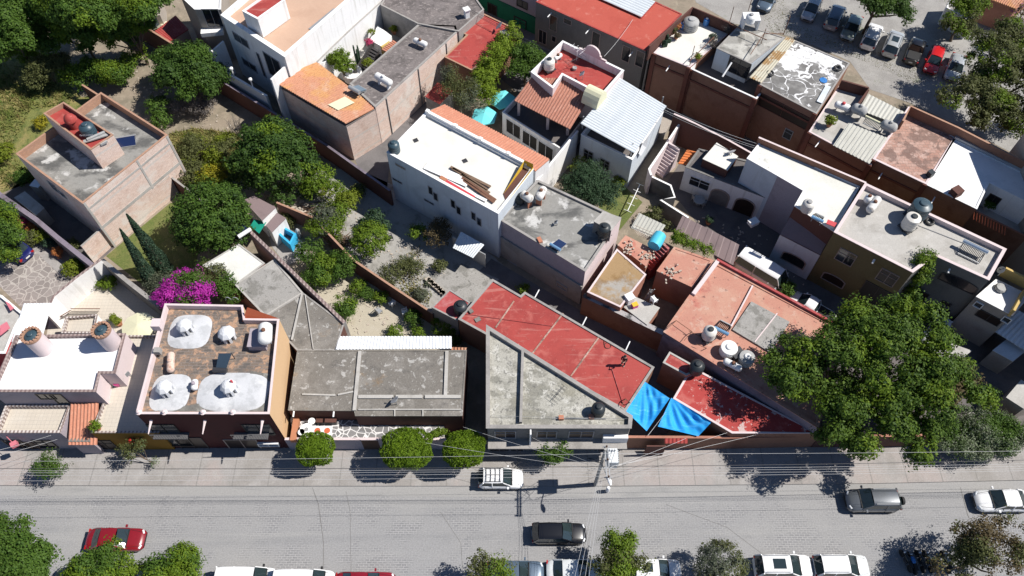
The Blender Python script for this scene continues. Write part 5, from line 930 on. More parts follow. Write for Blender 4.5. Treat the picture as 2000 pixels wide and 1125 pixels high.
# --- street trees
BALLS = 'clipped ball trees along the pavement'
def ball(label, px, py, rx, ry, rz, hc, seed, notch=0):
    rng = np.random.default_rng(seed); c = P(px, py, hc); root = thing('ball_tree', label, 'tree', (c.x, c.y, .14), group=BALLS); N = int(9500*rx*ry/2.2); d = unit(rng, N)
    k = (np.abs(d)**2.6).sum(1)**(-1/2.6); p = d*k[:, None]*np.array([rx, ry, rz])*rng.uniform(.93, 1.03, N)[:, None]
    bump_ = 1+.06*np.sin(p[:, 0]*3.1+seed)*np.sin(p[:, 1]*3.7+seed*2)+.035*np.sin(p[:, 0]*5+seed)*np.sin(p[:, 1]*6)+.03*np.sin(p[:, 0]*13)*np.sin(p[:, 1]*11+1); p *= bump_[:, None]
    n = d*.8+rng.normal(size=(N, 3))*.6; n /= np.linalg.norm(n, axis=1)[:, None]; p = p[np.sin(p[:, 0]*4+seed*3)*np.sin(p[:, 1]*4.4+seed)*np.sin(p[:, 2]*3)+rng.normal(size=len(p))*.35 < .62]; n = n[:len(p)]; quads('crown', p+np.array([c.x, c.y, c.z]), n, .15, 'leaf_ball', root, rng, .45)
    m = MB(smooth=True); m.lathe([(.01, -rz*.9), (rx*.55, -rz*.7), (rx*.8, 0), (rx*.55, rz*.65), (.01, rz*.8)], c, 16); m.build('inner_crown', 'leaf_ball', root)
    m = MB(); m.tube([(c.x, c.y, .14), (c.x+.05, c.y, hc*.5), (c.x, c.y, hc-rz*.4)], [.13, .1, .09], 8); m.build('trunk', 'bark', root)
ball('smallest clipped ball tree at the left of the street row', 616, 877, 1.45, 1.3, 1.15, 3.0, 1)
ball('biggest clipped ball tree in front of the crazy paved terrace', 794, 876, 2.0, 1.6, 1.35, 3.2, 2)
ball('clipped ball tree at the right of the street row beside the white hatchback', 906, 877, 1.65, 1.45, 1.25, 3.1, 3)
tree('street_tree', 'young street tree in front of the triangular roofed house', [(1068, 880, 2.2, .9, .7), (1095, 881, 2.2, .85, .7), (1080, 888, 2.0, .8, .6)], 'leaf_mid', .15, 1.3, .36, r=.06, z0=.14, base=(1060, 905))
tree('street_tree', 'straggly street tree at the left edge of the pavement', [(95, 912, 2.2, .95, .7), (112, 915, 2, .8, .6), (78, 916, 2, .7, .6), (98, 892, 2.3, .6, .5)], 'leaf_gray', .13, .9, .36, r=.06, z0=.14, base=(120, 925), mats2=('leaf_mid', -.2))
tree('street_tree', 'thin flowering street tree before the mustard wall', [(255, 878, 2.6, .8, .5), (272, 866, 2.8, .7, .5), (240, 876, 2.4, .45, .4), (302, 904, 1.2, .35, .3), (252, 892, 2.0, .5, .4)], 'leaf_olive', .13, .6, .34, r=.05, z0=.14, base=(300, 906), mats2=('leaf_flecked', -.3), lump=.35)
tree('tree', 'dark green tree at the bottom left corner', [(25, 1085, 4.0, 2.4), (-10, 1060, 4.0, 2.0), (65, 1108, 3.6, 1.8), (40, 1130, 3.4, 2.2)], 'leaf_mid', .2, 1.1, .5)
tree('tree', 'yellowish green tree at the bottom edge over the red car', [(190, 1112, 3.6, 1.7), (212, 1090, 3.4, 1.1), (158, 1118, 3.2, 1.4), (238, 1115, 3.2, 1.3)], 'leaf_bright', .18, 1.1, .45, mats2=('leaf_mid', .4))
tree('tree', 'green tree at the bottom edge right of the yellowish tree', [(345, 1115, 3.6, 2.0), (382, 1122, 3.4, 1.6), (308, 1125, 3.4, 1.5), (345, 1135, 3.4, 2)], 'leaf_bright', .18, 1.1, .45, mats2=('leaf_mid', .5))
tree('tree', 'sparse green tree at the bottom edge before the blue grey car', [(940, 1095, 3.4, .8), (965, 1108, 3.2, .9), (985, 1112, 3, .8), (930, 1115, 3, .8)], 'leaf_bright', .16, .9, .4, r=.07, base=(950, 1150), mats2=('leaf_olive', .2))
tree('tree', 'light green tree at the bottom edge between the silver and white cars', [(1195, 1070, 3.6, 1.3), (1215, 1060, 3.8, 1.1), (1205, 1095, 3.4, 1.5), (1225, 1105, 3.2, 1.4), (1180, 1100, 3.2, 1.1)], 'leaf_bright', .16, 1.0, .42, r=.08, mats2=('leaf_olive', .1))
rt = tree('ball_tree', 'greyish round clipped tree at the bottom edge between two white cars', [(1408, 1112, 2.8, 2.0, 1.7)], 'leaf_olive', .14, 1.8, .4, lump=.08, mats2=('leaf_gray', .2))
tree('tree', 'brownish grey green tree in the bottom right corner', [(1925, 1070, 4.5, 2.4), (1890, 1095, 3.8, 1.9), (1960, 1095, 4, 2.4), (1900, 1060, 4.2, 1.4), (1850, 1115, 3, 1.6), (1985, 1050, 4.2, 1.5), (1940, 1120, 3.6, 2.6)], 'leaf_brown', .17, .8, .5, mats2=('leaf_olive', .3), lump=.32, loose=True)
tree('big_tree', 'huge spreading dark tree over the salmon roof and the street wall', [(1640, 700, 8, 3.4, 2), (1700, 660, 8.4, 3.4, 2), (1760, 650, 8.2, 3.2, 2), (1560, 735, 7.2, 2.8, 1.6), (1600, 790, 6.4, 3.0, 1.8), (1680, 760, 8, 3.8, 2.2), (1760, 730, 8, 3.8, 2.2), (1820, 720, 7.4, 2.7, 1.8),
     (1720, 820, 6.6, 3.4, 2), (1800, 800, 6.8, 3.2, 2), (1860, 770, 6.4, 2.6, 1.6), (1650, 850, 5.4, 2.4, 1.6), (1740, 610, 7.4, 1.6, 1.2), (1780, 860, 5, 2.6, 1.6), (1530, 700, 6.6, 1.6, 1), (1855, 690, 7, 1.5, 1)], 'leaf_big', .22, 1.2, .5, r=.4, lump=.34, mats2=('leaf_bright', .95), fill=.2, sparse=.8, loose=True)
tree('pine_branch', 'brownish drooping conifer crown at the right of the huge tree', [(1850, 740, 7.2, 1.6, 1), (1875, 765, 6.8, 1.5, .9), (1845, 780, 6.8, 1.5, .9), (1870, 715, 7, 1, .7)], 'leaf_brown', .22, .8, .5, r=.14, lump=.35, mats2=('leaf_olive', .2), loose=True)
tree('hedge', 'grey green flowering hedge on the pavement at the right', [(1880, 842, 1.9, 2.2, 1.2), (1925, 842, 1.9, 2.2, 1.2), (1962, 848, 1.7, 2.0, 1.1), (1985, 850, 1.6, 1.4, 1.0), (1905, 862, 1.6, 1.8, 1.0), (1850, 862, 1.9, 1.4, 1.1)], 'leaf_flecked', .14, 1.1, .4, 'hedge', r=.05, mats2=('leaf_mid', .4))
tree('tree', 'large olive green tree at the top right over the parking lot', [(1930, 130, 6, 4.6, 2.6), (1905, 192, 5.2, 3.6, 2.4), (1970, 190, 5.6, 4.4, 2.6), (1908, 150, 5, 2.8, 2), (1960, 90, 6, 3.6, 2.2), (1990, 240, 4.6, 3, 2), (1925, 235, 4.2, 2.6, 1.8), (2030, 150, 6, 4, 2.4)], 'leaf_olive', .22, .9, .6, r=.3, mats2=('leaf_bright', 1.0), lump=.32, loose=True)
tree('tree', 'dark green tree shading the middle of the parked row', [(1705, -4, 5.5, 2.4, 1.8), (1740, 6, 5.2, 2.4, 1.8), (1764, 28, 4.4, 1.4, 1.2), (1720, -35, 5.8, 3.4, 2), (1675, -25, 5, 2.4, 1.6)], 'leaf_mid', .22, .9, .6, r=.2, mats2=('leaf_dark', .2))
tree('tree', 'yellow green tree by the white wall corner at the top right', [(1885, 20, 4, 2.0, 1.4), (1860, 48, 3, 1.6, 1.1), (1885, 60, 2.8, 1.5, 1), (1905, 8, 4, 1.6, 1.2)], 'leaf_bright', .2, .9, .5, mats2=('leaf_olive', .2))
tree('bougainvillea', 'purple bougainvillea by the orange tile roof in the top right corner', [(1990, 60, 3, 1.4), (1970, 48, 2.6, .9), (1996, 25, 3, 1.0)], 'leaf_brown', .18, .8, .5, 'shrub', mats2=('leaf_purple', .5, 1), r=.06)
# --- vines and garden plants
tree('climbing_vine', 'green vine climbing the corner of the olive house up to its roof', [(1808, 500, 7.6, .75, .7), (1800, 520, 7.0, .8, .9), (1793, 545, 5.6, .75, 1), (1783, 575, 3.8, .7, 1), (1778, 595, 2.2, .7, 1.2)], 'leaf_bright', .17, 1.2, .38, 'vine', r=.04, mats2=('leaf_mid', .2))
tree('vine', 'leafy vine along the top edge of the salmon annex', [(1330, 470, 4.0, .6, .4), (1345, 473, 4.0, .6, .4), (1362, 482, 4.0, .6, .4), (1380, 490, 4.0, .6, .4), (1322, 462, 3.4, .7, .5)], 'leaf_bright', .16, 1.0, .33, 'vine', r=.03)
tree('bush', 'green bush beside the white minibus', [(1535, 566, 1.2, .9, .8)], 'leaf_mid', .16, 1.0, .36, 'bush', r=.04)
tree('bush', 'green plants behind the weathered shed roof', [(1278, 415, 1.2, .8), (1262, 425, 1.0, .6), (1300, 440, 1.6, .5)], 'leaf_olive', .15, .9, .33, 'bush', r=.03)
for lab, tip, bs, hh_, r_ in (('shorter left one of the two cypresses', (234, 447), (303, 560), 8.3, .75), ('taller right one of the two cypresses', (247, 418), (327, 533), 8.9, .9)):
    SEED[0] += 1; rng = np.random.default_rng(SEED[0]); b = P(*bs, 0); t_ = P(*tip, hh_); root = thing('cypress', lab+' beside the lawn', 'cypress', (b.x, b.y, 0), group='pair of cypresses'); N = 8500; z = rng.random(N)**1.25; ang = rng.uniform(0, 2*math.pi, N)
    rr = r_*np.minimum(1.0, (z*7+.35))*(1-z)**.75*rng.uniform(.8, 1.05, N)*(1+.1*np.sin(ang*3+z*20)); ax = np.array(b)[None, :]*(1-z)[:, None]+np.array(t_)[None, :]*z[:, None]; o_ = np.stack([np.cos(ang), np.sin(ang), np.zeros(N)], 1)
    n = o_*.8+rng.normal(size=(N, 3))*.5; n /= np.linalg.norm(n, axis=1)[:, None]; quads('crown', ax+o_*rr[:, None], n, .17, 'leaf_cypress', root, rng, .45); m = MB(); m.tube([b, b.lerp(t_, .5), b.lerp(t_, .97)], [.14, .1, .02], 7); m.build('trunk', 'bark', root)
tree('bougainvillea', 'large magenta bougainvillea over the roof edge of the maroon house', [(350, 565, 4.4, 1.6), (385, 572, 4.6, 1.6), (405, 585, 4.4, 1.3), (330, 580, 4.0, 1.1), (365, 545, 4.2, 1.1)], 'leaf_mid', .18, 1.1, .42, 'shrub', r=.12, mats2=('leaf_magenta', -.25, 1))
tree('shrub', 'grey green shrub at the foot of the cypresses', [(315, 565, 2.2, 1.2), (330, 555, 2.0, 1.1), (300, 548, 1.6, .9)], 'leaf_gray', .15, 1.0, .4, 'shrub', r=.05)
tree('shrub', 'leafy shrub with pale blossoms right of the bougainvillea', [(420, 540, 3.4, 1.2), (440, 558, 3.2, 1.2), (455, 575, 2.8, 1.0), (400, 522, 3, .8)], 'leaf_mid', .16, 1.1, .4, 'shrub', r=.07, mats2=('leaf_olive', .0))
tree('tree', 'leafy tree at the left edge over the blue car', [(10, 430, 3.4, 1.9), (5, 470, 3, 1.7), (20, 455, 3, 1.3), (-20, 440, 3, 2), (15, 500, 2.4, 1.0)], 'leaf_bright', .18, 1.1, .45, mats2=('leaf_mid', .4))
for lab, px, py, r_, mt in (('bush with red blossoms at the dark stone wall', 45, 435, .7, 'leaf_pink'), ('orange flowered bush at the dark stone wall', 62, 442, .6, 'leaf_orange'), ('spiky green bush along the drive', 62, 465, .9, 'leaf_olive'), ('yellow green bush along the drive', 82, 462, .9, 'leaf_lime'),
                        ('slim dark conifer bush along the drive', 98, 475, .65, 'leaf_cypress'), ('low red tipped bush along the drive', 115, 493, .55, 'leaf_orange'), ('bright bush by the white garden wall', 140, 525, .9, 'leaf_lime'), ('second bright bush by the white garden wall', 155, 515, .7, 'leaf_bright'), ('green bush in the gap beside the brick boundary wall', 142, 478, .6, 'leaf_olive'), ('trailing green plants under the blue grey wall', 215, 552, .7, 'leaf_bright'), ('green border plants in the garden court', 195, 555, .55, 'leaf_bright'),
                        ('yellow flowered weed by the raw brick house', 80, 240, .8, 'leaf_yellow'), ('dark weed clump by the raw brick house', 45, 345, 1.0, 'leaf_mid'), ('round tan bush at the left edge of the weedy field', 5, 300, 1.2, 'leaf_lime')):
    tree('bush', lab, [(px, py, r_*.8, r_, r_*.9)], mt, .14, 1.0, .3, 'bush', r=.03)
# ================================================================== roof equipment
Z3 = Vector((0, 0, 1))
def water_tank(label, px, py, z, r, h, mat='tank_black', lid=None, stand=0.0, group=None, ribs=3, text=None, cone=.25):
    p = P(px, py, z); root = thing('water_tank', label, 'water tank', (p.x, p.y, p.z), group=group); m = MB(smooth=True); z0 = stand; c = p+Z3*stand
    pr = [(r*.93, 0), (r*.97, .05*h)]
    for i in range(ribs): t = .1+.62*i/ribs; pr += [(r, h*t), (r, h*(t+.62/ribs*.6)), (r*.965, h*(t+.62/ribs*.72)), (r*.965, h*(t+.62/ribs*.9))]
    pr += [(r, h*.74), (r*.97, h*.78), (r*.6, h*(.78+cone*.6)), (r*.42, h*(.78+cone*.75)), (.01, h*(.78+cone*.75))]
    m.lathe(pr, c, 22); m.build('body', mat, root); m = MB(smooth=False); zt = h*(.78+cone*.75)
    m.lathe([(r*.42, zt-.02), (r*.42, zt+.08), (r*.34, zt+.12), (.01, zt+.13)], c, 14); m.build('lid', lid or mat, root)
    if stand > 0:
        m = MB()
        for a in range(4): t = a*math.pi/2+.6; q = p+Vector((math.cos(t)*r*.85, math.sin(t)*r*.85, 0)); m.bar(q, q+Z3*stand, .09)
        m.box(p+Z3*(stand-.05), (r*1.9, r*1.9, .08), .6); m.build('stand', 'metal_dark', root)
    return root
def gas_tank(label, a, b, z, r, mat='tank_white', group=None, leg=.3, cover='rust', legmat='metal_gray'):
    p, q = P(a[0], a[1], z+leg+r), P(b[0], b[1], z+leg+r); d = (q-p); L = d.length; d.normalize(); c = (p+q)/2; root = thing('gas_tank', label, 'gas tank', (c.x, c.y, z), group=group)
    rot = Matrix.Rotation(math.atan2(d.y, d.x), 3, 'Z'); m = MB(smooth=True); h = L/2; pr = [(.01, -h)]
    for i in range(1, 5): t = math.pi/2*i/5; pr.append((r*math.sin(t), -h+r*.7*(1-math.cos(t))))
    pr.append((r, -h+r*.7)); pr = pr+[(x, -y) for x, y in pr[::-1]]; m.lathe(pr, c, 16, 'x', rot); m.build('body', mat, root)
    m = MB(); m.lathe([(.17, 0), (.17, .14), (.12, .2), (.01, .22)], c+Z3*(r-.03), 10); m.build('valve_cover', cover, root)
    s_ = Vector((-d.y, d.x, 0))
    for e in (-.55, .55):
        m = MB(); k = c+d*(h*e); m.box(Vector((k.x, k.y, z+leg/2+r*.15)), (.1, r*1.3, leg+r*.3), math.atan2(d.y, d.x)); m.build('saddle', legmat, root)
    return root
def solar(label, a, b, z, w, panel='solar_blue', tank='chrome', tilt=.7, group=None, r=.22):
    """evacuated tube water heater: tank along a-b, the tube bank sloping down from it towards the camera side by w metres (w<0 the other side)"""
    p, q = P(a[0], a[1], z+tilt+r), P(b[0], b[1], z+tilt+r); d = (q-p).normalized(); s_ = Vector((d.y, -d.x, 0)); c = (p+q)/2; root = thing('solar_heater', label, 'solar water heater', (c.x, c.y, z), group=group)
    sg = 1 if w > 0 else -1; lo = [p+s_*w-Z3*(tilt+.05), q+s_*w-Z3*(tilt+.05)]; n = max(6, int((q-p).length/.12)); m = MB()
    for i in range(n+1): t = i/n; m.tube([p.lerp(q, t)-Z3*.02, lo[0].lerp(lo[1], t)], .03, 5)
    m.build('tube_bank', 'tube_black' if panel == 'tubes' else panel, root)
    if panel != 'tubes': m = MB(); o_ = Z3*.05; m.face([p+o_, q+o_, lo[1]+o_, lo[0]+o_]); m.face([lo[0]-o_, lo[1]-o_, q-o_, p-o_]); m.build('panel', panel, root)
    m = MB(smooth=True); m.tube([p-d*.15, q+d*.15], r, 14); m.build('tank', tank, root); m = MB()
    for e in (p, q): m.bar(e, e-Z3*(tilt+r), .05); m.bar(e-Z3*(tilt+r), e+s_*w-Z3*(tilt+r), .05); m.bar(e-Z3*.1, e+s_*w-Z3*(tilt+r), .05)
    m.bar(lo[0], lo[1], .1, .08); m.build('frame', 'metal_gray', root); return root
def dish(label, px, py, z, r, az=2.6, mat='dish_gray', h=.7):
    p = P(px, py, z); root = thing('satellite_dish', label, 'satellite dish', tuple(p)); ax = Vector((math.cos(az)*.75, math.sin(az)*.75, .66)).normalized(); rot = Z3.rotation_difference(ax).to_matrix(); c = p+Z3*h
    m = MB(smooth=True); m.lathe([(.01, 0), (r*.5, .05), (r, .2)], c, 18, rot=rot); m.lathe([(r, .21), (r*.5, .07), (.01, .02)], c, 18, rot=rot); m.build('reflector', mat, root)
    m = MB(); m.tube([p, c], .035, 6); m.build('mast', 'metal_gray', root); m = MB(); e = c+rot @ Vector((0, 0, .75*r+.1)); m.tube([c+rot @ Vector((r*.9, 0, .2)), e], .018, 4); m.box(e, (.1, .1, .14)); m.build('receiver_arm', 'metal_dark', root); return root
def antenna(label, px, py, z, h, L, az, n=6, mat='metal_dark'):
    p = P(px, py, z); root = thing('tv_antenna', label, 'antenna', tuple(p)); m = MB(); t = p+Z3*h; m.tube([p, t], .025, 5); m.build('mast', mat, root); d = Vector((math.cos(az), math.sin(az), 0)); s_ = Vector((-d.y, d.x, 0)); m = MB(); m.tube([t-d*L/2, t+d*L/2], .022, 4)
    for i in range(n): q = t+d*(L*(i/(n-1)-.5)); w = .55*(1-.5*i/n); m.tube([q-s_*w, q+s_*w], .014, 4)
    m.build('boom', mat, root); return root
# --- A
zA = A.z
m = MB(smooth=True); p = P(147, 248, 8.25); rt = thing('roof_vent', 'red clay domed vent inside the cabin top of the raw brick house', 'vent', tuple(p)); m.lathe([(.42, 0), (.42, .9), (.6, .95), (.58, 1.1), (.45, 1.4), (.2, 1.6), (.01, 1.68)], p, 16); m.build('dome', 'roof_red', rt)
wt = water_tank('black ribbed water tank with white lettering on the brick cabin', 177, 262, 8.3, .68, 1.35, 'tank_blue_black')
fc = bpy.data.curves.new('lettering', 'FONT'); fc.body = 'Rotoplas'; fc.size = .34; fc.align_x = 'CENTER'; fo = bpy.data.objects.new('lettering', fc); COL.objects.link(fo); fo.parent = wt; fo.location = (.06, -.69, .5); fo.rotation_euler = (math.pi/2, 0, .08); fc.extrude = .004; bpy.context.view_layer.update(); _dg = bpy.context.evaluated_depsgraph_get(); _me = bpy.data.meshes.new_from_object(fo.evaluated_get(_dg)); _me.materials.clear(); _me.materials.append(MATS['white_gloss']); lo_ = bpy.data.objects.new('lettering_mark', _me); COL.objects.link(lo_); lo_.parent = wt; lo_.location = fo.location; lo_.rotation_euler = fo.rotation_euler; bpy.data.objects.remove(fo)
solar('blue solar collector leaning on the raw brick house roof', (224, 270), (262, 264), zA, .95, 'solar_blue', 'metal_gray', .35, r=.08)
# --- B4
gas_tank('white gas tank lying near the top of the long grey slab roof', (808, 77), (834, 88), 5.3, .3)
gas_tank('white gas tank raised on a white stand at the lower end of the slab roof', (733, 146), (765, 164), 5.3, .38, leg=.55, legmat='plaster_white', cover='tank_white')
solar('grey blue solar heater beside the raised gas tank', (684, 171), (700, 180), 5.3, -1.1, 'solar_grey', 'metal_gray', .5)
m = MB(); p = P(912, 33, 5.4); rt = thing('chimney', 'small white chimney on the grey slab roof above the red roof', 'chimney', tuple(p)); m.box(p+Z3*.5, (.5, .5, 1.0), .5); m.build('stack', 'plaster_white', rt); m = MB(); m.box(p+Z3*1.05, (.7, .7, .12), .5); m.build('cap', 'plaster_white', rt)
# courtyard of B4
p = P(634, 130, 3.9); rt = thing('water_tank', 'chunky white plastered cistern with a dark hatch beside the orange tiles', 'cistern', (p.x, p.y, 2.0)); m = MB(smooth=True); m.lathe([(.8, -1.9), (.85, 0), (.8, .5), (.5, .85), (.45, .95), (.01, .96)], p, 16); m.build('body', 'tank_white', rt); m = MB(); m.box(p+Z3*1.0, (.55, .55, .06), .5); m.build('hatch', 'tank_black', rt)
p = P(688, 144, 2.6); rt = thing('fountain', 'round white basin in the plant courtyard', 'fountain', (p.x, p.y, 2.0)); m = MB(smooth=True); m.lathe([(1.05, -.6), (1.1, .3), (.95, .32), (.85, .1), (.01, .05)], p, 20); m.build('basin', 'plaster_white', rt); m = MB(smooth=True); m.lathe([(.25, .05), (.2, .7), (.4, .9), (.01, .95)], p+Vector((.35, .2, 0)), 10); m.build('spout', 'frame_dark', rt)
tree('tree', 'bright green tree in the plant courtyard beside the white cistern', [(662, 112, 5.0, 1.0), (670, 128, 4.6, 1.0), (655, 120, 4.6, .8), (682, 135, 3.8, .6)], 'leaf_bright', .17, 1.2, .36, z0=2.0)
def cactus(name, label, px, py, z, h, n=5, sp=.35):
    p = P(px, py, z); root = thing(name, label, 'cactus', tuple(p)); rng = random.Random(int(px*7)); m = MB(smooth=True)
    for i in range(n): q = p+Vector((rng.uniform(-sp, sp), rng.uniform(-sp, sp), 0)); hh = h*rng.uniform(.55, 1.1); m.lathe([(.07, 0), (.1, hh*.3), (.1, hh*.85), (.05, hh*.98), (.01, hh)], q, 8)
    m.build('stems', 'leaf_cypress', root)
cactus('cactus', 'tall column cactus against the white courtyard wall', 701, 122, 2.0, 2.6); cactus('cactus', 'cactus cluster by the dark courtyard steps', 727, 98, 2.0, 1.6, 4)
steps('stairs', 'dark stone steps in the plant courtyard', (703, 146), 2.05, (735, 95), 3.6, 10, .9, 'frame_dark')
for lab, px, py, mt, r_ in (('red flowering plant on the white courtyard landing', 722, 82, 'leaf_pink', .4), ('green plant beside the courtyard steps', 718, 122, 'leaf_lime', .55), ('plant by the white courtyard table', 726, 62, 'leaf_lime', .35)): tree('potted_plant', lab, [(px, py, 3.6, r_)], mt, .13, 1.2, .25, 'plant', r=.03, z0=2.9)
m = MB(); p = P(742, 72, 3.3); rt = thing('landing', 'white terrace landing above the courtyard steps', 'terrace', (p.x, p.y, 2.0)); m.prism([P(x, y, 3.3)[:2] for x, y in ((722, 78), (748, 92), (765, 70), (738, 50))][::-1], 2.0, 3.3); m.build('slab', 'plaster_white', rt)
m = sheet([P(745, 97, 4.2), P(757, 103, 4.2), P(778, 85, 4.5), P(768, 78, 4.5)], .25, .06, .06, 'round', 1); o = m.build('tile_canopy', 'tile_salmon'); tag(o, 'little orange tile canopy inside the plant courtyard', 'canopy')
m = MB(); p = P(755, 100, 3.0); m.box(p, (1.2, .25, 2.0), .8); o = m.build('wall_stub', 'yellow_ochre'); tag(o, 'ochre wall stub under the little orange canopy', 'wall')
def potted(label, px, py, z, r=.3, pot='clay', mat='leaf_bright', plant=.45, name='potted_plant', cat='potted plant', group=None):
    p = P(px, py, z); root = thing(name, label, cat, tuple(p), group=group); m = MB(smooth=True); m.lathe([(r*.7, 0), (r, r*1.3), (r*1.1, r*1.35), (r*1.1, r*1.5), (r*.85, r*1.5), (.01, r*1.4)], p, 12); m.build('pot', pot, root)
    SEED[0] += 1; rng = np.random.default_rng(SEED[0]); q, n = crown_pts([(p.x, p.y, z+r*1.5+plant*.6, plant, plant, plant*.8)], rng, 1.0, .22, .3); quads('foliage', q, n, .13, mat, root, rng); return root
potted('flowering pot with white blooms at the dark end of the plant courtyard', 770, 66, 2.6, .3, 'clay', 'leaf_lime', .45)
dish('grey dish near the hedge corner of the plain red roof', 977, 62, 4.5, .5, 2.9)
# --- B6
water_tank('cream ribbed water tank on the pink house terrace', 1072, 138, 6.05, .58, 1.25, 'tank_beige', 'tank_black', .35)
gas_tank('small white gas tank beside the cream tank on the pink house', (1083, 116), (1097, 106), 6.05, .24)
dish('small grey dish on the pink house red terrace', 1138, 156, 6.05, .36, 2.8); antenna('leaning tv antenna on the pink house red terrace', 1122, 133, 6.05, 1.2, 2.2, .6); antenna('white pole antenna near the curved gable of the pink house', 1126, 118, 6.05, 1.6, 1.4, 2.4, 4, 'pvc_white')
m = MB(smooth=True); p = P(1122, 136, 6.05); m.lathe([(.2, 0), (.25, .3), (.22, .32), (.01, .25)], p, 10); o = m.build('bucket', 'tank_gray'); tag(o, 'grey bucket on the red terrace of the pink house', 'bucket')
# --- parasols
for lab, px, py in (('plain turquoise parasol nearer the pink house', 981, 187), ('turquoise parasol speckled by the wispy tree shadow', 946, 219)):
    p = P(px, py, 2.6); rt = thing('parasol', lab, 'parasol', (p.x, p.y, 0), group='turquoise parasols'); m = MB(); n = 6; R_ = 1.42
    for i in range(n):
        t, u = 2*math.pi*i/n+.3, 2*math.pi*(i+1)/n+.3; a_ = p+Vector((R_*math.cos(t), R_*math.sin(t), -.55)); b_ = p+Vector((R_*math.cos(u), R_*math.sin(u), -.55)); mid = (a_+b_)/2+Vector((0, 0, .03))
        m.face([p, a_, mid]); m.face([p, mid, b_]); dn = Vector((0, 0, -.16)); m.face([a_, a_+dn, mid+dn, mid]); m.face([mid, mid+dn, b_+dn, b_])
    m.build('canopy', 'umbrella_cloth', rt); m = MB(); m.tube([(p.x, p.y, 0), (p.x, p.y, p.z+.12)], .03, 6); m.build('pole', 'metal_gray', rt); m = MB(); m.lathe([(.3, 0), (.3, .1), (.1, .15)], (p.x, p.y, 0), 12); m.build('foot', 'tank_concrete', rt)
# pale canopy top left
p = P(388, 93, 2.7); rt = thing('garden_canopy', 'square pale pink cloth canopy behind the broad dark tree', 'canopy', (p.x, p.y, 0)); cs = [P(x, y, 2.3) for x, y in ((363, 94), (396, 113), (416, 97), (387, 79))]; m = MB()
for i in range(4): m.face([p+Z3*.1, cs[i], cs[(i+1) % 4]])
m.build('cloth', 'cloth_pale', rt); m = MB()
for c_ in cs: m.tube([(c_.x, c_.y, 0), c_], .03, 5)
m.build('leg', 'metal_gray', rt)
p = P(318, 52, 1.9); rt = thing('tent', 'beige tarpaulin tent behind the red shed roof', 'tent', (p.x, p.y, 0)); m = MB(); cs = [P(x, y, .8) for x, y in ((300, 58), (322, 62), (330, 42), (308, 40))]
for i in range(4): m.face([p, cs[i], cs[(i+1) % 4]])
m.build('cover', 'cream', rt)
for lab, px, py in (('left white lamp post on the white patio wall', 457, 148), ('right white lamp post on the white patio wall', 494, 169)):
    p = P(px, py, 3.4); rt = thing('lamp_post', lab, 'lamp', tuple(p), group='lamp posts on the patio wall'); m = MB(); m.tube([p, p+Z3*.9], .07, 6); m.build('post', 'pvc_white', rt); m = MB(); m.lathe([(.08, .85), (.2, .95), (.2, 1.12), (.01, 1.25)], p, 8); m.build('lamp_head', 'pvc_white', rt)
# --- B8
water_tank('dark blue water tank on the left corner of the cream roof', 771, 296, 6.8, .56, 1.35, 'tank_blue_black', cone=.2)
def plank(label, a, b, z, w, t, mat, name='plank', cat='plank', group='building materials on the cream roof'):
    m = MB(); m.bar(P(*a, z), P(*b, z), w, t); o = m.build(name, mat); tag(o, label, cat, group); return o
plank('wide white board on the cream roof', (832, 322), (915, 358), 7.0, .95, .06, 'white_gloss'); plank('white board half under the wide board', (870, 352), (950, 392), 6.98, .3, .05, 'white_gloss')
plank('red painted beam along the roof edge', (868, 352), (926, 386), 6.98, .3, .16, 'red_paint'); plank('orange clay pipe at the end of the red beam', (860, 346), (872, 353), 6.98, .35, .2, 'clay')
for i, (a, b) in enumerate((((880, 326), (958, 365)), ((884, 329), (952, 371)), ((900, 341), (956, 377)), ((902, 347), (968, 391)), ((905, 352), (965, 395)))): plank(('longest weathered plank, nearest the middle of the cream roof', 'weathered plank second from the middle of the cream roof', 'middle one of the five weathered planks', 'rusty long plank next to the white board', 'rusty plank nearest the roof edge')[i], a, b, 7.0, .26, .1, 'wood_old' if i < 3 else 'rust')
# --- B9
zr9 = B9.z
gas_tank('dirty white tank lying left in the pair on the stained grey roof', (1018, 377), (1040, 391), zr9, .42, 'tank_dirty', leg=.8, legmat='brick_loose'); gas_tank('dirty white tank lying right in the pair on the stained grey roof', (1050, 389), (1063, 366), zr9, .42, 'tank_dirty', leg=.8, legmat='brick_loose')
water_tank('black round tank half hidden under the lying white tanks', 1015, 393, zr9, .55, 1.0, 'tank_black', cone=.15)
solar('small blue solar panel near the lower edge of the stained grey roof', (1077, 478), (1092, 487), zr9, -1.2, 'solar_blue', 'chrome_blue', .45, r=.14)
water_tank('black tank on an iron stand beside the concrete cabin', 1177, 466, zr9, .58, 1.2, 'tank_black', stand=.8)
m = MB(); m.box(P(1054, 470, zr9+.2), (.35, .6, .4), .4); o = m.build('brick_stack', 'brick_loose'); tag(o, 'small stack of red bricks on the stained grey roof', 'bricks')
dish('little pale dish in the middle of the stained grey roof', 1088, 440, zr9, .25, 2.8, h=.3)
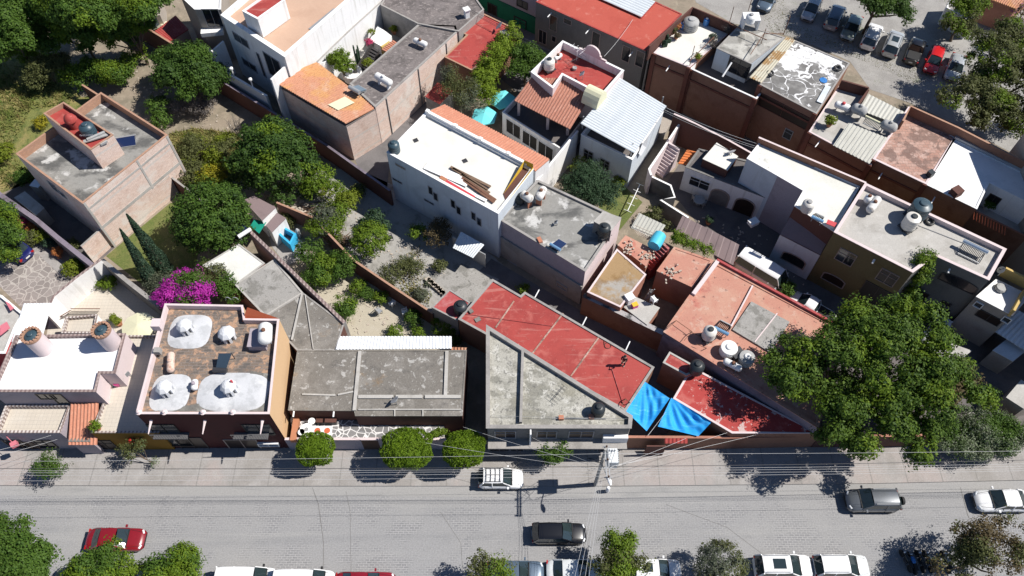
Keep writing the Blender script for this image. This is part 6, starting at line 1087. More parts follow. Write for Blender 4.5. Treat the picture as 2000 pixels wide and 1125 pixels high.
# --- B10-13 clutter
p = P(1283, 470, 4.0); rt = thing('covered_tank', 'bulky tank wrapped in a bright cyan tarpaulin above the red steps', 'covered tank', (p.x, p.y, 3.5)); m = MB(smooth=True); d = Vector((.5, .85, 0)).normalized(); rot = Matrix.Rotation(math.atan2(d.y, d.x), 3, 'Z'); m.lathe([(.35, -.8), (.62, -.75), (.66, 0), (.6, .75), (.3, .85)], p, 9, 'x', rot); m.build('cover', 'tarp_cyan', rt)
rng = random.Random(5); 
for i, (px, py, lab) in enumerate(((1228, 485, 'broken concrete lumps at the edge of the salmon terrace slab'), (1262, 500, 'grey rubble heap beside the red steps'), (1308, 535, 'scrap pile between the red steps and the annex'))):
    m = MB(); c_ = P(px, py, 3.5 if i < 2 else 3.9)
    for k in range(26): m.box(c_+Vector((rng.gauss(0, .4), rng.gauss(0, .5), rng.uniform(.03, .2))), (rng.uniform(.06, .22), rng.uniform(.06, .2), rng.uniform(.05, .14)), rng.uniform(0, 3))
    o = m.build('rubble', 'rubble_mat'); tag(o, lab, 'rubble'); o['kind'] = 'stuff'
def box_thing(name, label, cat, px, py, z, d, rz, mat, lid=None, group=None):
    p = P(px, py, z); root = thing(name, label, cat, tuple(p), group=group); m = MB(); m.box(p+Z3*d[2]/2, d, rz); m.build('body', mat, root)
    m = MB(); m.box(p+Z3*(d[2]+.03), (d[0]*1.06, d[1]*1.06, .06), rz); m.build('top', lid or mat, root); return root
def chair(label, px, py, rz, z=0.0, mat='plastic_white', group='white garden chairs'):
    p = P(px, py, z); root = thing('chair', label, 'chair', (0, 0, 0), group=group); m = MB(); m.box((0, 0, .42), (.5, .5, .05)); m.build('seat', mat, root); m = MB(); m.box((-.25, 0, .68), (.05, .5, .5)); m.build('backrest', mat, root)
    for s_ in (-1, 1):
        m = MB(); m.bar((-.22, .26*s_, .62), (.22, .26*s_, .62), .06, .04); m.bar((.22, .26*s_, .42), (.22, .26*s_, .62), .04); m.build('armrest', mat, root)
        for e in (-1, 1): m = MB(); m.bar((.21*e, .21*s_, 0), (.21*e, .21*s_, .42), .05); m.build('leg', mat, root)
    root.location = p; root.rotation_euler = (0, 0, rz); return root
def table(label, px, py, z, d, mat='plastic_white', round_=True, h=.72, rz=0, name='table', deco=None):
    p = P(px, py, z); root = thing(name, label, 'table', tuple(p)); m = MB()
    if round_: m.lathe([(.01, h-.05), (d, h-.05), (d, h), (.01, h)], p, 20)
    else: m.box(p+Z3*(h-.03), (d, d, .06), rz)
    m.build('table_top', mat, root); m = MB(); m.tube([p, p+Z3*(h-.05)], .05, 6); m.lathe([(.25, 0), (.25, .04), (.05, .08)], p, 10); m.build('leg', 'metal_gray', root)
    if deco: m = MB(); m.lathe([(.01, h+.003), (d*.32, h+.003), (d*.32, h+.012), (.01, h+.012)], p, 14); m.build('table_mat', deco, root)
    return root
chair('white garden chair by the brown wall in the sand garden', 767, 597, 2.4); chair('white garden chair beside the dark bush in the sand garden', 791, 614, 3.4); chair('grey metal chair alone on the sand', 741, 612, .8, mat='metal_gray', group='grey garden chairs')
table('round white table on the crazy paved terrace by the peach wall', 602, 845, 1.9, .55, deco='metal_gray'); table('small round white side table on the crazy paved terrace', 612, 829, 1.9, .3); table('round white stool table at the end of the terrace', 592, 850, 1.9, .28)
for lab, px in (('left square white table with an orange mat behind the smallest ball tree', 622), ('right square white table with an orange mat behind the smallest ball tree', 641)): table(lab, px, 845, 1.9, .8, 'plastic_white', False, h=.45, deco='orange_red')
m = MB(); p = P(578, 842, 1.9); m.box(p+Z3*.25, (.5, 2.0, .5)); o = m.build('planter', 'clay'); tag(o, 'terracotta trough planter along the peach wall', 'planter')
box_thing('cushion_bench', 'dark covered bench in the shade of the veranda', 'bench', 640, 822, 1.9, (1.6, .7, .5), 0, 'frame_dark', 'wall_brown_dark')
tree('potted_plant', 'leafy plants at the right end of the crazy paved terrace', [(848, 846, 2.4, .35), (858, 845, 2.4, .35), (866, 843, 2.4, .3)], 'leaf_bright', .13, 1.1, .25, 'plant', r=.03, z0=1.9)
# white clutter on the white terrace, lane and yards
box_thing('washing_machine', 'white washing machine on the small white terrace', 'washing machine', 1228, 588, 3.1, (.7, .7, .8), .5, 'white_gloss'); box_thing('crate', 'purple and yellow crate on the small white terrace', 'crate', 1239, 599, 3.1, (.5, .4, .4), .4, 'bucket_pink', 'yellow_wall'); chair('white plastic chair on the small white terrace', 1276, 590, .6, 3.1, group='white terrace chairs')
box_thing('water_trough', 'grey drum in the shaded yard beside the salmon annex', 'drum', 1313, 572, 0, (1.2, .8, 1.2), .5, 'metal_gray')
m = MB(); a_, b_ = P(1262, 585, .1), P(1274, 565, 2.6)
for s_ in (-.22, .22): m.bar(a_+Vector((s_, 0, 0)), b_+Vector((s_, 0, 0)), .06)
for i in range(8): c_ = a_.lerp(b_, (i+.5)/8); m.bar(c_-Vector((.22, 0, 0)), c_+Vector((.22, 0, 0)), .05)
o = m.build('ladder', 'metal_gray'); tag(o, 'grey ladder leaning in the shaded yard behind the white terrace', 'ladder')
# left sheds: blue basin, solar, gas bottle
p = [P(x, y, 1.3) for x, y in ((538, 452), (552, 441), (578, 456), (567, 478))]; c_ = sum(p, Vector())/4; rt = thing('water_basin', 'open bright blue painted basin beside the brown shed', 'basin', (c_.x, c_.y, 0)); pts = [(q.x, q.y) for q in p]; pts = pts if ccw(pts) else pts[::-1]; inn = inset(pts, .2); m = MB(); m.prism(pts, 0, 1.3, top=False)
for i in range(4): j = (i+1) % 4; m.face([(*pts[i], 1.3), (*pts[j], 1.3), (*inn[j], 1.3), (*inn[i], 1.3)]); m.face([(*inn[i], 1.3), (*inn[j], 1.3), (*inn[j], .5), (*inn[i], .5)])
m.build('wall', 'basin_blue', rt); m = MB(); m.poly(inn, .5); m.build('water', 'solar_dark', rt)
m = MB(smooth=True); p = P(585, 462, 0); rt = thing('gas_bottle', 'grey gas bottle standing behind the blue basin', 'gas bottle', tuple(p)); m.lathe([(.2, 0), (.22, .1), (.22, 1.0), (.12, 1.2), (.06, 1.3)], p, 12); m.build('body', 'dish_gray', rt)
solar('dark blue solar heater with white ends by the grey coped wall', (468, 461), (487, 449), 3.55, -1.6, 'solar_blue', 'tank_white', .6, r=.2)
rng = random.Random(11)
for lab, px, py, n, s_, mt in (('pale rubble heap with broken boards beside the citrus trees', 575, 408, 70, .9, 'rubble_mat'), ('twig and plank pile next to the rubble heap', 602, 418, 40, .8, 'wood_old'), ('heap of dry twigs against the dividing wall', 660, 475, 30, .6, 'wood_old')):
    m = MB(); c_ = P(px, py, 0)
    for k in range(n):
        q = c_+Vector((rng.gauss(0, s_), rng.gauss(0, s_*.8), rng.uniform(.05, .35)))
        if mt == 'rubble_mat': m.box(q, (rng.uniform(.15, .6), rng.uniform(.12, .4), rng.uniform(.06, .25)), rng.uniform(0, 3))
        else: t = rng.uniform(-.5, .9); m.bar(q, q+Vector((math.cos(t)*rng.uniform(.6, 1.8), math.sin(t)*rng.uniform(.5, 1.5), rng.uniform(-.1, .25))), .05, .05)
    o = m.build('rubble' if mt == 'rubble_mat' else 'brushwood', mt); tag(o, lab, 'rubble' if mt == 'rubble_mat' else 'wood pile'); o['kind'] = 'stuff'
m = MB()
for i in range(14): a_ = P(836+i*2.6, 548+i*2.3, 0); m.box(a_+Z3*.15, (.5, .35, .35), rng.uniform(0, 3))
o = m.build('stone_border', 'rubble_mat'); tag(o, 'line of pale stones edging the dry bed in the yard', 'stones'); o['kind'] = 'stuff'
chair('dark iron chair on the grey yard beside the spherical citrus tree', 763, 468, .4, mat='metal_dark', group='dark yard chairs')
rng = random.Random(21)
for lab, pts, n in (('scattered stones and scraps on the grey back yard', ((640, 470), (700, 420), (760, 500), (860, 540), (830, 500), (700, 500)), 130), ('small debris on the dirt patch below the broad dark tree', ((250, 130), (290, 180), (420, 240), (460, 250), (270, 150)), 60), ('twigs and scraps across the sand garden', ((660, 560), (720, 600), (780, 630), (700, 640), (690, 590)), 60), ('litter on the shaded lane behind the salmon house', ((1480, 470), (1420, 460), (1560, 540), (1380, 430)), 40)):
    m = MB()
    for k in range(n):
        a_, b_ = rng.choice(pts), rng.choice(pts); t = rng.random(); c_ = P(a_[0]*t+b_[0]*(1-t)+rng.gauss(0, 14), a_[1]*t+b_[1]*(1-t)+rng.gauss(0, 8), .03); m.box(c_, (rng.uniform(.05, .3), rng.uniform(.04, .18), rng.uniform(.03, .12)), rng.uniform(0, 3))
    o = m.build('debris', 'rubble_mat'); tag(o, lab, 'debris'); o['kind'] = 'stuff'
# --- B14-17
za = 3.15
water_tank('black water tank on the little worn red annex', 900, 607, za, .62, 1.15, 'tank_black'); water_tank('dark water tank near the street corner of the triangular roof', 1167, 806, B15.z, .55, 1.2, 'tank_black'); water_tank('dark green black tank on the bright red cube roof', 1358, 724, 3.8, .62, 1.3, 'tank_black')
antenna('fallen tv antenna flat on the triangular roof', 1090, 770, B15.z, .25, 1.6, .9, 6); 
m = MB(); a_, b_ = P(1080, 817, B15.z+.15), P(1186, 817, B15.z+.15); m.tube([a_, b_], .03, 5); m.tube([P(950, 812, B15.z+.3), P(1230, 818, B15.z+.3)], .012, 4); o = m.build('pipe', 'metal_gray'); tag(o, 'thin grey water pipe along the front of the triangular roof', 'pipe')
m = MB(); 
for px, py in ((1096, 816), (1155, 814)): m.box(P(px, py, B15.z+.15), (.4, .35, .3))
o = m.build('brick_pair', 'brick_loose'); tag(o, 'loose bricks under the pipe of the triangular roof', 'bricks')
m = MB(); c_ = P(1187, 675, 3.74); m.tube([c_+Vector((.28*math.cos(t/12*6.283), .28*math.sin(t/12*6.283), 0)) for t in range(13)], .03, 5, False); m.tube([c_+Vector((-.3, .1, 0)), P(1180, 664, 3.74)], .03, 5); o = m.build('hose', 'wall_brown_dark'); tag(o, 'coiled brown hose on the largest red roof', 'hose')
m = MB(); m.tube([P(907, 613, 3.76), P(1080, 637, 3.76)], .022, 4); m.tube([P(1195, 720, 3.76), P(1217, 790, 3.76)], .03, 4); o = m.build('roof_cable', 'roof_red_worn'); tag(o, 'thin cables lying across the largest red roof', 'cable')
m = MB(); m.box(P(920, 608, 3.8), (.35, .35, .2), .6); m.box(P(933, 624, 3.76), (.5, .4, .06), .5); o = m.build('junction_box', 'roof_gray'); tag(o, 'small grey box at the left end of the largest red roof', 'box')
m = MB()
for a_, b_ in (((1222, 779), (1212, 796)), ((1222, 779), (1230, 786)), ((1212, 796), (1220, 803))): m.bar(P(*a_, 4.2), P(*b_, 4.2), .05)
for q in ((1222, 779), (1212, 796), (1220, 803), (1230, 786)): m.bar(P(*q, 3.7), P(*q, 4.2), .05)
o = m.build('roof_rail', 'rust'); tag(o, 'rusty rail by the corner of the largest red roof', 'rail')
# blue tarps
def tarp(label, corners, zs, sag, n=12, seed=1):
    c = [P(x, y, z) for (x, y), z in zip(corners, zs)]; m = MB(smooth=True); rng = random.Random(seed); g = []
    ph = [rng.uniform(0, 6) for _ in range(4)]
    for i in range(n+1):
        r = []
        for j in range(n+1):
            u, v = i/n, j/n; q = c[0].lerp(c[1], u).lerp(c[3].lerp(c[2], u), v); s_ = 16*u*(1-u)*v*(1-v)
            q = q-Z3*(sag*s_)+Z3*(.085*math.sin(11*math.atan2(v+.15, u+.15)*2+ph[0])*min(1, s_*2)+.045*math.sin(23*(u-.6*v)+ph[1])*min(1, s_*3)); r.append(q)
        g.append(r)
    for i in range(n):
        for j in range(n): m.face([g[i][j], g[i+1][j], g[i+1][j+1], g[i][j+1]])
    o = m.build('tarpaulin', 'tarp_blue'); tag(o, label, 'tarpaulin', 'blue tarpaulins stretched over the yard')
    return o
tarp('left blue tarpaulin, tied to the corner of the largest red roof', [(1259, 745), (1308, 778), (1263, 842), (1221, 801)], [3.7, 3.4, 2.7, 3.6], .45, 30, 3); tarp('right blue tarpaulin, hanging from the peeling red roof down to the street wall', [(1311, 777), (1392, 822), (1364, 852), (1285, 833)], [3.35, 3.2, 2.7, 2.8], .5, 30, 8)
# --- B12
zs = B12.z
water_tank('cream water tank with a dark lid on the salmon roof frame', 1381, 661, zs, .58, 1.3, 'tank_beige', 'tank_black', .35); water_tank('white flat topped round tank in the middle of the salmon roof edge', 1420, 688, zs, .72, 1.15, 'tank_white', 'tank_white', cone=.06, ribs=1); water_tank('grey white ringed tank at the right of the salmon roof edge', 1455, 706, zs, .66, 1.1, 'tank_concrete', 'tank_white', cone=.06, ribs=4)
gas_tank('long white gas tank lying at the edge of the salmon roof', (1413, 703), (1449, 722), zs, .3, leg=.2)
solar('tube solar heater beside the cream tank on the salmon roof', (1398, 641), (1420, 652), zs, -1.3, 'tubes', 'chrome_blue', .5, r=.16)
m = MB()
for a_, b_ in (((1304, 641), (1321, 626)), ((1321, 626), (1352, 648)), ((1352, 648), (1336, 665)), ((1360, 672), (1380, 680)), ((1345, 646), (1388, 668))): m.bar(P(*a_, zs+.5), P(*b_, zs+.5), .04)
for q in ((1304, 641), (1321, 626), (1352, 648), (1380, 680)): m.bar(P(*q, zs), P(*q, zs+.5), .04)
o = m.build('pipe_rack', 'rust'); tag(o, 'rusty pipe rack at the left corner of the salmon roof', 'rack')
box_thing('cooler', 'dark steel box between the tanks on the salmon roof', 'box', 1437, 695, zs, (1.0, .8, .6), .5, 'metal_dark')
m = MB()
for k in range(5): a_ = P(1578+k*4, 652-k*1, zs+.3+.2*k); m.bar(a_, P(1600, 668+k, zs+.1), .04)
o = m.build('pole_bundle', 'wood_old'); tag(o, 'loose poles at the tree side of the salmon roof', 'poles')
# --- B20
box_thing('roof_plinth', 'brick plinth carrying the white gas tank on the maroon house', 'plinth', 508, 668, zr, (1.4, 1.6, .7), 0, 'plaster_mauve'); gas_tank('white gas tank on the plinth of the maroon house roof', (519, 631), (517, 672), zr+.7, .56, 'tank_white', leg=.2)
m = MB(); q = [P(421, 723, zr+.35), P(440, 724, zr+.35), P(452, 690, zr+1.0), P(427, 690, zr+1.0)]; rt = thing('solar_heater', 'dark solar collector tilted on the brick paved roof', 'solar water heater', tuple(P(435, 708, zr))); m.face(q); m.face([p_-Z3*.06 for p_ in q][::-1]); m.build('panel', 'solar_dark', rt); m = MB(smooth=True); m.tube([P(416, 722, zr+.4), P(443, 724, zr+.4)], .2, 10); m.build('tank', 'metal_dark', rt)
for p_ in q: m = MB(); m.bar(p_, Vector((p_.x, p_.y, zr)), .05); m.build('leg', 'metal_dark', rt)
gas_tank('rusty pink gas tank on the brick paved roof', (334, 688), (333, 727), zr, .3, 'tank_rusty_pink', leg=.2, cover='tank_rusty_pink'); gas_tank('short white gas tank between two white domes', (381, 741), (379, 762), zr, .26, leg=.2, cover='plaster_mauve')
m = MB(); p = P(310, 638, 7.4); m.box(p+Z3*.35, (.75, .75, .7)); o = m.build('chimney', 'plaster_pink'); tag(o, 'square chimney on the left parapet of the maroon house', 'chimney'); m = MB(); p = P(310, 688, 7.2); m.box(p+Z3*.2, (.5, .45, .5)); o = m.build('vent_box', 'plaster_gray'); tag(o, 'small vent box on the left parapet of the maroon house', 'vent')
m = MB(); p = P(453, 746, zr+1.4); m.tube([p-Z3*.6, p+Z3*.25], .08, 8); o = m.build('vent_pipe', 'red_paint'); tag(o, 'red vent pipe behind a white roof lantern', 'pipe')
m = MB(smooth=True)
for k in (-1, 1): c_ = P(457+k*7, 592, 7.0); m.tube([c_+Vector((.22*math.cos(t), 0, .5+.45*math.sin(t))) for t in [math.pi*i/8 for i in range(9)]], .03, 5, False)
o = m.build('ladder_rail', 'metal_gray'); tag(o, 'curved ladder handrails over the back parapet of the maroon house', 'ladder')
# --- B21 towers, terrace things
for lab, px, py in (('left brick tank tower on the white roof', 88, 682), ('right brick tank tower on the white roof', 221, 672)):
    p = P(px, py, 5.75); rt = thing('tank_tower', lab, 'tank tower', tuple(p), group='brick tank towers'); m = MB(smooth=True); m.lathe([(.74, 0), (.74, 2.2)], p, 24); m.build('shaft', 'plaster_pink', rt); m = MB()
    m.lathe([(.77, 2.2), (.79, 2.45), (.58, 2.45), (.56, 1.9)], p, 24); m.build('brick_rim', 'brick_cap', rt); m = MB()
    for i in range(16): t = i*math.pi/8; m = MB(); m.box(p+Vector((.68*math.cos(t), .68*math.sin(t), 2.5)), (.17, .11, .14), t); m.build('battlement', 'brick_cap', rt)
    wt = water_tank('dark blue water tank set in the %s' % lab, 0, 0, 0, .52, 1.25, 'tank_blue_black', cone=.12); wt.location = p+Z3*1.4
box_thing('washtub', 'grey washtub in the corner niche of the beige terrace', 'washtub', 219, 748, 3.6, (.8, .7, .85), .7, 'metal_gray', 'tank_gray'); m = MB(smooth=True); p = P(232, 751, 3.6); m.lathe([(.25, 0), (.33, .5), (.3, .5), (.01, .3)], p, 14); o = m.build('bucket', 'bucket_pink'); tag(o, 'pink bucket beside the washtub', 'bucket')
chair('grey sling chair on the beige terrace beside the maroon house', 250, 736, 2.6, 3.6, 'metal_gray', 'terrace chairs'); potted('clay pot with a green shrub at the street corner of the beige terrace', 193, 838, 3.6, .28, 'clay', 'leaf_bright', .4)
for i, (px, py, lab) in enumerate(((228, 627, 'white potted plant at the foot of the right tank tower'), (235, 635, 'clay potted plant in the garden court nearest the striped coping'))): potted(lab, px, py, 0.03, .3, 'pot_white' if i == 0 else 'clay', 'leaf_lime', .35)
for i in range(6): potted(('first', 'second', 'third', 'fourth', 'fifth', 'sixth')[i]+' clay pot from the left in the curved row of the garden court', 143+i*9, 588-i*6.5, .03, .22, 'clay', 'leaf_bright' if i % 2 else 'leaf_olive', .28, group='clay pots in the garden court')
m = MB(); a_ = P(122, 612, .03)
for i in range(12): m.bar(P(118+i*1.6, 622-i*1.1, .03), P(118+i*1.6, 622-i*1.1, 1.0), .04)
for i in range(22): m.bar(P(140+i*2.5, 607, .03), P(140+i*2.5, 607, 1.0), .04)
m.bar(P(118, 618, 1.0), P(138, 606, 1.0), .06); m.bar(P(138, 603, 1.0), P(195, 603, 1.0), .06); o = m.build('railing', 'rust'); tag(o, 'rusty brown railing around the raised beige terrace', 'railing')
m = MB(); p = P(272, 640, 2.0); m.lathe([(.01, .35), (1.5, 0), (1.5, -.06)], p+Z3*.2, 10); rt = thing('parasol', 'cream parasol in the garden court beside the maroon house', 'parasol', (p.x, p.y, 0)); m.build('canopy', 'cream', rt); m = MB(); m.tube([(p.x, p.y, 0), p+Z3*.5], .03, 5); m.build('pole', 'metal_gray', rt)
# --- B30 row
p = P(1347, 52, 6.5); water_tank('dusty grey round tank in the far corner of the cluttered cream terrace', 1347, 56, 6.5, .85, 1.3, 'tank_concrete', cone=.25); water_tank('blue barrel with a white top at the back of the cream terrace', 1378, 49, 6.5, .32, 1.0, 'plastic_blue', 'plastic_white', cone=.1); water_tank('narrow blue drum beside the dusty grey tank', 1333, 56, 6.5, .3, .95, 'plastic_blue', 'plastic_white', cone=.1)
for lab, px, py in (('cactus pot at the left edge of the cream terrace', 1297, 92), ('second cactus pot from the alley on the cream terrace', 1304, 82)): cactus('cactus', lab, px, py, 6.5, .9, 6, .25)
for lab, px, py, mt in (('leafy pot on the left side of the cream terrace', 1314, 66, 'leaf_olive'), ('orange flowered pot beside the blue drum', 1322, 58, 'leaf_orange'), ('clay pot with dry leaves on the cream terrace', 1320, 76, 'leaf_brown'), ('green pot in the alley corner of the cream terrace', 1362, 118, 'leaf_lime'), ('pot of dark leaves by the cracked stone roof', 1390, 80, 'leaf_feather')): potted(lab, px, py, 6.5, .24, 'clay', mt, .36)
bare('dry_shrub', 'tangle of dry branches beside the cracked stone roof', 1392, 95, 1.5, .8, 3, 'shrub', 6.3, n=40); bare('dry_shrub', 'dry branches at the far corner of the cracked stone roof', 1420, 66, 1.0, .6, 4, 'shrub', 6.6, n=30)
p = P(1462, 52, 7.9); rt = thing('tank_stand', 'white concrete stand with an open arch on the cracked stone roof', 'tank stand', tuple(p))
for s_ in (-1, 1): m = MB(); m.box(p+Vector((s_*.75, 0, .6)), (.18, 1.2, 1.2), 0); m.build('side_wall', 'plaster_white', rt)
m = MB(); m.box(p+Z3*1.26, (1.7, 1.3, .14)); m.build('slab', 'plaster_white', rt); water_tank('white water tank on the concrete stand of the cracked stone roof', 1464, 43, 9.2, .5, .95, 'tank_white', 'tank_gray')
def tire(label, px, py, z, r=.32, lean=0):
    p = P(px, py, z+.12); m = MB(smooth=True); n, k = 16, 8
    for i in range(n):
        for j in range(k):
            def q(i, j): t, u = 2*math.pi*i/n, 2*math.pi*j/k; return p+Vector(((r+.12*math.cos(u))*math.cos(t), (r+.12*math.cos(u))*math.sin(t), .11*math.sin(u)))
            m.face([q(i, j), q(i+1, j), q(i+1, j+1), q(i, j+1)])
    o = m.build('tyre', 'iron_black'); tag(o, label, 'tyre', 'old tyres on the roofs'); return o
tire('old tyre near the far corner of the sealant streaked roof', 1636, 133, 7.25); tire('old tyre on the left edge of the sealant streaked roof', 1504, 143, 7.35); tire('old tyre ring on the olive house roof', 1816, 433, 7.2)
m = MB(); m.lathe([(.01, .08), (.38, .06), (.4, 0)], P(1608, 157, 7.25), 16); o = m.build('basin_lid', 'plastic_blue'); tag(o, 'round blue lid lying on the sealant streaked roof', 'lid')
antenna('tv antenna on the sealant streaked roof', 1627, 148, 7.25, .9, 1.2, .4, 5)
for lab, px, py, z, h in (('tall rusty pole on the corner of the cream terrace', 1347, 128, 6.6, 2.6), ('tall rusty pole on the cracked stone roof edge', 1486, 86, 7.9, 2.0), ('tall rusty pole behind the white tank stand', 1461, 22, 7.0, 3.2), ('tall rusty pole at the back of the canopy roof', 1530, 68, 7.5, 2.4), ('thin rusty pole at the back wall of the cream terrace', 1424, 46, 7.0, 2.2)):
    m = MB(); q = P(px, py, z); m.tube([q, q+Z3*h], .04, 5); o = m.build('pole', 'rust'); tag(o, lab, 'pole', 'rusty poles on the brown row')
m = MB()
for a_, b_ in (((1466, 106), (1492, 66)), ((1492, 66), (1530, 66)), ((1424, 46), (1498, 78)), ((1346, 120), (1395, 72))): m.bar(P(*a_, 8.6), P(*b_, 8.6), .06)
o = m.build('washing_line', 'rust'); tag(o, 'rusty washing line poles over the cracked stone roof', 'washing line')
z30 = 6.5
gas_tank('white gas tank with a red valve box on the pale terrace', (1630, 202), (1661, 213), z30, .36, 'tank_white', cover='red_paint', leg=.4); p = P(1681, 216, z30+.9)
gas_tank('grey horizontal tank left of the rack between the ribbed roofs', (1664, 208), (1693, 221), z30, .5, 'tank_concrete', leg=.6, cover='tank_concrete'); gas_tank('grey horizontal tank right of the rack between the ribbed roofs', (1721, 240), (1752, 253), z30, .5, 'tank_concrete', leg=.6, cover='tank_concrete')
solar('slatted solar heater between the two grey tanks', (1693, 228), (1722, 242), z30+.4, .5, 'tubes', 'cream', .4, r=.12)
potted('potted palm alone on the pale terrace', 1618, 246, z30, .3, 'clay', 'leaf_lime', .55); 
box_thing('black_box', 'small black box at the edge of the mottled brick roof', 'box', 1815, 343, 7.0, (.5, .5, .5), .5, 'tank_black')
potted('green plant in the sunken patio beside the white vaults', 1925, 408, 4.1, .3, 'pot_white', 'leaf_mid', .5)
m = MB()
for i in range(12): a_ = P(1903+i*5.5, 414+i*2.7, 5.6); m.bar(a_, a_+Vector((-.35, -.9, 0)), .06)
o = m.build('pergola', 'orange_red'); tag(o, 'rust red slatted pergola strip under the sunken patio', 'pergola')
# --- B31 / B32
water_tank('cream water tank at the lower edge of the chalky white roof', 1574, 410, 6.95, .55, 1.25, 'tank_beige', 'tank_gray', cone=.2)
solar('little tube solar heater beside the cream tank on the chalky roof', (1588, 424), (1605, 432), 6.95, -1.0, 'tubes', 'chrome_blue', .45, r=.15)
box_thing('gas_box', 'white box with a red label at the corner of the chalky roof', 'box', 1621, 442, 6.95, (.8, .5, .4), -.5, 'white_gloss', 'red_paint')
z32 = B32.z
gas_tank('short white gas tank at the upper left of the olive house roof', (1692, 394), (1700, 382), z32, .36, leg=.25); gas_tank('long pale blue gas tank beside the short white one on the olive house', (1697, 413), (1716, 386), z32, .38, 'tank_dirty', leg=.35)
water_tank('large dark blue water tank on the olive house roof', 1785, 425, z32, .85, 1.9, 'tank_blue_black', stand=.4, cone=.15); water_tank('cream water tank with a dark hole in front of the large dark blue one', 1770, 446, z32, .66, 1.7, 'tank_beige', 'tank_black', stand=.3, cone=.1)
solar('tube solar heater with a shiny tank on the olive house', (1884, 472), (1926, 492), z32, .9, 'tubes', 'chrome', .6, r=.2)
m = MB(); m.tube([P(1793, 440, z32+.05), P(1890, 478, z32+.05)], .03, 4); m.tube([P(1793, 440, z32+.05), P(1803, 425, z32+.05)], .03, 4); o = m.build('pipe', 'metal_gray'); tag(o, 'thin grey pipe across the olive house roof', 'pipe')
dish('white dish on the tan topped courtyard room', 1428, 303, 4.6, .45, 2.0, 'plastic_white', .3); dish('grey dish at the front of the veranda house roof', 775, 790, 3.9, .4, 2.5, 'dish_gray', .6)
dish('small dish on the corner of the beige house roof', 1949, 538, 6.2, .35, 2.9)
# courtyard furniture, playground rack
for lab, px, py, rz in (('left iron chair in the shaded arched courtyard', 1356, 392, .4), ('right iron chair in the shaded arched courtyard', 1371, 402, 2.4)): chair(lab, px, py, rz, mat='metal_gray', group='courtyard chairs')
table('round stone table in the shaded arched courtyard', 1363, 398, 0, .6, 'tank_concrete')
box_thing('planter_box', 'white block at the corner of the dark carport wall', 'planter', 1470, 437, 2.0, (.9, .7, .4), .5, 'plaster_white')
p = P(1237, 385, 0); rt = thing('drying_rack', 'white folding rack standing on the small lawn', 'drying rack', tuple(p)); m = MB()
for i in range(5): a_ = P(1226+i*6, 412-i*13, 1.0); m.bar(a_-Vector((.35, -.2, 0)), a_+Vector((.35, -.2, 0)), .035)
m.bar(P(1226, 412, 1.0), P(1250, 360, 1.0), .07); m.bar(P(1226, 412, 0), P(1226, 412, 1.0), .06); m.bar(P(1250, 360, 0), P(1250, 360, 1.0), .06); m.build('frame', 'plastic_white', rt)
potted('blue glazed pot with a green plant on the lane beside the pale blue house', 1218, 343, 0, .3, 'pot_blue', 'leaf_bright', .4); potted('second blue glazed pot further down the lane', 1212, 363, 0, .25, 'pot_blue', 'leaf_bright', .3)
box_thing('cart', 'shaded beige handcart on the dark lane below the metal roof', 'cart', 1290, 258, 0, (1.4, 2.2, 1.0), -.5, 'wall_beige')
m = MB()
for i in range(14): a_ = P(1238+i*4.2, 447+i*1.7, 3.75); m.bar(a_, a_+Vector((.35, -.75, .02)), .04)
for k in (0, .5, 1.0): m.bar(P(1240, 440, 3.75)+Vector((.3*k, -.8*k, 0)), P(1292, 462, 3.75)+Vector((.3*k, -.8*k, 0)), .04)
o = m.build('lattice', 'rubble_mat'); tag(o, 'pale lattice panel lying on the weathered shed roof', 'lattice')
m = MB(); c_ = P(1390, 395, .3); 
o = potted('dark plant in a clay pot by the carport wall', 1383, 437, .0, .3, 'clay', 'leaf_feather', .35)
tarp2 = MB(); tarp2.face([P(1247, 300, 4.2), P(1254, 282, 4.6), P(1268, 262, 5.6), P(1262, 288, 3.6), P(1252, 305, 3.2)]); o = tarp2.build('hanging_sheet', 'corr_white'); tag(o, 'white plastic sheet hanging from the corrugated metal roof', 'sheet')
# ================================================================== vehicles
PAINTS = dict(white=(.75, .75, .75), silver=(.42, .44, .45), grey=(.10, .11, .125), black=(.008, .008, .010), red=(.2, .008, .014), bright_red=(.5, .012, .016), blue=(.015, .02, .12), greyblue=(.10, .14, .19), greensilver=(.27, .32, .29), darkred=(.22, .01, .02), offwhite=(.6, .62, .62))
for k_, v_ in PAINTS.items(): plain('paint_'+k_, v_, .3, .25 if k_ in ('silver', 'grey', 'greyblue', 'greensilver', 'blue') else 0, .5, .7, .07)
plain('car_glass', (.022, .034, .037), .04, spec=1.0); plain('rubber', (.015, .015, .016), .8); plain('rim', (.35, .35, .36), .3, .7); plain('head_lamp', (.7, .72, .74), .1, spec=.8); plain('tail_lamp', (.35, .01, .01), .2); plain('plate', (.7, .7, .66), .5)
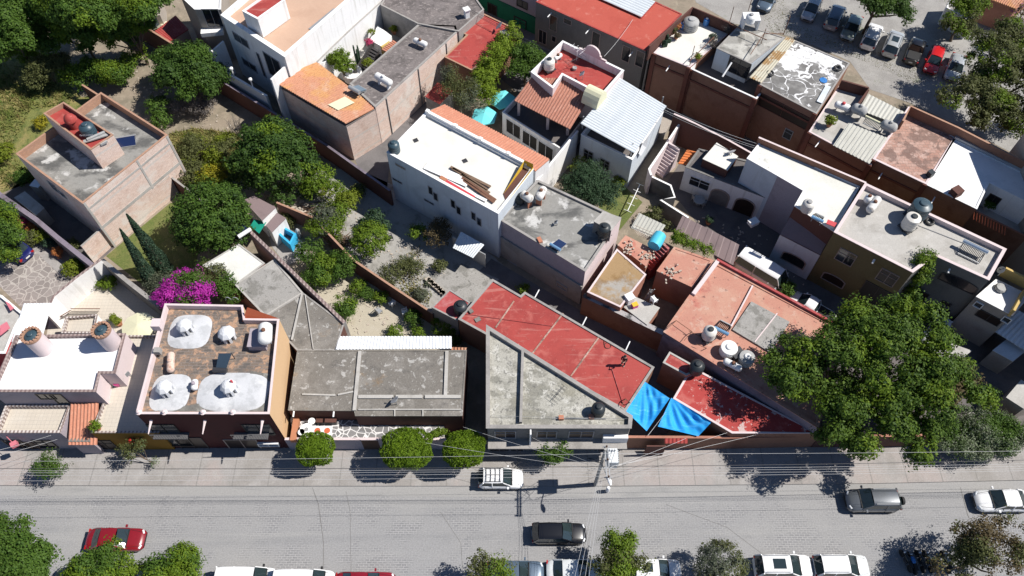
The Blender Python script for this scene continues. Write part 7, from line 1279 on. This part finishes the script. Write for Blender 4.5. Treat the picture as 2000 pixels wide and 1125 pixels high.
# body plan: length, width, height, bonnet height, belt height, x of windscreen foot, roof front, roof rear, rear glass foot (from the front, fractions of the length)
KINDS = dict(hatch=(3.7, 1.62, 1.5, .88, .95, .27, .45, .88, .97, .97), sedan=(4.5, 1.76, 1.45, .88, .96, .28, .44, .72, .86, .96), suv=(4.4, 1.8, 1.68, 1.02, 1.08, .25, .42, .90, .98, 1.08), van=(4.6, 1.75, 1.95, 1.0, 1.1, .17, .32, .97, .995, 1.1), minibus=(5.2, 1.95, 2.25, 1.1, 1.25, .06, .16, .97, .995, 1.25), pickup=(4.6, 1.78, 1.7, 1.02, 1.08, .24, .38, .58, .62, 1.0))
def car(label, px, py, ang, kind='sedan', paint='white', rack=False, sunroof=False, spare=False, name='parked_car', cat='car', group='cars in the street', L=None, roofmat=None, z=0.0):
    """ang: heading of the bonnet in degrees (0 = picture right)"""
    L0, W, Hh, zb, belt, xw, xr0, xr1, xg, zt = KINDS[kind]; L = L or L0; hw = W/2; pm = 'paint_'+paint; root = thing(name, label, cat, (0, 0, 0), group=group)
    X = lambda f: L/2-f*L
    m = MB(smooth=True); st = []
    N = 26
    for i in range(N+1):
        f = i/N; e = min(f, 1-f)*L; w = hw*(1-.30*max(0, 1-e/.55)**2.2)
        if f < xw: top = zb-.16*(1-f/xw)**1.6-.16*max(0, 1-e/.25)**2+.06*(f/xw)
        elif f > xg: top = zt-.12*max(0, 1-e/.3)**2-(.05 if kind == 'sedan' else 0)
        else: top = belt if kind != 'pickup' else belt
        if kind == 'pickup' and f > .62: top = 1.02-.05*max(0, 1-e/.2)
        zl = .24+.12*max(0, 1-e/.5)**2; st.append((X(f), w, top, zl))
    rows = []
    for x, w, top, zl in st:
        rows.append([(x, -w*.9, zl), (x, -w, zl+.18), (x, -w*1.0, top*.62+.1), (x, -w*.965, top-.10), (x, -w*.86, top-.015), (x, -w*.45, top+.03), (x, 0, top+.04), (x, w*.45, top+.03), (x, w*.86, top-.015), (x, w*.965, top-.10), (x, w*1.0, top*.62+.1), (x, w, zl+.18), (x, w*.9, zl)])
    for i in range(N):
        for j in range(12): m.face([rows[i][j], rows[i+1][j], rows[i+1][j+1], rows[i][j+1]])
    m.face(rows[0][::-1]); m.face(rows[-1])
    m.build('body', pm, root)
    m = MB()
    for s_ in (-1, 1):
        m.tube([(X(xw)+.02, s_*hw*.8, belt+.0), (X(.06), s_*hw*.62, zb-.07)], .012, 4)
        for f in (xw+.02, (xr0*.45+xr1*.55), xr1-.02): m.bar((X(f), s_*(hw+.004), .42), (X(f), s_*(hw*.985), belt-.08), .018, .02)
        m.bar((X(.16), s_*(hw+.002), .36), (X(.84), s_*(hw+.002), .36), .03, .08)
    m.bar((X(0)+.0, -hw*.5, .5), (X(0)+.0, hw*.5, .5), .06, .16); m.build('trim', 'rubber', root)
    m = MB(); m.bar((X(xw)+.06, -hw*.8, belt+.05), (X(xw)+.06, hw*.8, belt+.05), .09, .03)
    for s_ in (-.5, .15): m.tube([(X(xw)+.04, s_*hw, belt+.07), (X(xw)-.22, s_*hw+.42, belt+.2)], .012, 4)
    m.build('wiper', 'rubber', root)
    # cabin
    wb, wr = hw*.93, hw*.76; zr_ = Hh; zb_ = belt-.03
    A_ = [(X(xw), zb_+.02), (X(xr0), zr_), (X(xr1), zr_-.03), (X(xg), min(zb_, zt)+.02)]
    m = MB(smooth=True); nx = 6; g = []
    for i in range(nx+1):
        t = i/nx; x = A_[1][0]+(A_[2][0]-A_[1][0])*t; z_ = zr_+.05*math.sin(math.pi*(.15+.7*t))-.03*t; e_ = 1-.06*abs(2*t-1)**3
        g.append([(x, -wr*1.06*e_, z_-.09), (x, -wr*.95*e_, z_-.02), (x, -wr*.5, z_+.02), (x, 0, z_+.03), (x, wr*.5, z_+.02), (x, wr*.95*e_, z_-.02), (x, wr*1.06*e_, z_-.09)])
    for i in range(nx):
        for j in range(6): m.face([g[i][j], g[i+1][j], g[i+1][j+1], g[i][j+1]])
    for s_ in (-1, 1):
        m.tube([(A_[0][0], s_*wb*.97, A_[0][1]), (A_[1][0], s_*wr*1.02, A_[1][1]-.05)], .045, 5); m.tube([(A_[3][0], s_*wb*.95, A_[3][1]), (A_[2][0], s_*wr*1.02, A_[2][1]-.05)], .07, 5)
        xm = (A_[1][0]*.45+A_[2][0]*.55); m.tube([(xm, s_*wb*.985, zb_), (xm, s_*wr*1.05, zr_-.06)], .045, 5)
    m.build('roof', roofmat or pm, root)
    a_ = [(A_[0][0]+.02, wb*.95, A_[0][1]), (A_[1][0]+.01, wr*.98, A_[1][1]-.01)]; b_ = [(A_[3][0]-.02, wb*.92, A_[3][1]), (A_[2][0]-.01, wr*.98, A_[2][1]-.01)]
    for nm, q, sg in (('windscreen', a_, 1), ('rear_window', b_, -1)):
        m = MB(); (x0, w0, z0), (x1, w1, z1) = q; bow = .1*sg
        for k in range(4):
            u0, u1 = -1+k*.5, -.5+k*.5; c0, c1 = bow*(1-u0*u0), bow*(1-u1*u1); m.face([(x0+c0, u0*w0, z0), (x0+c1, u1*w0, z0), (x1+c1*.6, u1*w1, z1), (x1+c0*.6, u0*w1, z1)])
        m.build(nm, 'car_glass', root)
    for s_ in (-1, 1):
        m = MB(); m.face([(A_[0][0]-.05, s_*wb*.99, zb_+.02), (A_[3][0]+.05, s_*wb*.97, zb_+.02), (A_[2][0], s_*wr*1.05, zr_-.1), (A_[1][0]-.02, s_*wr*1.05, zr_-.1)][::s_]); m.build('side_window', 'car_glass', root)
        m = MB(); m.box((A_[0][0]-.25, s_*(hw+.1), belt+.02), (.14, .2, .14)); m.build('mirror', pm if kind != 'van' else 'rubber', root)
        for e in (0, 1):
            x = X(.17) if e == 0 else X(.82); m = MB(smooth=True); c_ = (x, s_*(hw-.12), .31); rot = Matrix.Rotation(math.pi/2, 3, 'Z'); m.lathe([(.2, -.1), (.31, -.1), (.32, -.06), (.32, .06), (.31, .1), (.2, .1)], c_, 16, 'x', rot); o = m.build('wheel', 'rubber', root); m = MB(); m.lathe([(.2, -.09), (.2, .09)], c_, 12, 'x', rot); m.build('rim', 'rim', o)
        m = MB(smooth=True); m.tube([(X(.035), s_*hw*.5, zb-.2), (X(.06), s_*hw*.82, zb-.17)], .09, 8); m.build('headlight', 'head_lamp', root)
        m = MB(); m.box((X(.985), s_*hw*.74, max(zt, .9)-.22), (.1, .3, .2)); m.build('tail_light', 'tail_lamp', root)
    m = MB(); m.box((X(1.0)-.01, 0, .62), (.02, .45, .15)); m.build('licence_plate', 'plate', root)
    if rack or kind in ('suv',):
        for s_ in (-1, 1): m = MB(); m.tube([(A_[1][0]-.15, s_*wr*.9, zr_+.08), (A_[2][0]+.15, s_*wr*.9, zr_+.07)], .025, 5); m.build('roof_rail', 'metal_dark' if rack else 'metal_gray', root)
    if rack:
        m = MB()
        for t in (.15, .38, .62, .85): x = A_[1][0]+(A_[2][0]-A_[1][0])*t; m.bar((x, -wr*.9, zr_+.11), (x, wr*.9, zr_+.11), .04)
        m.bar((A_[1][0]-.2, 0, zr_+.11), (A_[2][0]+.2, 0, zr_+.11), .03); m.build('roof_rack', 'metal_dark', root)
    if sunroof: m = MB(); xm = A_[1][0]+(A_[2][0]-A_[1][0])*.42; m.box((xm, 0, zr_+.075), (.95 if kind == 'suv' else .5, wr*1.1, .02)); m.build('sunroof', 'car_glass', root)
    if spare: m = MB(smooth=True); m.lathe([(.01, -.12), (.3, -.12), (.34, -.06), (.34, .08), (.01, .1)], (X(1.0)-.14, .1, .95), 18, 'x'); m.build('spare_wheel', 'rubber', root); m = MB(smooth=True); m.lathe([(.2, .0), (.14, -.16), (.01, -.17)], (X(1.0)-.14, .1, .95), 14, 'x'); m.build('wheel_cover', 'rim', root)
    if kind == 'pickup': m = MB(); m.box((X(.81), 0, 1.05), (L*.34, W*.74, .03)); m.build('bed', 'rubber', root)
    p = P(px, py, z); q = P(px, py, .9); root.location = (q.x, q.y, z); root.rotation_euler = (0, 0, rad(ang)); return root
car('deep red car half under the yellowish tree, its bonnet to the right', 224, 1052, 0, 'sedan', 'red', L=4.5)
car('small white hatchback with a roof rack at the kerb', 978, 933, 0, 'hatch', 'white', rack=True); car('shiny black car driving in the middle of the street', 1092, 1040, 0, 'hatch', 'black', L=4.3, name='car')
car('dark grey off roader with a spare wheel on its tail', 1706, 976, 180, 'suv', 'grey', spare=True, name='car', L=4.3); car('white sedan leaving at the right edge of the street', 1962, 976, 180, 'sedan', 'white', name='car')
car('white van cut by the bottom edge, nearest the round green trees', 481, 1131, 0, 'van', 'white', L=4.5); car('long plain white van cut by the bottom edge', 594, 1136, 0, 'van', 'white', L=4.6); car('dark red car cut by the bottom edge beside the long white van', 712, 1139, 0, 'sedan', 'darkred', L=4.6)
car('blue grey car at the bottom edge behind the sparse tree', 1007, 1117, 0, 'sedan', 'greyblue', L=4.4); car('pale silver car at the bottom edge with shiny reflections', 1122, 1114, 0, 'sedan', 'offwhite', L=4.3); car('white car with a small sunroof half under the light green tree', 1280, 1112, 0, 'hatch', 'white', sunroof=True, L=4.1)
car('white off roader with a large dark sunroof', 1531, 1106, 0, 'suv', 'white', sunroof=True, L=4.5); car('plain white crossover last in the bottom row', 1644, 1106, 0, 'suv', 'offwhite', L=4.3, roofmat='paint_white')
# parking lot row: heading of the lot bays
def bay(px, py, dx, dy): a_, b_ = P(px, py, .9), P(px+dx, py+dy, .9); return math.degrees(math.atan2(b_.y-a_.y, b_.x-a_.x))
LOT = 'cars parked in the gravel lot'
h_ = bay(1700, 70, -22, 50)
car('dark blue car cut by the top edge of the picture', 1502, -6, h_, 'sedan', 'greyblue', group=LOT); car('silver car with its bonnet towards the gravel lane, next to the dark blue car', 1587, 14, h_, 'hatch', 'silver', group=LOT, L=4.2); car('silver estate car with a bluish roof and rails', 1632, 30, h_+180, 'suv', 'silver', group=LOT, roofmat='paint_greyblue')
car('greenish silver sedan in the middle of the lot row', 1665, 50, h_, 'sedan', 'greensilver', group=LOT); car('white off roader in the lot row', 1704, 68, h_+180, 'suv', 'white', group=LOT); car('silver off roader with a dark sunroof in the lot row', 1746, 82, h_+180, 'suv', 'silver', sunroof=True, group=LOT)
car('black pickup between the silver off roader and the bright red car', 1789, 96, h_+180, 'pickup', 'black', group=LOT, L=4.3); car('bright red car in the lot row', 1826, 115, h_, 'hatch', 'bright_red', group=LOT, L=4.2); car('silver car half hidden under the olive green tree', 1868, 128, h_, 'sedan', 'silver', group=LOT)
hb = bay(1455, 505, 65, 40); car('white minibus parked beside the salmon house', 1487, 531, hb, 'minibus', 'white', group='vehicles behind the salmon house', name='minibus', cat='minibus')
car('white pickup parked behind the white minibus', 1584, 600, bay(1550, 575, 70, 40)+180, 'pickup', 'white', group='vehicles behind the salmon house', L=4.6, name='pickup', cat='pickup'); 
h2 = bay(1825, 640, 20, -38); car('white car half hidden by the huge tree in the dark yard', 1830, 650, h2+180, 'hatch', 'white', sunroof=True, group='vehicles behind the salmon house', L=4.0)
car('dark blue car under the leafy tree on the crazy paved drive', 22, 478, bay(22, 478, -20, -14), 'sedan', 'blue', group='cars on the drive')
# motorcycles
def motorcycle(label, px, py, ang, paint):
    root = thing('motorcycle', label, 'motorcycle', (0, 0, 0), group='motorcycles parked in a row'); rot = Matrix.Rotation(math.pi/2, 3, 'Z')
    for x in (-.62, .62):
        m = MB(smooth=True); m.lathe([(.2, -.05), (.29, -.06), (.3, 0), (.29, .06), (.2, .05)], (x, 0, .3), 16, 'x', rot); o = m.build('wheel', 'rubber', root); m = MB(); m.lathe([(.2, -.02), (.2, .02)], (x, 0, .3), 12, 'x', rot); m.build('rim', 'rim', o)
    m = MB(smooth=True); m.lathe([(.01, -.3), (.14, -.22), (.17, 0), (.1, .28), (.01, .32)], (.12, 0, .78), 10, 'x'); m.build('fuel_tank', paint, root)
    m = MB(); m.box((-.38, 0, .78), (.62, .24, .1)); m.build('seat', 'rubber', root); m = MB(); m.box((0, 0, .45), (.45, .25, .32)); m.tube([(.62, 0, .3), (.4, 0, .95)], .04, 6); m.tube([(-.62, 0, .3), (-.2, 0, .55), (.4, 0, .8)], .035, 6); m.build('frame', 'metal_dark', root)
    m = MB(); m.tube([(.32, -.36, .98), (.42, -.1, .95), (.42, .1, .95), (.32, .36, .98)], .02, 5); m.build('handlebar', 'metal_dark', root); m = MB(smooth=True); m.lathe([(.09, 0), (.1, .08), (.01, .12)], (.5, 0, .85), 10, 'x'); m.build('headlight', 'head_lamp', root)
    for s_ in (-1, 1): m = MB(); m.tube([(.36, s_*.3, .98), (.34, s_*.38, 1.15)], .012, 4); m.box((.34, s_*.4, 1.17), (.03, .12, .07)); m.build('mirror', 'rubber', root)
    p = P(px, py, .6); root.location = (p.x, p.y, 0); root.rotation_euler = (0, 0, rad(ang))
for lab, px, py, a_, pt in (('blue motorcycle, leftmost of the row at the bottom right', 1783, 1098, 100, 'plastic_blue'), ('black motorcycle beside the blue one', 1772, 1094, 105, 'tank_black'), ('black motorcycle third in the bottom right row', 1800, 1095, 98, 'tank_black'), ('dark motorcycle fourth in the row, half under the brownish tree', 1815, 1095, 98, 'tank_blue_black'), ('silver trimmed motorcycle last in the row under the brownish tree', 1850, 1096, 96, 'metal_gray')): motorcycle(lab, px, py, a_, pt)
# ================================================================== pole and cables
p = P(1163, 946, .14); rt = thing('utility_pole', 'concrete utility pole with a white transformer at the kerb', 'utility pole', (p.x, p.y, .14)); TOP = 8.2
m = MB(smooth=True); m.tube([p, (p.x, p.y, TOP)], [.17, .1], 10); m.build('pole', 'concrete_pole', rt)
m = MB()
for dx in (-.11, .11): m.bar((p.x+dx+.1, p.y+.35, TOP-.25), (p.x+dx+.1, p.y-2.2, TOP-.25), .08, .1)
m.build('crossarm', 'metal_gray', rt); m = MB()
for y_ in (.25, -.7, -1.35, -2.1): m.bar((p.x-.2, p.y+y_, TOP-.18), (p.x+.4, p.y+y_, TOP-.18), .05)
m.build('brace', 'metal_gray', rt)
for y_ in (.2, -.8, -2.1):
    m = MB(); m.lathe([(.05, -.1), (.08, 0), (.05, .05), (.08, .1), (.04, .2)], (p.x+.1, p.y+y_, TOP), 8); m.build('insulator', 'frame_wood', rt)
m = MB(smooth=False); tx, ty, tz = p.x+.75, p.y+.15, 5.9; m.box((tx, ty, tz), (.75, 1.15, 1.1)); o = m.build('transformer', 'transformer_white', rt); m = MB()
for k in range(3):
    m.lathe([(.06, 0), (.09, .05), (.06, .1), (.09, .15), (.05, .3)], (tx-.2+.2*k, ty+.4, tz+.55), 8)
m.build('bushing', 'white_gloss', o); m = MB()
for k in range(6): m.box((tx+.42, ty-.45+k*.18, tz), (.1, .03, .9))
m.build('radiator', 'transformer_white', o); m = MB()
for k in range(3): m.tube([(tx-.2+.2*k, ty+.4, tz+.8), (p.x+.2, p.y-.2-.6*k, TOP-.1)], .015, 4)
m.build('jumper_wire', 'cable_dark', rt); m = MB()
for k in range(3): m.tube([(p.x-.15, p.y-.1-.2*k, 6.6), (p.x-.6, p.y-.15*k, 6.35), (p.x-1.2, p.y, 6.3)], .03, 4)
m.build('cable_loop', 'cable_dark', rt)
m = MB(); m.tube([(p.x, p.y, 5.2), (p.x+.25, p.y-1.2, 5.9), (p.x+.35, p.y-1.5, 5.95)], .04, 6); m.build('lamp_arm', 'metal_gray', rt); m = MB(smooth=True); m.tube([(p.x+.35, p.y-1.3, 5.95), (p.x+.45, p.y-1.7, 5.95), (p.x+.5, p.y-2.0, 5.93)], [.1, .16, .06], 8); m.build('lamp_head', 'plastic_white', rt)
m = MB(smooth=True); m.tube([(p.x+.95, p.y-.55, .14), (p.x+.95, p.y-.55, .9)], .16, 10); m.lathe([(.16, 0), (.12, .12), (.01, .15)], (p.x+.95, p.y-.55, .9), 10); o = m.build('bollard', 'plastic_white'); tag(o, 'short white bollard at the foot of the utility pole', 'bollard')
CAB = 'overhead cables along the street'
def cable(label, a, za, b, zb, sag=.5, r=.018, mat='cable_light', group=CAB, n=14):
    A0, B0 = (P(a[0], a[1], za) if len(a) == 2 else Vector(a)), (P(b[0], b[1], zb) if len(b) == 2 else Vector(b)); pts = []
    for i in range(n+1): t = i/n; pts.append(A0.lerp(B0, t)-Z3*(4*sag*t*(1-t)))
    m = MB(); m.tube(pts, r, 5); o = m.build('overhead_cable', mat); tag(o, label, 'cable', group); return o
for i, (yl, yp, yr, z, mt, lab) in enumerate(((902, 886, 879, 8.1, 'cable_light', 'topmost pale cable over the pavement'), (914, 911, 895, 7.0, 'cable_dark', 'upper dark cable over the pavement'), (918, 915, 903, 6.8, 'cable_light', 'pale cable just below the upper dark one'), (922, 919, 908, 6.6, 'cable_light', 'fourth pale cable from the houses'), (927, 924, 913, 6.4, 'cable_light', 'fifth pale cable from the houses'), (939, 930, 916, 8.1, 'cable_light', 'pale cable nearest the street'))):
    cable(lab+', left of the pole', (-220, yl), z, (1180, yp), z, .35, .010 if mt == 'cable_light' else .02, mt); cable(lab+', right of the pole', (1180, yp), z, (2250, yr-3), z, .35, .010 if mt == 'cable_light' else .02, mt)
for i, (b_, zb_, a_, lab) in enumerate((((1110, 1180), 5.5, (1167, 940), 'first'), ((1122, 1180), 5.5, (1170, 940), 'second'), ((1135, 1180), 5.5, (1173, 938), 'third'), ((1144, 1180), 5.5, (1176, 936), 'fourth'))): cable(lab+' service cable crossing the street from the pole', a_, 7.2, b_, zb_, .6, .011, 'cable_light', 'service cables crossing the street')
for lab, a_, za_, b_, zb_ in (('service cable from the pole to the tiled gate roof', (1186, 915), 6.5, (1340, 856), 3.4), ('service cable from the pole to the corner of the peeling red roof', (1186, 915), 6.5, (1420, 845), 3.2), ('long service cable from the pole to the far brown street wall', (1186, 912), 6.5, (1490, 846), 3.0), ('thin service cable from the pole to the triangular house', (1178, 912), 6.6, (1040, 855), 3.6), ('loose cable above the biggest ball tree', (905, 834), 4.2, (1180, 915), 6.5), ('sagging cable over the clipped ball trees', (690, 840), 3.4, (1175, 918), 6.3), ('service cable to the mauve terrace front', (100, 850), 3.4, (-120, 905), 6.0), ('second service cable to the mauve terrace front', (112, 858), 3.0, (-120, 915), 6.0)): cable(lab, a_, za_, b_, zb_, .3, .011, 'cable_light', 'service cables to the houses')
for lab, a_, za_, b_, zb_ in (('first of the bundled alley cables above the metal roof', (900, 8), 5.6, (1262, 190), 6.2), ('second of the bundled alley cables above the metal roof', (905, 14), 5.4, (1262, 196), 6.0), ('third of the bundled alley cables above the metal roof', (912, 20), 5.2, (1262, 200), 5.8)):
    cable(lab, a_, za_, b_, zb_, .3, .018, 'cable_dark', 'alley cables'); cable(lab.replace('above the metal roof', 'below the brown row'), b_, zb_, (b_[0]+215, b_[1]+90), zb_, .4, .016, 'cable_light', 'alley cables')
cable('thin cable over the alley beside the olive house', (1690, 320), 5.6, (1880, 400), 5.6, .2, .015, 'cable_light', 'alley cables'); cable('thin cable from the pink house gable to the faded red roof', (1180, 110), 7.6, (1236, 38), 6.0, .3, .018, 'cable_light', 'alley cables')
q = P(1255, 175, 0); m = MB(smooth=True); m.tube([q, (q.x, q.y, 6.6)], [.12, .08], 8); o = m.build('utility_pole', 'concrete_pole'); tag(o, 'slim grey alley pole at the corner of the brown row', 'utility pole')
cable('low cable across the mouth of the tarpaulin yard', (1265, 851), 2.7, (1300, 805), 3.4, .1, .02, 'cable_light', 'service cables to the houses')
# flags and small front things
m = MB(); a_, b_ = P(12, 852, 3.0), P(28, 868, 2.6); m.tube([a_, b_], .03, 5); m.box(b_, (.5, .4, .4), .6); o = m.build('wall_lamp', 'pink_paint'); tag(o, 'pink wall lamp on an arm at the left street front', 'lamp')
m = MB(smooth=True); m.lathe([(.01, -.25), (.25, -.1), (.28, .05), (.15, .22), (.01, .28)], P(257, 860, 2.6), 10); o = m.build('lantern', 'red_flag'); tag(o, 'bright red paper lantern in front of the mustard wall', 'lantern')
# ================================================================== person on the red roof
zp = 3.7; g_ = P(1216.5, 713, zp); root = thing('person', 'person in dark clothes standing on the red roof, holding a small controller', 'person', (0, 0, 0))
plain('skin', (.35, .2, .14), .6); plain('cloth_dark', (.035, .018, .022), .9); plain('cloth_trousers', (.03, .03, .04), .9); plain('hair_dark', (.012, .009, .008), .7); plain('shoe', (.25, .2, .18), .7)
def skin_mesh(name, verts, edges, radii, mat, parent, rootv=0, sub=2):
    me = bpy.data.meshes.new(name); me.from_pydata(verts, edges, []); o = bpy.data.objects.new(name, me); COL.objects.link(o)
    md = o.modifiers.new('skin', 'SKIN'); md.use_smooth_shade = True
    sk = me.skin_vertices[0].data if me.skin_vertices else None
    if sk is None: bpy.context.view_layer.objects.active = o; bpy.context.view_layer.update(); sk = me.skin_vertices[0].data
    for i, r in enumerate(radii): sk[i].radius = (r, r) if not isinstance(r, tuple) else r; sk[i].use_root = (i == rootv)
    s_ = o.modifiers.new('sub', 'SUBSURF'); s_.levels = sub; s_.render_levels = sub
    dg = bpy.context.evaluated_depsgraph_get(); nm = bpy.data.meshes.new_from_object(o.evaluated_get(dg)); bpy.data.objects.remove(o); nm.materials.clear(); nm.materials.append(MATS[mat]); r = bpy.data.objects.new(name, nm); COL.objects.link(r); r.parent = parent
    nm.polygons.foreach_set('use_smooth', [True]*len(nm.polygons)); return r
V, E_, R_ = [], [], []
def jn(p_, r, to=None):
    V.append(p_); R_.append(r)
    if to is not None: E_.append((to, len(V)-1))
    return len(V)-1
pel = jn((0, 0, .93), (.15, .12)); wai = jn((0, 0, 1.08), (.14, .105), pel); che = jn((0, .01, 1.28), (.165, .12), wai); nek = jn((0, 0, 1.45), (.06, .06), che); hd0 = jn((0, .02, 1.53), (.085, .09), nek); hd1 = jn((0, .02, 1.63), (.085, .1), hd0); jn((0, .01, 1.7), (.06, .075), hd1)
for s_ in (-1, 1):
    hp = jn((.095*s_, 0, .86), .095, pel); kn = jn((.11*s_, .03, .48), .065, hp); an = jn((.12*s_, 0, .1), .045, kn); jn((.125*s_, .12, .035), .042, an)
    sh = jn((.19*s_, 0, 1.40), .062, che); el = jn((.25*s_, .06, 1.12), .048, sh); wr_ = jn((.12*s_, .28, 1.12), .032, el); pa = jn((.085*s_, .35, 1.13), .034, wr_)
    for k, (dx, dz, L_) in enumerate(((.025, .02, .07), (.008, .025, .08), (-.008, .02, .075), (-.022, .01, .06))):
        f0 = jn((.085*s_+dx*s_, .39, 1.13+dz*.5), .0095, pa); jn((.085*s_+dx*s_-.03*s_, .40+L_*.5, 1.13+dz), .008, f0)
    t0 = jn((.055*s_, .35, 1.165), .011, pa); jn((.035*s_, .38, 1.18), .009, t0)
skin_mesh('body', V, E_, R_, 'skin', root)
V2 = [(0, 0, .95), (0, 0, 1.08), (0, .01, 1.28), (0, 0, 1.41)]; E2 = [(0, 1), (1, 2), (2, 3)]; R2 = [(.165, .135), (.155, .125), (.18, .135), (.1, .08)]
for s_ in (-1, 1): k = len(V2); V2 += [(.19*s_, 0, 1.39), (.25*s_, .06, 1.12), (.16*s_, .22, 1.12)]; E2 += [(2, k), (k, k+1), (k+1, k+2)]; R2 += [.075, .062, .045]
skin_mesh('shirt', V2, E2, R2, 'cloth_dark', root)
V3 = [(0, 0, .96), (0, 0, .9)]; E3 = [(0, 1)]; R3_ = [(.165, .13), (.165, .135)]
for s_ in (-1, 1): k = len(V3); V3 += [(.1*s_, 0, .84), (.11*s_, .03, .48), (.12*s_, 0, .1)]; E3 += [(1, k), (k, k+1), (k+1, k+2)]; R3_ += [.11, .08, .062]
skin_mesh('trousers', V3, E3, R3_, 'cloth_trousers', root)
m = MB(smooth=True); m.lathe([(.098, -.05), (.112, .02), (.105, .09), (.07, .135), (.01, .15)], (0, .0, 1.61), 14); m.build('hair', 'hair_dark', root)
m = MB(smooth=True); m.lathe([(.012, -.02), (.016, 0), (.004, .03)], (0, .115, 1.6), 6); m.build('nose', 'skin', root)
for s_ in (-1, 1):
    m = MB(smooth=True); m.lathe([(.005, -.01), (.012, 0), (.005, .01)], (.035*s_, .1, 1.63), 6); m.build('eye', 'frame_white', root); m = MB(smooth=True); m.lathe([(.008, -.03), (.018, 0), (.008, .03)], (.1*s_, .02, 1.61), 6); m.build('ear', 'skin', root)
    m = MB(smooth=True); m.tube([(.125*s_, -.06, .04), (.125*s_, .04, .06), (.125*s_, .17, .035)], [.045, .055, .04], 8); m.build('shoe', 'shoe', root)
m = MB(); m.box((0, .1, 1.565), (.05, .012, .012)); m.build('mouth', 'pink_paint', root)
root.location = g_; root.rotation_euler = (0, 0, rad(150))
ctl = thing('controller', 'small dark controller in the hands of the person on the roof', 'controller', (0, 0, 0)); m = MB(); m.box((0, .4, 1.15), (.17, .09, .04)); m.build('case', 'metal_dark', ctl); m = MB(); m.box((0, .45, 1.21), (.15, .012, .09)); m.build('screen', 'glass_dark', ctl); ctl.location = g_; ctl.rotation_euler = (0, 0, rad(150))
